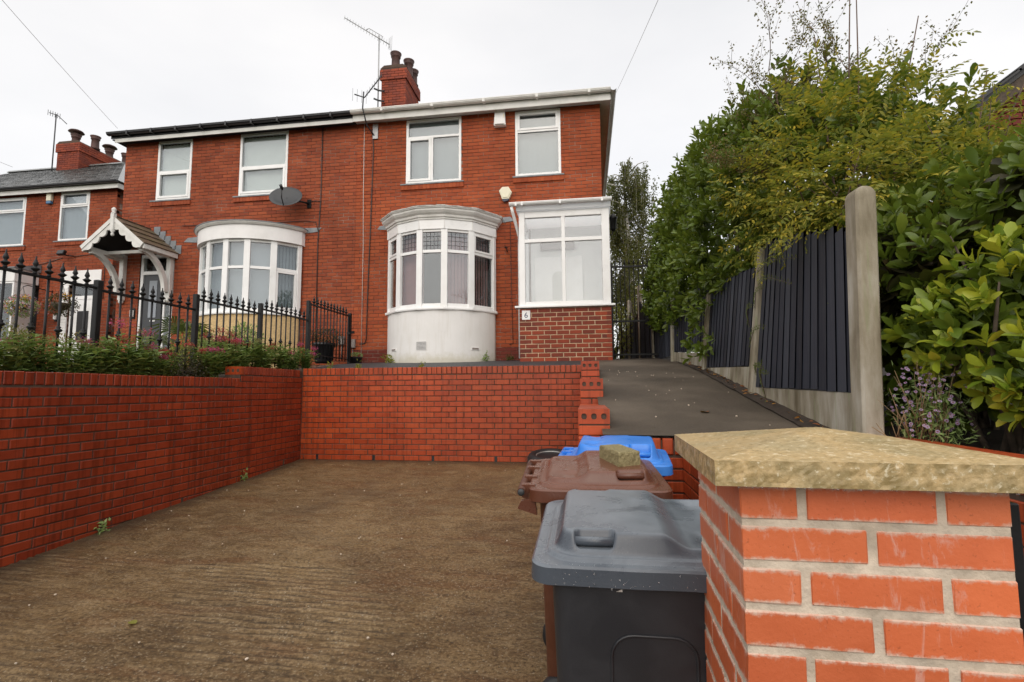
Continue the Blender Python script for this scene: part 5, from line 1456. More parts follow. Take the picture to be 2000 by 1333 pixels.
# small wall aerial under the eaves
ae = thing('wall_aerial', 'small grey aerial with two prongs on a wall bracket under the eaves', 'aerial', (-4.45, F, 6.6))
b = MB(); b.cbox(-4.49, -4.37, F - 0.03, F - 0.003, 6.52, 6.86, 0.004); b.build('bracket_plate', M['steel'], ae)
b = MB(); b.tube([(-4.46, F - 0.03, 6.6), (-4.55, F - 0.2, 6.75), (-4.55, F - 0.42, 7.0), (-4.52, F - 0.45, 7.35)], 0.016, 6); b.build('mast', M['dish_grey'], ae)
b = MB(); b.tube([(-4.70, F - 0.50, 7.28), (-4.50, F - 0.45, 7.22), (-4.34, F - 0.42, 7.45), (-4.16, F - 0.38, 7.72)], 0.014, 6)
for k in range(7):
    t = k / 6; p = Vector((-4.44, F - 0.44, 7.32)).lerp(Vector((-4.16, F - 0.38, 7.72)), t)
    b.tube([p + Vector((0, 0, -0.06)), p + Vector((0, 0, 0.07))], 0.005, 4)
for k in range(4):
    p = Vector((-4.74, F - 0.5, 7.28)).lerp(Vector((-4.46, F - 0.45, 7.22)), k / 3); b.tube([p + Vector((0, 0, -0.14)), p + Vector((0, 0, 0.14))], 0.004, 4)
b.build('boom', M['dish_grey'], ae)

# tall television aerial on the chimney
ta = thing('chimney_aerial', 'long television aerial on a thin mast strapped to the shared chimney', 'aerial', (-5.68, 13.2, 9.3))
b = MB(); b.tube([(-5.68, 13.12, 9.0), (-5.68, 13.12, 11.22)], 0.018, 6); b.build('mast', M['steel'], ta)
b = MB()
p0, p1 = Vector((-6.74, 13.1, 11.88)), Vector((-5.36, 13.1, 10.90))
b.tube([p0, p1], 0.014, 6)
b.tube([Vector((-6.08, 13.1, 11.42)), Vector((-5.98, 13.1, 11.46)), Vector((-5.68, 13.12, 11.26)), Vector((-5.56, 13.1, 11.16)), Vector((-5.60, 13.1, 11.07))], 0.01, 5)
for k in range(17):
    p = p0.lerp(p1, k / 16); hh = 0.075 + 0.0025 * k
    b.tube([p + Vector((0, -0.02, -hh)), p + Vector((0, 0.02, hh))], 0.005, 4)
b.build('boom', M['steel'], ta)
b = MB()
for k in range(4): b.tube([p1 + Vector((-0.03 + 0.03 * k, 0, -0.14 - 0.02 * k)), p1 + Vector((-0.01 + 0.03 * k, 0, 0.2 + 0.02 * k))], 0.005, 4)
b.build('reflector', M['steel'], ta)
b = MB()
for zz in (9.55, 9.25): b.tube([(-5.78, 13.05, zz + 0.04), (-5.66, 13.1, zz), (-5.5, 13.14, zz - 0.02)], 0.025, 6)
b.build('mast_clamp', M['dish_grey'], ta)
ta3 = thing('chimney_aerial', 'short television aerial on a thin mast beside the far left chimney', 'aerial', (-18.62, 15, 8.8))
b = MB(); b.tube([(-18.56, 14.95, 8.8), (-18.56, 14.95, 11.0)], 0.02, 6); b.build('mast', M['dish_grey'], ta3)
b = MB(); b.tube([(-18.8, 14.9, 11.05), (-18.5, 14.95, 10.95), (-18.15, 15.0, 10.62)], 0.014, 5)
for k in range(6):
    p = Vector((-18.85, 14.9, 11.07)).lerp(Vector((-18.4, 14.95, 10.9)), k / 5); b.tube([p + Vector((0, 0, -.1)), p + Vector((0, 0, .1))], 0.008, 4)
b.build('boom', M['dish_grey'], ta3)

# alarm boxes
al = thing('alarm_box', 'cream hexagonal alarm box with navy base between bay and porch roofs', 'alarm', (-1.57, F - 0.05, 5.1))
hx = [(-1.70, 5.16), (-1.635, 5.235), (-1.505, 5.235), (-1.435, 5.12), (-1.50, 4.985), (-1.64, 4.985)]
b = MB(); b.prism(hx, F - 0.075, F - 0.003); b.prism([(p[0] * 0.8 - 1.57 * 0.2, p[1] * 0.8 + 5.12 * 0.2) for p in hx], F - 0.088, F - 0.0751); b.build('cover', M['ivory_plastic'], al)
b = MB(); b.prism([(-1.64, 4.984), (-1.50, 4.984), (-1.515, 4.945), (-1.60, 4.93), (-1.625, 4.945)], F - 0.07, F - 0.003); b.build('strobe', M['navy_plastic'], al)
al = thing('alarm_box', 'white flared alarm box tucked under the eaves between the upstairs windows', 'alarm', (-1.68, F - 0.05, 6.7))
b = MB(); b.prism([(-1.80, 6.56), (-1.555, 6.56), (-1.575, 6.90), (-1.775, 6.90)], F - 0.10, F - 0.003); b.prism([(-1.78, 6.575), (-1.575, 6.575), (-1.63, 6.69), (-1.73, 6.69)], F - 0.135, F - 0.1005); b.build('cover', M['white_paint'], al)
b = MB(); b.cbox(-1.60, -1.58, F - 0.11, F - 0.1005, 6.72, 6.80, 0.002); b.build('badge', M['ivory_plastic'], al)
al = thing('alarm_box', 'cream alarm box with blue base beside the far left house window', 'alarm', (-14.8, TY - 0.05, 6.55))
b = MB(); b.cbox(-14.91, -14.75, TY - 0.09, TY - 0.003, 6.44, 6.72, 0.012); b.build('cover', M['ivory_plastic'], al)
b = MB(); b.cbox(-14.905, -14.755, TY - 0.088, TY - 0.004, 6.36, 6.438, 0.012); b.build('strobe', M['blue_plastic'], al)
# meter boxes, hook, flood light, door lamps
for (x, z, lb) in ((-4.84, 2.06, 'small grey meter box on the wall right of the garden gate'), (-5.09, 2.13, 'small pale meter box on the wall behind the garden gate bars')):
    b = MB(); b.cbox(x - 0.06, x + 0.06, F - 0.06, F - 0.003, z - 0.09, z + 0.09, 0.008); b.tube([(x, F - 0.02, z - 0.09), (x, F - 0.02, z - 0.4)], 0.008, 5)
    tag(b.build('meter_box', M['meter_grey'], origin=(x, F, z)), lb, 'meter box')
b = MB(); b.tube([(-1.555, F - 0.003, 3.99), (-1.55, F - 0.08, 3.96), (-1.54, F - 0.10, 3.89), (-1.53, F - 0.07, 3.86)], 0.013, 6); b.lathe([(0.02, -0.01), (0.02, 0.01)], 8, m=Matrix.Translation((-1.58, F - 0.02, 3.98)))
tag(b.build('wall_hook', M['black_metal'], origin=(-1.55, F, 3.9)), 'small dark iron hook on the brick strip between bay and porch', 'hook')
fl = thing('flood_light', 'black floodlight on the brickwork above the far left house door', 'lamp', (-14.06, TY - 0.1, 4.85))
b = MB(); m = Matrix.Translation((-14.12, TY - 0.16, 4.87)) @ Matrix.Rotation(RAD(-22), 4, 'X'); b.cbox(-0.11, 0.11, -0.09, 0.0, -0.07, 0.07, 0.01, m=m); b.build('housing', M['black_metal'], fl)
b = MB(); b.box(-0.095, 0.095, -0.094, -0.0905, -0.055, 0.055, m=m); b.build('lens', M['dish_grey'], fl)
b = MB(); b.tube([(-14.12, TY - 0.12, 4.85), (-13.98, TY - 0.08, 4.83), (-13.9, TY - 0.003, 4.81)], 0.015, 6); b.build('arm', M['black_metal'], fl)
cable('wall_cable', 'thin dark cable looping across the far left house from the floodlight', [(-13.9, TY - 0.015, 4.82), (-13.4, TY - 0.014, 4.86), (-12.95, TY - 0.014, 4.86), (-12.93, TY - 0.014, 3.6)], 0.009, 'cable_dark')
cable('wall_cable', 'thin dark cable sagging over the far left bay roof', [(-16.4, TY - 0.014, 4.62), (-15.4, TY - 0.014, 4.60), (-14.9, TY - 0.014, 4.66), (-14.3, TY - 0.014, 4.80)], 0.009, 'cable_dark')
for (x, y, z, lb) in ((-10.13, F, 2.85, 'small white wall lamp left of the dark grey front door'), (-14.36, TY, 3.15, 'small white wall lamp left of the far left house door')):
    o = thing('wall_lamp', lb, 'lamp', (x, y - 0.03, z))
    b = MB(); b.cbox(x - 0.05, x + 0.05, y - 0.02, y - 0.003, z - 0.12, z + 0.12, 0.004); b.build('back_plate', M['black_metal'], o)
    b = MB(); b.cbox(x - 0.035, x + 0.035, y - 0.075, y - 0.0205, z - 0.08, z + 0.07, 0.008); b.build('shade', M['white_paint'], o)

# overhead wires
def wire(lb, p0, p1, sag, r=0.008):
    p0, p1 = Vector(p0), Vector(p1)
    pts = []
    for k in range(13):
        t = k / 12; p = p0.lerp(p1, t); p.z -= sag * 4 * t * (1 - t); pts.append(p)
    b = MB(); b.tube(pts, r, 5)
    tag(b.build('overhead_wire', M['wire_grey'], origin=tuple(p1)), lb, 'wire')
wire('grey overhead wire dropping to the left corner of the black gutter', (-7.0, 4.0, 7.25 - 0.9), (-10.55, 9.85, 7.12), 0.03, 0.0035)
wire('thin overhead wire dropping to the right corner of the white gutter', (0.71, 4.2, 4.45), (0.58, 9.85, 6.68), 0.02, 0.0022)
wire('thin overhead wire reaching the slate roof at far left', (-14.0, 9.0, 6.75), (-19.2, 14.2, 8.75), 0.02, 0.006)

# ------------------------------------------------------------------ railings above the left wall
RX = -4.70
rl = thing('railings', 'black iron railings with spear finials along the flower bed, stepping up towards the house', 'railings', (RX, 5.5, 1.4))
finial = MB(); finial.lathe([(0.009, 0), (0.016, 0.008), (0.010, 0.018), (0.012, 0.024), (0.026, 0.040), (0.030, 0.046), (0.012, 0.060), (0.010, 0.068), (0.019, 0.082), (0.013, 0.105), (0.006, 0.125), (0.004, 0.150), (0.0012, 0.152)], 8)
fin_me = finial.mesh('finial', M['black_metal'])
knob = MB(); knob.lathe([(0.008, -0.04), (0.02, -0.03), (0.012, -0.018), (0.030, -0.004), (0.030, 0.008), (0.014, 0.02), (0.022, 0.032), (0.008, 0.042)], 8)
knob_me = knob.mesh('knob', M['black_metal'])
bar = MB(); bar.tube([(0, 0, 0), (0, 0, 1)], 0.0105, 6)
bar_me = bar.mesh('bar', M['black_metal'])
def rail_run(parent, y0, y1, ztop, zbot, nb, knobs=True, post_lo=None):
    for zz, hh in ((ztop, 0.012), (zbot, 0.010)):
        b = MB(); b.cbox(RX - 0.014, RX + 0.014, y0, y1, zz - hh, zz + hh, 0.003); b.build('rail', M['black_metal'], parent)
    for k in range(nb):
        y = y0 + (y1 - y0) * (k + 0.75) / (nb + 0.5)
        o = inst('bar', bar_me, parent, Matrix.Translation((RX, y, zbot - 0.06)) @ Matrix.Diagonal((1, 1, ztop - zbot + 0.075, 1)))
        inst('finial', fin_me, o, Matrix.Translation((RX, y, ztop + 0.010)) @ Matrix.Diagonal((1.15, 1.15, 1.05, 1)))
        if knobs and k % 2: inst('knob', knob_me, o, Matrix.Translation((RX, y, zbot + 0.34 if ztop > 2.15 else zbot + 0.36)))
def rpost(parent, y, z0, z1, s=0.025):
    b = MB(); b.cbox(RX - s, RX + s, y - s, y + s, z0, z1, 0.004); b.build('post', M['black_metal'], parent)
sections = [(3.05, 4.27, 2.085, 1.27, 10), (4.33, 5.54, 2.07, 1.29, 9), (5.60, 6.77, 2.205, 1.42, 9), (6.86, 8.08, 2.28, 1.50, 9)]
for (y0, y1, zt, zb_, nb) in sections: rail_run(rl, y0, y1, zt, zb_, nb)
for (y, z1) in ((3.02, 2.18), (4.30, 2.165), (5.57, 2.262), (6.82, 2.36), (8.12, 2.625)): rpost(rl, y, 1.1, z1, 0.028)
gg = thing('garden_gate', 'black iron garden gate with spear finials between the railings and the house wall', 'gate', (RX, 8.9, 1.6))
rail_run(gg, 8.20, 9.60, 2.57, 1.70, 11, knobs=False)
rpost(gg, 8.185, 1.66, 2.60, 0.014); rpost(gg, 9.615, 1.66, 2.60, 0.014)
b = MB(); b.cbox(RX - 0.02, RX + 0.06, 9.60, 9.63, 2.2, 2.24, 0.003); b.build('latch', M['black_metal'], gg)
pp = thing('gate_post', 'black square post beside the house wall that the garden gate shuts on', 'post', (RX, 9.68, 1.6))
b = MB(); b.cbox(RX - 0.03, RX + 0.03, 9.65, 9.71, 1.5, 2.635, 0.004); b.build('shaft', M['black_metal'], pp)
b = MB(); b.cbox(RX + 0.03, RX + 0.10, 9.66, 9.70, 2.22, 2.27, 0.004); b.build('keep', M['black_metal'], pp)

# ------------------------------------------------------------------ fence on the right of the ramp
fc_ = thing('panel_fence', 'navy stained feather-edge fence with leaning concrete posts and gravel boards beside the ramp', 'fence', (1.5, 6, 1.0))
posts = [  # x, y, z base, z top, lean (x per metre)
    (1.50, 3.06, 0.60, 2.19, 0.035), (1.48, 4.90, 0.85, 2.36, 0.115), (1.48, 6.72, 1.15, 2.30, 0.10), (1.41, 8.55, 1.4, 2.75, 0.03)]
def post_mesh(hgt, sx=0.052, sy=0.055, rtop=True):
    b = MB()
    c = 0.012
    sec = [(-sx + c, -sy), (sx - c, -sy), (sx, -sy + c), (sx, -0.02), (sx - 0.022, -0.012), (sx - 0.022, 0.012), (sx, 0.02), (sx, sy - c), (sx - c, sy), (-sx + c, sy), (-sx, sy - c), (-sx, -sy + c)]
    zt = [(0, 1.0), (hgt - 0.048, 1.0), (hgt - 0.034, 0.95), (hgt - 0.020, 0.82), (hgt - 0.008, 0.6), (hgt, 0.3)]
    b.loft([[(p[0] * k, p[1] * (0.6 + 0.4 * k), z) for p in sec] for z, k in zt], smooth=False)
    return b
for i, (x, y, z0, z1, ln) in enumerate(posts):
    sh = Matrix(((1, 0, ln, 0), (0, 1, 0, 0), (0, 0, 1, 0), (0, 0, 0, 1)))
    b = post_mesh(z1 - z0) if i else post_mesh(z1 - z0, 0.056, 0.060)
    b.v = [Matrix.Translation((x, y, z0)) @ sh @ Matrix.Rotation(RAD(4 if i == 0 else 0), 4, 'Z') @ Vector(p) for p in b.v]
    b.build('post', M['concrete'], fc_)
panels = [  # between posts: board bottom z at near/far, board top near/far, gravel bottom near/far
    (0, 1, 1.045, 1.085, 1.985, 2.40, 0.70, 0.92), (1, 2, 1.275, 1.335, 2.22, 2.35, 0.93, 1.20), (2, 3, 1.53, 1.66, 2.38, 2.62, 1.22, 1.40)]
def lean_x(i, t, z):
    a, c = posts[i], posts[i + 1]
    return (a[0] + (z - a[2]) * a[4]) * (1 - t) + (c[0] + (z - c[2]) * c[4]) * t
for (i, j, bn, bf, tn, tf, gn, gf) in panels:
    y0, y1 = posts[i][1] + 0.05, posts[j][1] - 0.05
    nb = 14
    for k in range(nb):
        t0, t1 = k / nb, (k + 1.16) / nb
        t1 = min(t1, 1.0)
        tm = (t0 + t1) / 2
        zb_, zt = bn + (bf - bn) * tm + rnd.uniform(-.006, .006), tn + (tf - tn) * tm + rnd.uniform(-.012, .012)
        b = MB(); vs = []
        for z in (zb_, zt):
            for (t, th) in ((t0, 0.020), (t1, 0.006)):
                y = y0 + (y1 - y0) * t; xx = lean_x(i, t, z)
                base = 0.0 if t == t0 else 0.007
                vs += [(xx - th * 1.0 - base + rnd.uniform(-.002, .002), y, z), (xx - base * 0.0, y, z)]
                b.add(vs, [(0, 2, 6, 4), (1, 5, 7, 3), (0, 4, 5, 1), (2, 3, 7, 6), (4, 6, 7, 5), (0, 1, 3, 2)], rnd.random() * 0.9 + 0.05)
        b.build('board', M['fence_stain'], fc_)
    b = MB(); vs = []
    for t in (0.0, 1.0):
        y = y0 + (y1 - y0) * t
        for z in (gn + (gf - gn) * t, bn + (bf - bn) * t - 0.008):
            xx = lean_x(i, t, z); vs += [(xx - 0.012, y, z), (xx + 0.025, y, z)]
    b.add(vs, [(0, 2, 6, 4), (1, 5, 7, 3), (0, 4, 5, 1), (2, 3, 7, 6), (0, 1, 3, 2), (4, 6, 7, 5)])
    b.build('gravel_board', M['concrete'], fc_)
# kerb strip with moss at the foot of the fence
b = MB(); b.grid(lambda u, v: (1.40 + 0.10 * u + 0.012 * mnoise.noise((v * 4, u, 1)), v, ramp_z(v) + 0.012 + 0.035 * u + 0.012 * mnoise.noise((v * 9, u * 3, 4))), [0, 0.4, 0.7, 1.0], list(np.arange(3.1, 8.6, 0.1)))
tag(b.build('kerb', M['soil']), kind='structure')

# fence going on behind the gate, panels with dipped tops
ff = thing('far_fence', 'black fence panels with dipped tops and pale concrete posts seen through the iron gate', 'fence', (1.2, 12, 1.7))
fp = [(1.41, 8.62), (1.36, 10.45), (1.29, 12.3), (1.19, 14.1), (1.07, 15.9)]
for k in range(1, len(fp)):
    x, y = fp[k]; b = post_mesh(2.1 - 0.04 * k); b.v = [Matrix.Translation((x, y, 1.5)) @ Vector(p) for p in b.v]; b.build('post', M['concrete'], ff)
for k in range(len(fp) - 1):
    p, q = Vector(fp[k]), Vector(fp[k + 1])
    nb = 12
    for i in range(nb):
        t0, t1 = 0.035 + 0.93 * i / nb, 0.035 + 0.93 * (i + 1.1) / nb
        tm = (t0 + t1) / 2
        zt = 3.22 - 0.34 * math.sin(math.pi * tm) - 0.05 * k
        a0, a1 = p.lerp(q, t0), p.lerp(q, t1)
        b = MB(); b.add([(a0.x - 0.02, a0.y, 1.62), (a1.x - 0.008, a1.y, 1.62), (a1.x - 0.008, a1.y, zt), (a0.x - 0.02, a0.y, zt), (a0.x, a0.y, 1.62), (a1.x, a1.y, 1.62), (a1.x, a1.y, zt), (a0.x, a0.y, zt)],
                        [(0, 1, 2, 3), (7, 6, 5, 4), (0, 3, 7, 4), (1, 5, 6, 2), (3, 2, 6, 7), (0, 4, 5, 1)], rnd.random() * 0.5 + 0.02)
        b.build('board', M['fence_stain'], ff)
# iron side gate beside the house
sg = thing('side_gate', 'tall black barred iron gate closing the passage beside the porch', 'gate', (0.95, 9.9, 1.6))
b = MB(); b.cbox(1.36, 1.41, 9.87, 9.92, 1.55, 3.62, 0.004); b.build('post', M['black_metal'], sg)
b = MB(); b.cbox(0.50, 0.54, 9.88, 9.92, 1.6, 3.5, 0.004); b.build('stile', M['black_metal'], sg)
for z in (1.72, 2.36, 3.42):
    b = MB(); b.cbox(0.54, 1.36, 9.89, 9.915, z - 0.018, z + 0.018, 0.003); b.build('rail', M['black_metal'], sg)
for k in range(9):
    x = 0.60 + k * 0.086
    b = MB(); b.tube([(x, 9.90, 1.66), (x, 9.90, 3.46)], 0.009, 6); b.lathe([(0.009, 0), (0.018, 0.03), (0.003, 0.11)], 6, m=Matrix.Translation((x, 9.9, 3.46))); b.build('bar', M['black_metal'], sg)
b = MB(); b.cbox(1.28, 1.36, 9.87, 9.93, 2.28, 2.46, 0.004); b.build('lock_box', M['black_metal'], sg)

# ------------------------------------------------------------------ wheelie bins
def rrect(hx_, hy_, r, z, n=5, cx=0.0, cy=0.0):
    pts = []
    for (sx, sy, a0) in ((1, 1, 0), (-1, 1, 90), (-1, -1, 180), (1, -1, 270)):
        for k in range(n + 1):
            a = RAD(a0 + 90 * k / n)
            pts.append((cx + sx * (hx_ - r) + r * math.cos(a), cy + sy * (hy_ - r) + r * math.sin(a), z))
    return pts
def sstep(a, b_, x):
    t = max(0.0, min(1.0, (x - a) / (b_ - a))); return t * t * (3 - 2 * t)

def wheelie(label, mw, L, W, H, lid_mat, body_mat, hump=0.085, ribs=False, hinge_dark=False, tiltlid=0.0, drop=0.0, style=0):
    """local x runs from hinge (-) to front (+), z up from the ground"""
    t = thing('wheelie_bin', label, 'bin', mw=mw)
    hl_, hw_ = L / 2, W / 2
    # body: tapering shell with rim
    b = MB()
    k = 0.80
    rings = [rrect(hl_ * 0.76, hw_ * 0.78, 0.04, 0.05, cx=0.0), rrect(hl_ * 0.80, hw_ * 0.81, 0.05, 0.08, cx=0.0), rrect(hl_ * 0.83, hw_ * 0.855, 0.05, H * 0.45, cx=0.0), rrect(hl_ * 0.86, hw_ * 0.90, 0.05, H - 0.12),
             rrect(hl_ * 0.865, hw_ * 0.905, 0.05, H - 0.06), rrect(hl_ * 0.93, hw_ * 0.95, 0.05, H - 0.055), rrect(hl_ * 0.93, hw_ * 0.95, 0.05, H - 0.02)]
    b.loft([[mw @ Vector(p) for p in r] for r in rings], smooth=True)
    body = b.build('body', M[body_mat], t)
    body.data.polygons.foreach_set('use_smooth', [True] * len(body.data.polygons))
    m_ = body.modifiers.new('es', 'EDGE_SPLIT'); m_.split_angle = RAD(35)
    # raised panel outline on both broad sides
    for s in (-1, 1):
        g = MB(); pts = []
        for q in rrect(hl_ * 0.31, H * 0.345, 0.06, 0, 6):
            zz = H * 0.455 + q[1]; hy = hw_ * (0.81 + 0.045 * min(1, max(0, (zz - 0.08) / (H * 0.45 - 0.08))) if zz < H * 0.45 else 0.855 + 0.045 * (zz - H * 0.45) / (H * 0.55 - 0.12))
            pts.append(mw @ Vector((q[0] + 0.04, s * (hy + 0.001), zz)))
        pts.append(pts[0]); g.tube(pts, 0.0042, 6, cap=False); g.build('side_moulding', M[body_mat], body)
    # lid: height field with hump, pockets for the fingers, ribs, and a skirt
    nu, nv = 132, 112
    hs, pk = {0: (0.40, 0.53), 1: (0.34, 0.45), 2: (0.06, 0.45)}[style]
    def hz(u, v):
        x = u * hl_; y = v * hw_
        e = min(hl_ - abs(x), hw_ - abs(y))
        z = H + 0.006
        fl = 0.035
        dx_f = hl_ - x; dx_h = x + hl_; dy = hw_ - abs(y)
        def rbox(x0_, x1_, hy_, r_):       # distance inside a rounded rectangle, in plan
            cx_, hx_ = (x0_ + x1_) / 2, (x1_ - x0_) / 2
            qx, qy = abs(x - cx_) - hx_ + r_, abs(y) - hy_ + r_
            return -(math.hypot(max(qx, 0.0), max(qy, 0.0)) + min(max(qx, qy), 0.0) - r_)
        bead = sstep(0.0, 0.008, rbox(-hl_ + 0.03, hl_ - 0.030, hw_ - 0.028, 0.09))
        z += 0.010 * bead
        din = rbox(-hl_ + 0.05, hl_ - 0.050, hw_ - 0.045, 0.085)
        low = sstep(0.0, 0.030, din)
        hum = sstep(0.0, 0.036, din) * sstep(hs * L, (hs + 0.11) * L, dx_h)
        z += low * 0.022 + hum * (hump - 0.022)
        z += 0.008 * hum * (1 - (y / hw_) ** 2)
        # finger pockets in the long sides of the hump
        pc = pk * hl_
        qx, qy = abs(x - pc) - 0.058 + 0.02, abs(abs(y) - (hw_ - 0.078)) - 0.026 + 0.02
        dp = -(math.hypot(max(qx, 0.0), max(qy, 0.0)) + min(max(qx, qy), 0.0) - 0.02)
        pm_ = sstep(0.0, 0.010, dp)
        z = z * (1 - pm_) + (H + 0.030) * pm_
        if ribs:
            z += 0.006 * low * (1 - sstep(0.36 * L, 0.44 * L, dx_h)) * sstep(0.5, 1.0, abs(math.sin(y * 28)))
        else:
            z -= 0.012 * sstep(0.07, 0.02, abs(abs(y) - hw_ * 0.55)) * low * (1 - sstep(0.30 * L, 0.40 * L, dx_h)) * sstep(0.08, 0.16, dx_h)
        z += 0.0025 * mnoise.noise((x * 6, y * 6, 3 + H))
        # rounded plan corners drop to the rim
        return z
    us = [-1 + 2 * i / nu for i in range(nu + 1)]; vv = [-1 + 2 * i / nv for i in range(nv + 1)]
    tl = Matrix.Translation((-hl_, 0, H)) @ Matrix.Rotation(tiltlid, 4, 'Y') @ Matrix.Translation((hl_, 0, -H))
    rc = 0.06
    def plan(u, v):
        x, y = u * hl_, v * hw_
        ax, ay = abs(x) - (hl_ - rc), abs(y) - (hw_ - rc)
        if ax > 0 and ay > 0:
            d_ = math.hypot(ax, ay); mx_ = max(ax, ay); kk = mx_ / d_
            x = math.copysign(hl_ - rc + ax * kk, x); y = math.copysign(hw_ - rc + ay * kk, y)
        return x, y
    g = MB()
    def lp(u, v):
        x, y = plan(u, v); return mw @ tl @ Vector((x, y, hz(u, v)))
    g.grid(lp, us, vv, smooth=True)
    edge = [(u, -1) for u in us] + [(1, v) for v in vv[1:]] + [(u, 1) for u in us[::-1][1:]] + [(-1, v) for v in vv[::-1][1:-1]]
    rr = []
    for (dz, o_) in ((0, 0), (-0.006, 0.006), (-0.05, 0.008), (-0.055, 0.0), (-0.03, -0.006)):
        ring = []
        for (u, v) in edge:
            x, y = plan(u, v); L_ = math.hypot(x / hl_, y / hw_)
            ring.append(mw @ tl @ Vector((x * (1 + o_ / hl_), y * (1 + o_ / hw_), hz(u, v) + dz)))
        rr.append(ring)
    g.loft(rr, smooth=False, caps=False)
    lid = g.build('lid', M[lid_mat], t)
    # finger bars in the pockets
    px = pk * hl_
    for s in (-1, 1):
        g = MB(); zc = H + 0.044
        g.tube([mw @ tl @ Vector((px - 0.056, s * (hw_ - 0.082), zc)), mw @ tl @ Vector((px + 0.056, s * (hw_ - 0.082), zc))], 0.013, 10); g.build('grip', M[lid_mat], lid)
    # hinge tube and handle brackets
    g = MB(); xh = -hl_ - 0.035
    g.tube([mw @ Vector((xh, -hw_ * 0.92, H - 0.01)), mw @ Vector((xh, hw_ * 0.92, H - 0.01))], 0.017, 10); g.build('handle_bar', M[body_mat if style else lid_mat], t)
    for s in (-0.9, -0.35, 0.35, 0.9):
        g = MB()
        g.prism([(-hl_ + 0.02, H - 0.035), (xh, H - 0.045), (xh - 0.015, H - 0.075), (-hl_ * 0.9, H - 0.10)], s * hw_ - 0.014, s * hw_ + 0.014, m=mw)
        g.prism([(-hl_ + 0.02, H + 0.012), (xh, H + 0.012), (xh, H - 0.02), (-hl_ + 0.02, H - 0.02)], s * hw_ * 0.86 - 0.018, s * hw_ * 0.86 + 0.018, m=mw)
        g.build('hinge_bracket', M[lid_mat], t)
    for s in (-1, 1):
        g = MB(); g.lathe([(0.014, 0), (0.014, 0.008), (0.009, 0.011)], 12, m=mw @ Matrix.Translation((xh, s * hw_ * 0.93, H - 0.01)) @ Matrix.Rotation(RAD(-90 * s), 4, 'X')); g.build('end_cap', M['dish_grey' if not hinge_dark else 'black_plastic'], t)
        g = MB(); wm = mw @ Matrix.Translation((-hl_ * 0.60, s * hw_ * 0.80, 0.10)) @ Matrix.Rotation(RAD(90), 4, 'X')
        g.lathe([(0.03, -0.025), (0.075, -0.025), (0.098, -0.02), (0.102, -0.012), (0.102, 0.012), (0.098, 0.02), (0.075, 0.025), (0.03, 0.025)], 20, m=wm); g.build('wheel', M['rubber'], t)
    return t, lid, lambda x, y: mw @ tl @ Vector((x, y, hz(x / hl_, y / hw_)))
SL = math.atan(0.0648)
def bin_m(x, y, rz): return Matrix.Translation((x, y, drive_z(y) - 0.0)) @ Matrix.Rotation(SL, 4, 'X') @ Matrix.Rotation(RAD(rz), 4, 'Z')
gbin, _, _ = wheelie('grey wheelie bin in the foreground pressed against the orange pier', bin_m(0.205, 1.80, 180), 0.72, 0.63, 0.925, 'bin_grey_lid', 'bin_grey_body', hump=0.052)
b = MB(); sm = bin_m(0.205, 1.80, 180)
vs = [(0.215, 0.278, 0.845), (0.12, 0.279, 0.845), (0.125, 0.279, 0.868), (0.15, 0.279, 0.872), (0.19, 0.279, 0.866), (0.205, 0.279, 0.872)]
b.add([sm @ Vector((p[0], p[1] + 0.006, p[2] + 0.01)) for p in vs], [(0, 1, 2, 3, 4, 5)]); b.build('torn_sticker', M['sticker'], gbin)
b = MB()
for k in range(90):
    if k < 45: p = Vector((rnd.uniform(-0.3, 0.34), 0.319 + 0.004, 0.925 - rnd.uniform(0.0, 0.048))); q = Matrix.Rotation(RAD(-90), 4, 'X')
    else: p = Vector((rnd.uniform(-0.3, 0.345), rnd.uniform(0.285, 0.315), 0.9315)); q = Matrix.Identity(4)
    r_ = rnd.uniform(0.0012, 0.0028)
    b.lathe([(r_, 0), (r_ * 0.75, r_ * 0.4), (0.0002, r_ * 0.6)], 6, m=sm @ Matrix.Translation(p) @ q)
tag(b.build('rain_drops', M['glass_clear'], gbin), kind='stuff')
bbin, _, top = wheelie('brown wheelie bin with a stone block on its lid, behind the grey bin', bin_m(0.035, 2.46, 2), 0.56, 0.62, 0.955, 'bin_brown', 'bin_brown_body', hump=0.045, style=1)
lbin, _, _ = wheelie('bright blue wheelie bin furthest back, beside the low brick wall', bin_m(0.16, 3.05, -4), 0.56, 0.48, 0.92, 'bin_blue', 'bin_blue', hump=0.075, hinge_dark=True, style=2)
# block lying on the brown lid
tp = top(0.10, -0.05)
bm_ = Matrix.Translation((tp.x, tp.y, tp.z - 0.002)) @ Matrix.Rotation(SL, 4, 'X') @ Matrix.Rotation(RAD(112), 4, 'Z')
b = MB()
n = 10
L_, W_, H_ = 0.20, 0.10, 0.06
rings = []
for z, s in ((0, 0.99), (0.012, 1.0), (0.030, 1.005), (0.048, 1.0), (0.056, 0.985), (0.060, 0.95)):
    ring = []
    for e in range(4):
        for i in range(n):
            q = -1 + 2 * i / n
            p = [(q, -1), (1, q), (-q, 1), (-1, -q)][e]
            r_ = 0.004 * mnoise.noise((p[0] * 9, p[1] * 5, z * 90))
            ring.append(bm_ @ Vector((p[0] * (L_ / 2 * s + r_), p[1] * (W_ / 2 * s + r_), z + 0.001 * mnoise.noise((p[0] * 7, p[1] * 7, 2)))))
    rings.append(ring)
b.loft(rings, smooth=False); tag(b.build('stone_block', M['paving_stone'], origin=tuple(tp)), 'buff stone paving block lying on the brown bin lid', 'block')

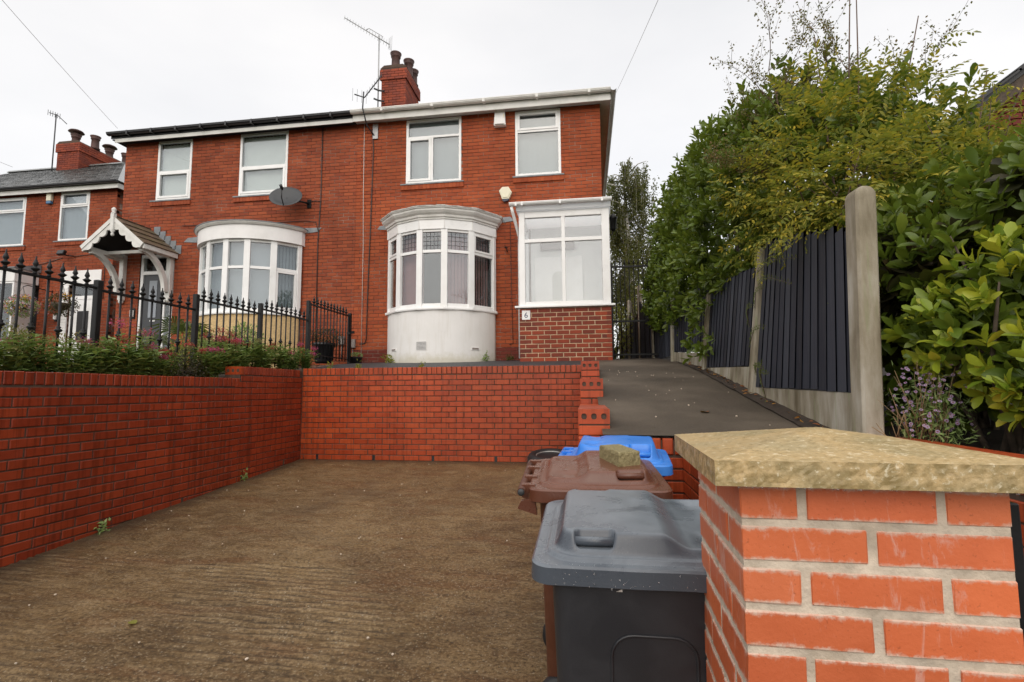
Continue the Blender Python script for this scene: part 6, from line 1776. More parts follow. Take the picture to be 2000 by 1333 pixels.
# spare wheel lying by the back wall
ty = thing('spare_wheel', 'black tyre on a pale wheel lying flat against the brick wall behind the bins', 'tyre', (-0.52, 6.98, 0.04))
wm = Matrix.Translation((-0.50, 6.98, drive_z(6.98) + 0.105)) @ Matrix.Rotation(RAD(9), 4, 'X')
b = MB(); b.lathe([(0.19, 0.06), (0.205, 0.085), (0.25, 0.09), (0.285, 0.075), (0.30, 0.04), (0.302, 0.0), (0.30, -0.04), (0.285, -0.075), (0.25, -0.09), (0.205, -0.085), (0.19, -0.06)], 40, m=wm)
for k in range(48):
    a = 2 * math.pi * k / 48
    b.box(0.297, 0.306, -0.004, 0.004, -0.05, 0.05, m=wm @ Matrix.Rotation(a, 4, 'Z') @ Matrix.Rotation(0.4, 4, 'X'))
b.build('tyre', M['rubber'], ty)
b = MB(); b.lathe([(0.192, -0.06), (0.192, 0.07), (0.183, 0.072), (0.175, 0.03), (0.13, 0.012), (0.12, 0.03), (0.075, 0.035), (0.07, 0.02), (0.01, 0.02)], 32, m=wm)
b.build('rim', M['alloy'], ty)
b = MB()
for k in range(4):
    b.lathe([(0.014, 0.02), (0.014, 0.045), (0.003, 0.047)], 8, m=wm @ Matrix.Rotation(2 * math.pi * k / 4 + .3, 4, 'Z') @ Matrix.Translation((0.05, 0, 0)))
for k in range(5):
    a = 2 * math.pi * k / 5; b.lathe([(0.026, 0.0), (0.026, 0.031)], 10, m=wm @ Matrix.Rotation(a, 4, 'Z') @ Matrix.Translation((0.15, 0, 0)))
b.build('hub', M['black_metal'], ty)

# ------------------------------------------------------------------ plants
def unit(v):
    n_ = np.linalg.norm(v, axis=-1, keepdims=True); return v / np.maximum(n_, 1e-9)
LEAF_V = np.array([(0, 0, 0), (0.22, 0.30, 0.06), (0.55, 0.50, 0.07), (0.85, 0.34, 0.0), (1, 0, -0.10), (0.85, -0.34, 0.0), (0.55, -0.50, 0.07), (0.22, -0.30, 0.06), (0.22, 0, 0.01), (0.55, 0, 0.0), (0.85, 0, -0.05)])
LEAF_T = np.array([(0, 8, 1), (8, 9, 2), (8, 2, 1), (9, 10, 3), (9, 3, 2), (10, 4, 3), (0, 7, 8), (7, 6, 9), (7, 9, 8), (6, 5, 10), (6, 10, 9), (5, 4, 10)])
def frames(D, N):
    D = unit(D); S = unit(np.cross(N, D)); U = np.cross(D, S); return D, S, U
def leaf_mesh(name, P, D, N, Ln, Wd, tints, mat, simple=False):
    D, S, U = frames(D, N)
    if simple:
        V0 = np.array([(0, 0, 0), (0.45, 0.5, 0.05), (1, 0, -0.05), (0.45, -0.5, 0.05)]); T0 = np.array([(0, 2, 1), (0, 3, 2)])
    else: V0, T0 = LEAF_V, LEAF_T
    k = len(V0)
    V = P[:, None, :] + V0[None, :, 0, None] * D[:, None, :] * Ln[:, None, None] + V0[None, :, 1, None] * S[:, None, :] * Wd[:, None, None] + V0[None, :, 2, None] * U[:, None, :] * Ln[:, None, None]
    Fc = (np.arange(len(P)) * k)[:, None, None] + T0[None]
    return npmesh(name, V.reshape(-1, 3), Fc.reshape(-1, 3), mat, np.repeat(tints, len(T0)), smooth=not simple)
_lt = {}
def leaf_unit(mat):
    if mat.name not in _lt:
        _lt[mat.name] = npmesh('leaf', LEAF_V.copy(), LEAF_T.copy(), mat, None, True)
    return _lt[mat.name]
def foliage(parent, P, D, N, Ln, Wd, mat, n_single=0, simple=False, name='foliage'):
    P, D, N, Ln, Wd = map(np.asarray, (P, D, N, Ln, Wd))
    t = nrg.random(len(P)) * 0.998 + 0.001
    idx = np.arange(len(P))
    if n_single:
        dist = np.linalg.norm(P - np.array(CAM), axis=1)
        order = np.argsort(dist - 0.0)
        # nearest leaves, thinned so that they spread over the plant
        one = order[:n_single * 2:2]
        rest = np.setdiff1d(idx, one)
        Du, Su, Uu = frames(D, N)
        me = leaf_unit(mat)
        for i in one:
            m = Matrix(((Du[i, 0] * Ln[i], Su[i, 0] * Wd[i], Uu[i, 0] * Ln[i], P[i, 0]), (Du[i, 1] * Ln[i], Su[i, 1] * Wd[i], Uu[i, 1] * Ln[i], P[i, 1]), (Du[i, 2] * Ln[i], Su[i, 2] * Wd[i], Uu[i, 2] * Ln[i], P[i, 2]), (0, 0, 0, 1)))
            inst('leaf', me, parent, m)
    else: rest = idx
    me = leaf_mesh(name, P[rest], D[rest], N[rest], Ln[rest], Wd[rest], t[rest], mat, simple)
    o = put(bpy.data.objects.new(name, me), parent)
    return tag(o, kind='stuff')
def rnd_unit(n_): return unit(nrg.normal(size=(n_, 3)))

def shell_points(blobs, n_, lo=0.72, hi=1.0, zmin=None):
    """points near the surface of a union of ellipsoids (cx, cy, cz, rx, ry, rz), with outward directions"""
    B = np.array(blobs, float)
    wts = (B[:, 3] * B[:, 4] + B[:, 4] * B[:, 5] + B[:, 3] * B[:, 5]); wts /= wts.sum()
    which = nrg.choice(len(B), n_ * 3, p=wts)
    dirs = rnd_unit(n_ * 3)
    rad = lo + (hi - lo) * nrg.random(n_ * 3) ** 0.6
    c_, r_ = B[which, :3], B[which, 3:]
    P = c_ + dirs * r_ * rad[:, None]
    out_ = unit(dirs / r_)
    keep = np.ones(len(P), bool)
    for k in range(len(B)):
        q = ((P - B[k, :3]) / B[k, 3:]); inside = (q ** 2).sum(1) < lo * lo * 0.92
        keep &= ~(inside & (which != k))
    if zmin is not None: keep &= P[:, 2] > zmin
    P, out_ = P[keep][:n_], out_[keep][:n_]
    return P, out_

def shoots(P, O, up, n_leaf, length, leaf_len, wratio, spread=0.75):
    """whorled shoots: returns leaf P, D, N, L, W"""
    n_ = len(P)
    axis = unit(O * (1 - up) + np.array([0, 0, up]) + 0.28 * nrg.normal(size=(n_, 3)))
    a = unit(np.cross(axis, nrg.normal(size=(n_, 3)))); b_ = np.cross(axis, a)
    LP, LD, LN, LL, LW = [], [], [], [], []
    for k in range(n_leaf):
        ang = k * 2.4 + nrg.random(n_) * 0.6
        rad = a * np.cos(ang)[:, None] + b_ * np.sin(ang)[:, None]
        s = 0.35 + 0.65 * (k + 0.5) / n_leaf
        p = P + axis * (length * (s - 0.6))[..., None] if np.ndim(length) else P + axis * (length * (s - 0.6))
        sp = spread * (1.45 - 0.95 * s)
        d_ = unit(axis * (1 - sp * 0.6) + rad * sp + 0.10 * nrg.normal(size=(n_, 3)))
        nn_ = unit(axis - (axis * d_).sum(1, keepdims=True) * d_ + 0.25 * nrg.normal(size=(n_, 3)))
        l = leaf_len * (0.75 + 0.45 * nrg.random(n_))
        LP.append(p); LD.append(d_); LN.append(nn_); LL.append(l); LW.append(l * wratio * (0.85 + 0.3 * nrg.random(n_)))
    return np.concatenate(LP), np.concatenate(LD), np.concatenate(LN), np.concatenate(LL), np.concatenate(LW)

def stems(parent, base, tips, r0=0.02, r1=0.004, mat='bark', name='stems', n=5, bend=0.15):
    b = MB()
    for tip in tips:
        p0 = Vector(base) + Vector((rnd.uniform(-.12, .12), rnd.uniform(-.12, .12), 0)); p1 = Vector(tip)
        mid = p0.lerp(p1, 0.5) + Vector((rnd.uniform(-bend, bend), rnd.uniform(-bend, bend), rnd.uniform(0, bend)))
        pts = [p0, p0.lerp(mid, 0.55) + Vector((0, 0, 0.03)), mid, mid.lerp(p1, 0.6), p1]
        b.tube(pts, [r0, r0 * 0.8, r0 * 0.6, r0 * 0.4 + r1 * 0.3, r1], n)
    return b.build(name, M[mat], parent)

def bar_objs(): pass

# ---- dark laurel hedge behind the fence
hed = thing('laurel_hedge', 'tall dark green laurel hedge billowing over the navy fence against the sky', 'hedge', (2.3, 7, 1.4))
blobs = [(2.05, 10.2, 3.1, 0.75, 0.8, 1.2), (2.15, 9.4, 3.6, 0.85, 0.9, 1.35), (2.2, 8.6, 3.6, 0.85, 0.8, 1.45), (2.2, 7.7, 3.45, 0.9, 0.9, 1.35), (2.15, 6.6, 3.2, 0.80, 0.9, 1.35), (2.25, 5.6, 3.1, 0.75, 0.8, 1.15), (2.5, 4.8, 2.75, 0.8, 0.7, 0.95), (2.9, 6.6, 3.3, 1.0, 1.4, 1.0), (1.66, 8.5, 2.62, 0.46, 1.0, 0.62), (1.66, 7.3, 2.62, 0.40, 0.8, 0.60), (1.75, 9.6, 2.75, 0.6, 0.8, 0.8), (1.72, 6.3, 2.85, 0.36, 0.6, 0.6), (2.0, 5.3, 3.1, 0.5, 0.6, 0.75), (2.55, 4.9, 2.7, 0.6, 0.5, 0.85), (3.0, 4.8, 2.4, 0.6, 0.5, 0.8)]
P, O = shell_points(blobs, 3900, 0.80, 1.06)
lv = shoots(P, O, 0.42, 9, 0.15, 0.105, 0.42)
foliage(hed, *lv, M['leaf_laurel'], n_single=300)
P, O = shell_points(blobs, 420, 1.03, 1.20)
lv = shoots(P, O, 0.55, 8, 0.22, 0.10, 0.42)
foliage(hed, *lv, M['leaf_laurel'], name='young_shoots')
P, O = shell_points(blobs, 700, 0.45, 0.75)
lv = shoots(P, O, 0.3, 7, 0.2, 0.14, 0.45)
foliage(hed, *lv, M['leaf_laurel'], name='inner_foliage')
# a spray hanging down over the second fence post
sp = np.array([(1.43 + 0.05 * math.sin(k), 6.62 + 0.35 * rnd.random() - 0.1, 2.25 - 0.10 * k / 2) for k in range(16)]) + nrg.normal(size=(16, 3)) * 0.05
sp[:, 0] = np.minimum(sp[:, 0], 1.44)
sp = np.concatenate([sp, sp + nrg.normal(size=sp.shape) * np.array([0.03, 0.2, 0.12])]); sp[:, 0] = np.minimum(sp[:, 0], 1.46)
lv = shoots(sp, np.tile(np.array([[-0.8, -0.3, -0.3]]), (len(sp), 1)), 0.1, 7, 0.14, 0.10, 0.40)
foliage(hed, *lv, M['leaf_laurel'], name='hanging_spray')
stems(hed, (2.2, 7.2, 1.2), [(2.15 + rnd.uniform(-.5, .4), 5.5 + 4.2 * rnd.random(), 3.2 + rnd.uniform(-.5, .7)) for _ in range(16)], 0.035, 0.006)

# ---- yellowing rowan with pinnate leaves
row = thing('rowan_shrub', 'sprawling rowan shrub with yellowing feathery leaves and bare upright stems behind the near concrete post', 'shrub', (2.2, 3.7, 0.9))
def pinnate(centres, dirs, n_pair, rachis, leaflet):
    LP, LD, LN, LL, LW = [], [], [], [], []
    n_ = len(centres)
    D = unit(dirs); up = unit(np.array([0, 0, 1.0]) + 0.35 * nrg.normal(size=(n_, 3)))
    S = unit(np.cross(up, D)); U = np.cross(D, S)
    for k in range(n_pair):
        s = (k + 0.8) / n_pair
        droop = -0.22 * s * s
        for sd in (-1, 1):
            p = centres + D * (rachis * s)[..., None] + U * (rachis * droop)[..., None]
            d_ = unit(D * 0.55 + S * sd * 0.85 - U * 0.25 + 0.12 * nrg.normal(size=(n_, 3)))
            LP.append(p); LD.append(d_); LN.append(unit(U + 0.2 * nrg.normal(size=(n_, 3))))
            l = leaflet * (0.7 + 0.5 * nrg.random(n_)) * (1 - 0.35 * abs(s - 0.5)); LL.append(l); LW.append(l * 0.36)
    p = centres + D * rachis[..., None] + U * (rachis * -0.22)[..., None]
    LP.append(p); LD.append(unit(D - 0.3 * U)); LN.append(U); LL.append(np.full(n_, leaflet)); LW.append(np.full(n_, leaflet * 0.36))
    return np.concatenate(LP), np.concatenate(LD), np.concatenate(LN), np.concatenate(LL), np.concatenate(LW)
rb = [(1.95, 4.3, 2.85, 0.42, 0.5, 0.72), (2.35, 4.3, 2.85, 0.42, 0.5, 0.74), (2.75, 4.2, 2.62, 0.42, 0.5, 0.60), (3.15, 4.1, 2.35, 0.45, 0.5, 0.50), (1.80, 3.85, 2.42, 0.28, 0.6, 0.32), (1.78, 4.6, 2.70, 0.28, 0.5, 0.42), (2.2, 3.7, 2.30, 0.5, 0.4, 0.42), (1.80, 5.1, 2.95, 0.34, 0.45, 0.60), (2.7, 3.6, 2.15, 0.5, 0.4, 0.35)]
P, O = shell_points(rb, 1350, 0.5, 1.06)
dirs = unit(O * 0.7 + 0.45 * nrg.normal(size=P.shape) + np.array([-0.15, -0.2, 0.05]))
lv = pinnate(P, dirs, 6, 0.17 + 0.08 * nrg.random(len(P)), 0.058)
foliage(row, *lv, M['leaf_rowan'], n_single=300)
# leaves along the fence face
P = np.stack([nrg.uniform(1.42, 1.50, 26), nrg.uniform(3.15, 4.9, 26), nrg.uniform(2.05, 2.40, 26)], 1)
lv = pinnate(P, unit(np.array([[-0.5, -0.35, -0.45]]) + 0.35 * nrg.normal(size=P.shape)), 6, 0.18 + 0.06 * nrg.random(26), 0.045)
foliage(row, *lv, M['leaf_rowan'], name='overhanging_foliage')
# bare upright stems
b = MB()
st_tips = []
for (x1_, z1_, x0_, y_) in [(2.20, 4.35, 2.15, 4.3), (2.24, 4.22, 2.2, 4.3), (2.62, 3.95, 2.3, 4.2), (1.95, 4.0, 2.1, 4.4), (2.98, 3.40, 2.85, 4.1), (3.30, 3.55, 2.6, 4.0)]:
    p1 = Vector((x1_, y_ - 0.05, z1_)); p0 = Vector((x0_, y_ + 0.05, 1.9))
    b.tube([p0, p0.lerp(p1, .35) + Vector((rnd.uniform(-.04, .04), 0, .02)), p0.lerp(p1, .7) + Vector((rnd.uniform(-.04, .04), 0, 0)), p1], [0.009, 0.008, 0.006, 0.004], 6)
    st_tips.append(p1)
for k in range(60):
    p0 = Vector((rnd.uniform(1.7, 3.2), rnd.uniform(3.7, 4.6), rnd.uniform(2.0, 2.5))); p1 = p0 + Vector((rnd.uniform(-.4, .35), rnd.uniform(-.35, .2), rnd.uniform(.2, .75)))
    b.tube([p0, p0.lerp(p1, .5) + Vector((rnd.uniform(-.06, .06), 0, 0.03)), p1], [0.006, 0.004, 0.002], 5)
b.build('stems', M['twig'], row)
# sparse tip leaves at upper right
P = np.array([(2.68, 4.2, 3.72), (2.80, 4.2, 3.80), (2.95, 4.1, 3.40), (3.05, 4.1, 3.30), (3.1, 4.1, 3.22), (2.85, 4.1, 3.30), (3.2, 4.0, 3.40), (2.95, 4.1, 3.5), (3.3, 4.0, 3.25), (2.7, 4.2, 3.45)])
lv = pinnate(P, unit(np.array([[0.7, -0.25, 0.15]]) + 0.4 * nrg.normal(size=P.shape)), 6, np.full(len(P), 0.2), 0.05)
foliage(row, *lv, M['leaf_rowan'], name='tip_leaves')

# ---- thin twiggy tree with tiny leaves above the hedge
twg = thing('twiggy_tree', 'thin open tree with tiny reddish leaves standing above the hedge against the sky', 'tree', (2.1, 5.0, 1.3))
b = MB(); LP, LD = [], []
def twig(p, d_, L, r, depth):
    segs = 5; pts = [p]; q = p.copy(); dd = d_.copy()
    for k in range(segs):
        dd = (dd + Vector((rnd.uniform(-.16, .16), rnd.uniform(-.16, .16), rnd.uniform(-.08, .12)))).normalized()
        q = q + dd * (L / segs); pts.append(q.copy())
        if depth > 0 and k >= 1:
            for _ in range(2 if depth > 1 else 2):
                sd = (dd * 0.6 + Vector((rnd.uniform(-1, 1), rnd.uniform(-1, 1), rnd.uniform(-.3, .6))) * 0.75).normalized()
                twig(q.copy(), sd, L * rnd.uniform(.38, .58), r * 0.5, depth - 1)
        if depth == 0 or (depth == 1 and k > 2):
            for _ in range(4):
                LP.append(q + Vector((rnd.uniform(-.035, .035), rnd.uniform(-.035, .035), rnd.uniform(-.035, .035)))); LD.append(Vector((rnd.uniform(-1, 1), rnd.uniform(-1, 1), rnd.uniform(-1, .5))))
    b.tube(pts, [max(0.0013, r * (1 - 0.7 * k / segs)) for k in range(segs + 1)], 4, cap=False)
twig(Vector((2.0, 4.9, 2.9)), Vector((-0.05, 0, 1)), 1.25, 0.009, 2)
twig(Vector((2.0, 4.9, 2.9)), Vector((-0.28, 0.05, 0.9)), 1.0, 0.008, 2)
twig(Vector((2.0, 4.9, 2.8)), Vector((-0.62, -0.05, 0.42)), 0.62, 0.006, 2)
twig(Vector((2.1, 4.9, 2.9)), Vector((0.2, 0, 0.95)), 1.1, 0.008, 2)
twig(Vector((2.2, 4.9, 2.9)), Vector((0.55, -0.05, 0.75)), 0.95, 0.006, 2)
b.tube([(2.1, 5.0, 1.2), (2.08, 4.95, 2.1), (2.0, 4.9, 3.0)], [0.035, 0.03, 0.018], 7)
b.build('twigs', M['twig'], twg)
n_ = len(LP); LPn = np.array([tuple(v) for v in LP]); LDn = np.array([tuple(v) for v in LD])
foliage(twg, LPn, LDn, rnd_unit(n_), nrg.uniform(0.017, 0.032, n_), nrg.uniform(0.012, 0.021, n_), M['leaf_small'], simple=True)

# ---- bright near laurel at the right edge
brl = thing('bright_laurel', 'bright yellow-green laurel bush with large leaves at the right edge behind the garden wall', 'shrub', (2.2, 2.7, 0.7))
blobs = [(1.90, 2.85, 1.32, 0.22, 0.30, 0.22), (2.15, 2.80, 1.52, 0.30, 0.35, 0.28), (2.02, 2.50, 1.12, 0.22, 0.32, 0.22), (2.45, 2.6, 1.48, 0.35, 0.4, 0.30), (2.05, 2.25, 0.98, 0.16, 0.2, 0.14)]
P, O = shell_points(blobs, 260, 0.86, 1.10)
lv = shoots(P, O, 0.38, 8, 0.08, 0.086, 0.44, 0.85)
foliage(brl, *lv, M['leaf_laurel_bright'], n_single=300)
P, O = shell_points(blobs, 260, 0.35, 0.75)
lv = shoots(P, O, 0.3, 7, 0.15, 0.10, 0.42)
foliage(brl, *lv, M['leaf_laurel'], name='inner_foliage')
stems(brl, (2.1, 2.8, 0.7), [(2.15 + rnd.uniform(-.3, .4), 2.7 + rnd.uniform(-.3, .3), 1.5 + rnd.uniform(-.4, .5)) for _ in range(14)], 0.018, 0.004)
# darker laurel behind it, closing the gap to the fence
dkl = thing('shaded_laurel', 'dark shaded laurel filling the gap between the near concrete post and the bright laurel', 'shrub', (2.3, 3.4, 0.8))
blobs = [(1.95, 3.45, 1.55, 0.30, 0.30, 0.72), (2.35, 3.45, 1.65, 0.40, 0.32, 0.80), (2.80, 3.30, 1.75, 0.40, 0.35, 0.80), (2.9, 2.8, 1.5, 0.4, 0.4, 0.8), (2.40, 2.95, 2.05, 0.34, 0.35, 0.32), (2.02, 3.1, 1.75, 0.2, 0.2, 0.2)]
P, O = shell_points(blobs, 850, 0.6, 1.05)
lv = shoots(P, O, 0.35, 8, 0.16, 0.11, 0.42)
foliage(dkl, *lv, M['leaf_laurel'])
P, O = shell_points(blobs, 300, 0.3, 0.6); lv = shoots(P, O, 0.2, 7, 0.2, 0.15, 0.5); foliage(dkl, *lv, M['leaf_dark'], name='inner_foliage')
stems(dkl, (2.3, 3.4, 0.75), [(2.3 + rnd.uniform(-.4, .5), 3.4 + rnd.uniform(-.2, .2), 1.6 + rnd.uniform(-.4, .5)) for _ in range(10)], 0.02, 0.005)

# ---- michaelmas daisies by the post
ast = thing('aster_plant', 'lilac-flowered aster leaning over the garden wall beside the near concrete post', 'plant', (1.85, 2.85, 0.75))
b = MB(); fl_p = []
for k in range(34):
    p0 = Vector((1.70 + rnd.uniform(-.05, .06), 2.92 + rnd.uniform(-.08, .08), 0.74)); p1 = p0 + Vector((rnd.uniform(-.20, .10), rnd.uniform(-.16, .05), rnd.uniform(.14, .48)))
    b.tube([p0, p0.lerp(p1, .5) + Vector((rnd.uniform(-.03, .03), 0, .03)), p1], [0.0022, 0.0018, 0.001], 4)
    for q in range(4): fl_p.append(p1 + Vector((rnd.uniform(-.05, .05), rnd.uniform(-.05, .05), rnd.uniform(-.10, .03))))
for k in range(14):
    p0 = Vector((1.64 + rnd.uniform(-.08, .08), 2.90 + rnd.uniform(-.1, .1), 0.76)); b.tube([p0, p0 + Vector((rnd.uniform(-.14, .12), rnd.uniform(-.1, .05), rnd.uniform(.10, .20)))], 0.0022, 4)
b.build('stalks', M['dry_stem'], ast)
fm_ = MB()
for k in range(11):
    a = 2 * math.pi * k / 11; c0, s0 = math.cos(a), math.sin(a)
    fm_.add([(0.003 * c0, 0.003 * s0, 0), (0.012 * c0 - 0.003 * s0, 0.012 * s0 + 0.003 * c0, 0.002), (0.016 * c0, 0.016 * s0, 0.0), (0.012 * c0 + 0.003 * s0, 0.012 * s0 - 0.003 * c0, 0.002)], [(0, 1, 2, 3)])
fl_me = fm_.mesh('flower', M['petal_lilac'])
cc_ = MB(); cc_.lathe([(0.0045, 0), (0.004, 0.003), (0.001, 0.005)], 6); disc_me = cc_.mesh('flower_centre', M['petal_red'])
for p in fl_p: p.x = max(p.x, 1.60)
for p in fl_p:
    q = (Vector((-0.45, -0.75, 0.55)) + Vector((rnd.uniform(-.5, .5), rnd.uniform(-.4, .4), rnd.uniform(-.4, .4)))).normalized().to_track_quat('Z', 'Y').to_matrix().to_4x4()
    o = inst('flower', fl_me, ast, Matrix.Translation(p) @ q @ Matrix.Scale(rnd.uniform(.42, .66), 4))
    inst('flower_centre', disc_me, o, Matrix.Translation(p) @ q @ Matrix.Scale(0.5, 4))
P = np.array([tuple(p) for p in fl_p]) + nrg.normal(size=(len(fl_p), 3)) * 0.02 - np.array([-0.02, -0.03, 0.05])
P = np.concatenate([P + nrg.normal(size=P.shape) * np.array([0.022, 0.03, 0.05]) + np.array([0.03, 0.02, -0.02 * q]) for q in range(7)])
foliage(ast, P, rnd_unit(len(P)), rnd_unit(len(P)), nrg.uniform(.02, .05, len(P)), nrg.uniform(.006, .012, len(P)), M['leaf_valerian'], simple=True)

# ---- weeping birch behind the house corner
bir = thing('weeping_birch', 'weeping birch with drooping olive foliage behind the house corner', 'tree', (1.5, 18, 1.8))
b = MB()
b.tube([(1.75, 18, 1.7), (1.7, 18, 4.0), (1.55, 18, 6.5), (1.45, 18, 8.9)], [0.16, 0.12, 0.08, 0.02], 8)
LP = []
for k in range(46):
    h_ = 3.6 + 5.3 * (k / 46) ** 0.8; a = rnd.uniform(0, 2 * math.pi); r_ = (1.35 - 0.11 * max(0, h_ - 4.2)) * rnd.uniform(.45, 1.0)
    p0 = Vector((1.55, 18, h_)); p1 = p0 + Vector((r_ * math.cos(a), r_ * math.sin(a), 0.35 * r_))
    b.tube([p0, p0.lerp(p1, .6) + Vector((0, 0, .12)), p1], [0.03, 0.018, 0.008], 5)
    for s in range(7):
        q = p0.lerp(p1, 0.35 + 0.65 * s / 6) + Vector((rnd.uniform(-.12, .12), rnd.uniform(-.12, .12), 0)); L = rnd.uniform(.5, 1.5)
        e = q + Vector((rnd.uniform(-.12, .12), rnd.uniform(-.12, .12), -L))
        b.tube([q, q.lerp(e, .5) + Vector((rnd.uniform(-.05, .05), 0, .05)), e], [0.006, 0.004, 0.003], 3, cap=False)
        for j in range(int(L * 75)):
            LP.append(tuple(q.lerp(e, rnd.random()) + Vector((rnd.gauss(0, .05), rnd.gauss(0, .05), rnd.gauss(0, .04)))))
b.build('trunk', M['birch_bark'], bir)
LP = np.array(LP); n_ = len(LP)
foliage(bir, LP, unit(rnd_unit(n_) + np.array([0, 0, -0.9])), rnd_unit(n_), nrg.uniform(.06, .10, n_), nrg.uniform(.04, .065, n_), M['leaf_birch'], simple=True, name='crown')

def bush(name, label, blobs, n_, mat, leaf, cat='bush', base=None, group=None):
    t = thing(name, label, cat, base or (blobs[0][0], blobs[0][1], blobs[0][2] - blobs[0][5]), group)
    P, O = shell_points(blobs, n_, 0.4, 1.05)
    D = unit(O + 0.7 * nrg.normal(size=P.shape))
    foliage(t, P, D, unit(O + 0.5 * nrg.normal(size=P.shape) + np.array([0, 0, .4])), leaf * nrg.uniform(.7, 1.3, len(P)), leaf * .5 * nrg.uniform(.7, 1.2, len(P)), M[mat], simple=True, name='crown')
    stems(t, base or (blobs[0][0], blobs[0][1], blobs[0][2] - blobs[0][5]), [tuple(P[i]) for i in nrg.choice(len(P), 10)], 0.03 if leaf > 0.06 else 0.015, 0.004, name='trunk')
    return t
bush('garden_bush', 'yellow-green bush seen through the bars beside the porch', [(0.75, 13.4, 2.5, 0.5, 0.5, 0.75)], 1500, 'leaf_yellow', 0.07, base=(0.75, 13.4, 1.7))
bush('garden_tree', 'loose olive tree behind the side gate under the birch', [(1.5, 14.8, 4.3, 0.9, 0.8, 1.0), (2.3, 14.5, 3.8, 0.7, 0.7, 0.8), (1.0, 15.5, 3.6, 0.6, 0.6, 0.7)], 4200, 'leaf_birch', 0.075, 'tree', (1.7, 14.8, 1.8))
bush('autumn_tree', 'orange-tinged tree behind the dipped fence panels', [(2.2, 17, 3.5, 0.9, 0.7, 1.1)], 1800, 'leaf_rowan', 0.08, 'tree', (2.2, 17, 1.8))

# ---- flower bed on the left wall
val_me = {}
def valerian(x, y, z, s, heads, pal, lean=0.0):
    t = thing('valerian_plant', 'leafy valerian with pinkish flower heads in the bed above the left wall', 'plant', (x, y, z), 'valerian plants in the wall-top bed')
    n_st = 24
    LP, LD, LN, LL, LW = [], [], [], [], []
    b = MB(); tops = []
    for k in range(n_st):
        a = rnd.uniform(0, 2 * math.pi); r_ = rnd.uniform(0.05, 0.22) * s
        tip = Vector((x + r_ * math.cos(a) * 0.75 + lean, y + r_ * math.sin(a) * 1.3, z + rnd.uniform(.20, .38) * s)); p0 = Vector((x + rnd.uniform(-.03, .03), y + rnd.uniform(-.05, .05), z))
        b.tube([p0, p0.lerp(tip, .5) + Vector((0, 0, .02)), tip], [0.004, 0.003, 0.002], 4, cap=False); tops.append(tip)
        for j in range(9):
            q = p0.lerp(tip, 0.15 + 0.85 * j / 8)
            for sd in (0, math.pi):
                an = j * 1.57 + sd + a
                LP.append(tuple(q)); LD.append((math.cos(an), math.sin(an), rnd.uniform(.0, .55))); LN.append((rnd.uniform(-.3, .3), rnd.uniform(-.3, .3), 1)); l = rnd.uniform(.06, .10) * s; LL.append(l); LW.append(l * .40)
    foliage(t, np.array(LP), np.array(LD), np.array(LN), np.array(LL), np.array(LW), M['leaf_valerian'])
    for k in range(heads):
        tip = tops[k % len(tops)] + Vector((rnd.uniform(-.03, .03), rnd.uniform(-.05, .05), rnd.uniform(.03, .11)))
        g = MB(); b.tube([tops[k % len(tops)], tip], 0.0025, 4, cap=False)
        mat = pal[k % len(pal)]
        nn_ = 170 if mat != 'leaf_seed' else 90; sp_ = 0.038 * s if mat != 'leaf_seed' else 0.05 * s
        for q in range(nn_):
            c = tip + Vector((rnd.gauss(0, sp_ * .7), rnd.gauss(0, sp_ * .9), rnd.gauss(0, sp_ * .45))); r_ = rnd.uniform(.005, .010)
            d1 = Vector((rnd.uniform(-1, 1), rnd.uniform(-1, 1), rnd.uniform(-1, 1))) * r_; d2 = Vector((rnd.uniform(-1, 1), rnd.uniform(-1, 1), rnd.uniform(-1, 1))) * r_
            g.add([c + d1, c + d2, c - d1, c - d2], [(0, 1, 2, 3)], rnd.random())
        tag(g.build('flower_head' if mat != 'leaf_seed' else 'seed_head', M[mat], t), kind='stuff')
    b.build('stalks', M['leaf_valerian'], t)
pk, rd, sd_ = 'petal_pink', 'petal_red', 'leaf_seed'
for (x, y, z, s, hd, pal) in [(-4.60, 3.30, 1.14, 0.95, 4, [sd_, pk, sd_]), (-4.62, 3.55, 1.14, 1.0, 5, [sd_, sd_, pk]), (-4.66, 3.8, 1.15, 1.1, 5, [sd_, sd_]), (-4.58, 3.98, 1.15, 1.0, 4, [sd_, rd, sd_]), (-4.60, 4.22, 1.16, 1.05, 4, [pk, sd_]),
                              (-4.62, 4.46, 1.17, 1.25, 4, [pk, pk, sd_]), (-4.57, 4.62, 1.17, 1.05, 4, [pk, rd, sd_]), (-4.60, 4.85, 1.17, 1.0, 3, [rd, sd_]), (-4.57, 5.02, 1.18, 0.8, 3, [rd, pk]), (-4.57, 5.62, 1.2, 0.95, 4, [rd, pk, sd_]), (-4.62, 5.85, 1.25, 1.15, 5, [sd_, rd, pk]),
                              (-4.80, 6.1, 1.30, 1.3, 5, [rd, pk, rd]), (-4.62, 6.25, 1.33, 1.0, 3, [sd_, pk]), (-4.75, 6.5, 1.35, 1.2, 4, [rd, sd_, pk]), (-4.60, 6.75, 1.37, 1.0, 2, [sd_]), (-4.72, 7.0, 1.37, 1.1, 3, [rd, sd_]), (-4.60, 7.25, 1.38, 1.0, 2, [pk]), (-4.66, 7.6, 1.38, 1.0, 2, [pk, sd_]), (-4.62, 7.95, 1.42, 0.9, 2, [pk])]:
    valerian(x, y, z, s, hd, pal)
bush('dark_shrub', 'low dark brown-green shrub spilling over the left wall between the valerians', [(-4.58, 5.28, 1.33, 0.16, 0.36, 0.22), (-4.62, 5.45, 1.28, 0.13, 0.25, 0.18)], 2600, 'leaf_dark', 0.03, 'shrub', (-4.6, 5.3, 1.15))
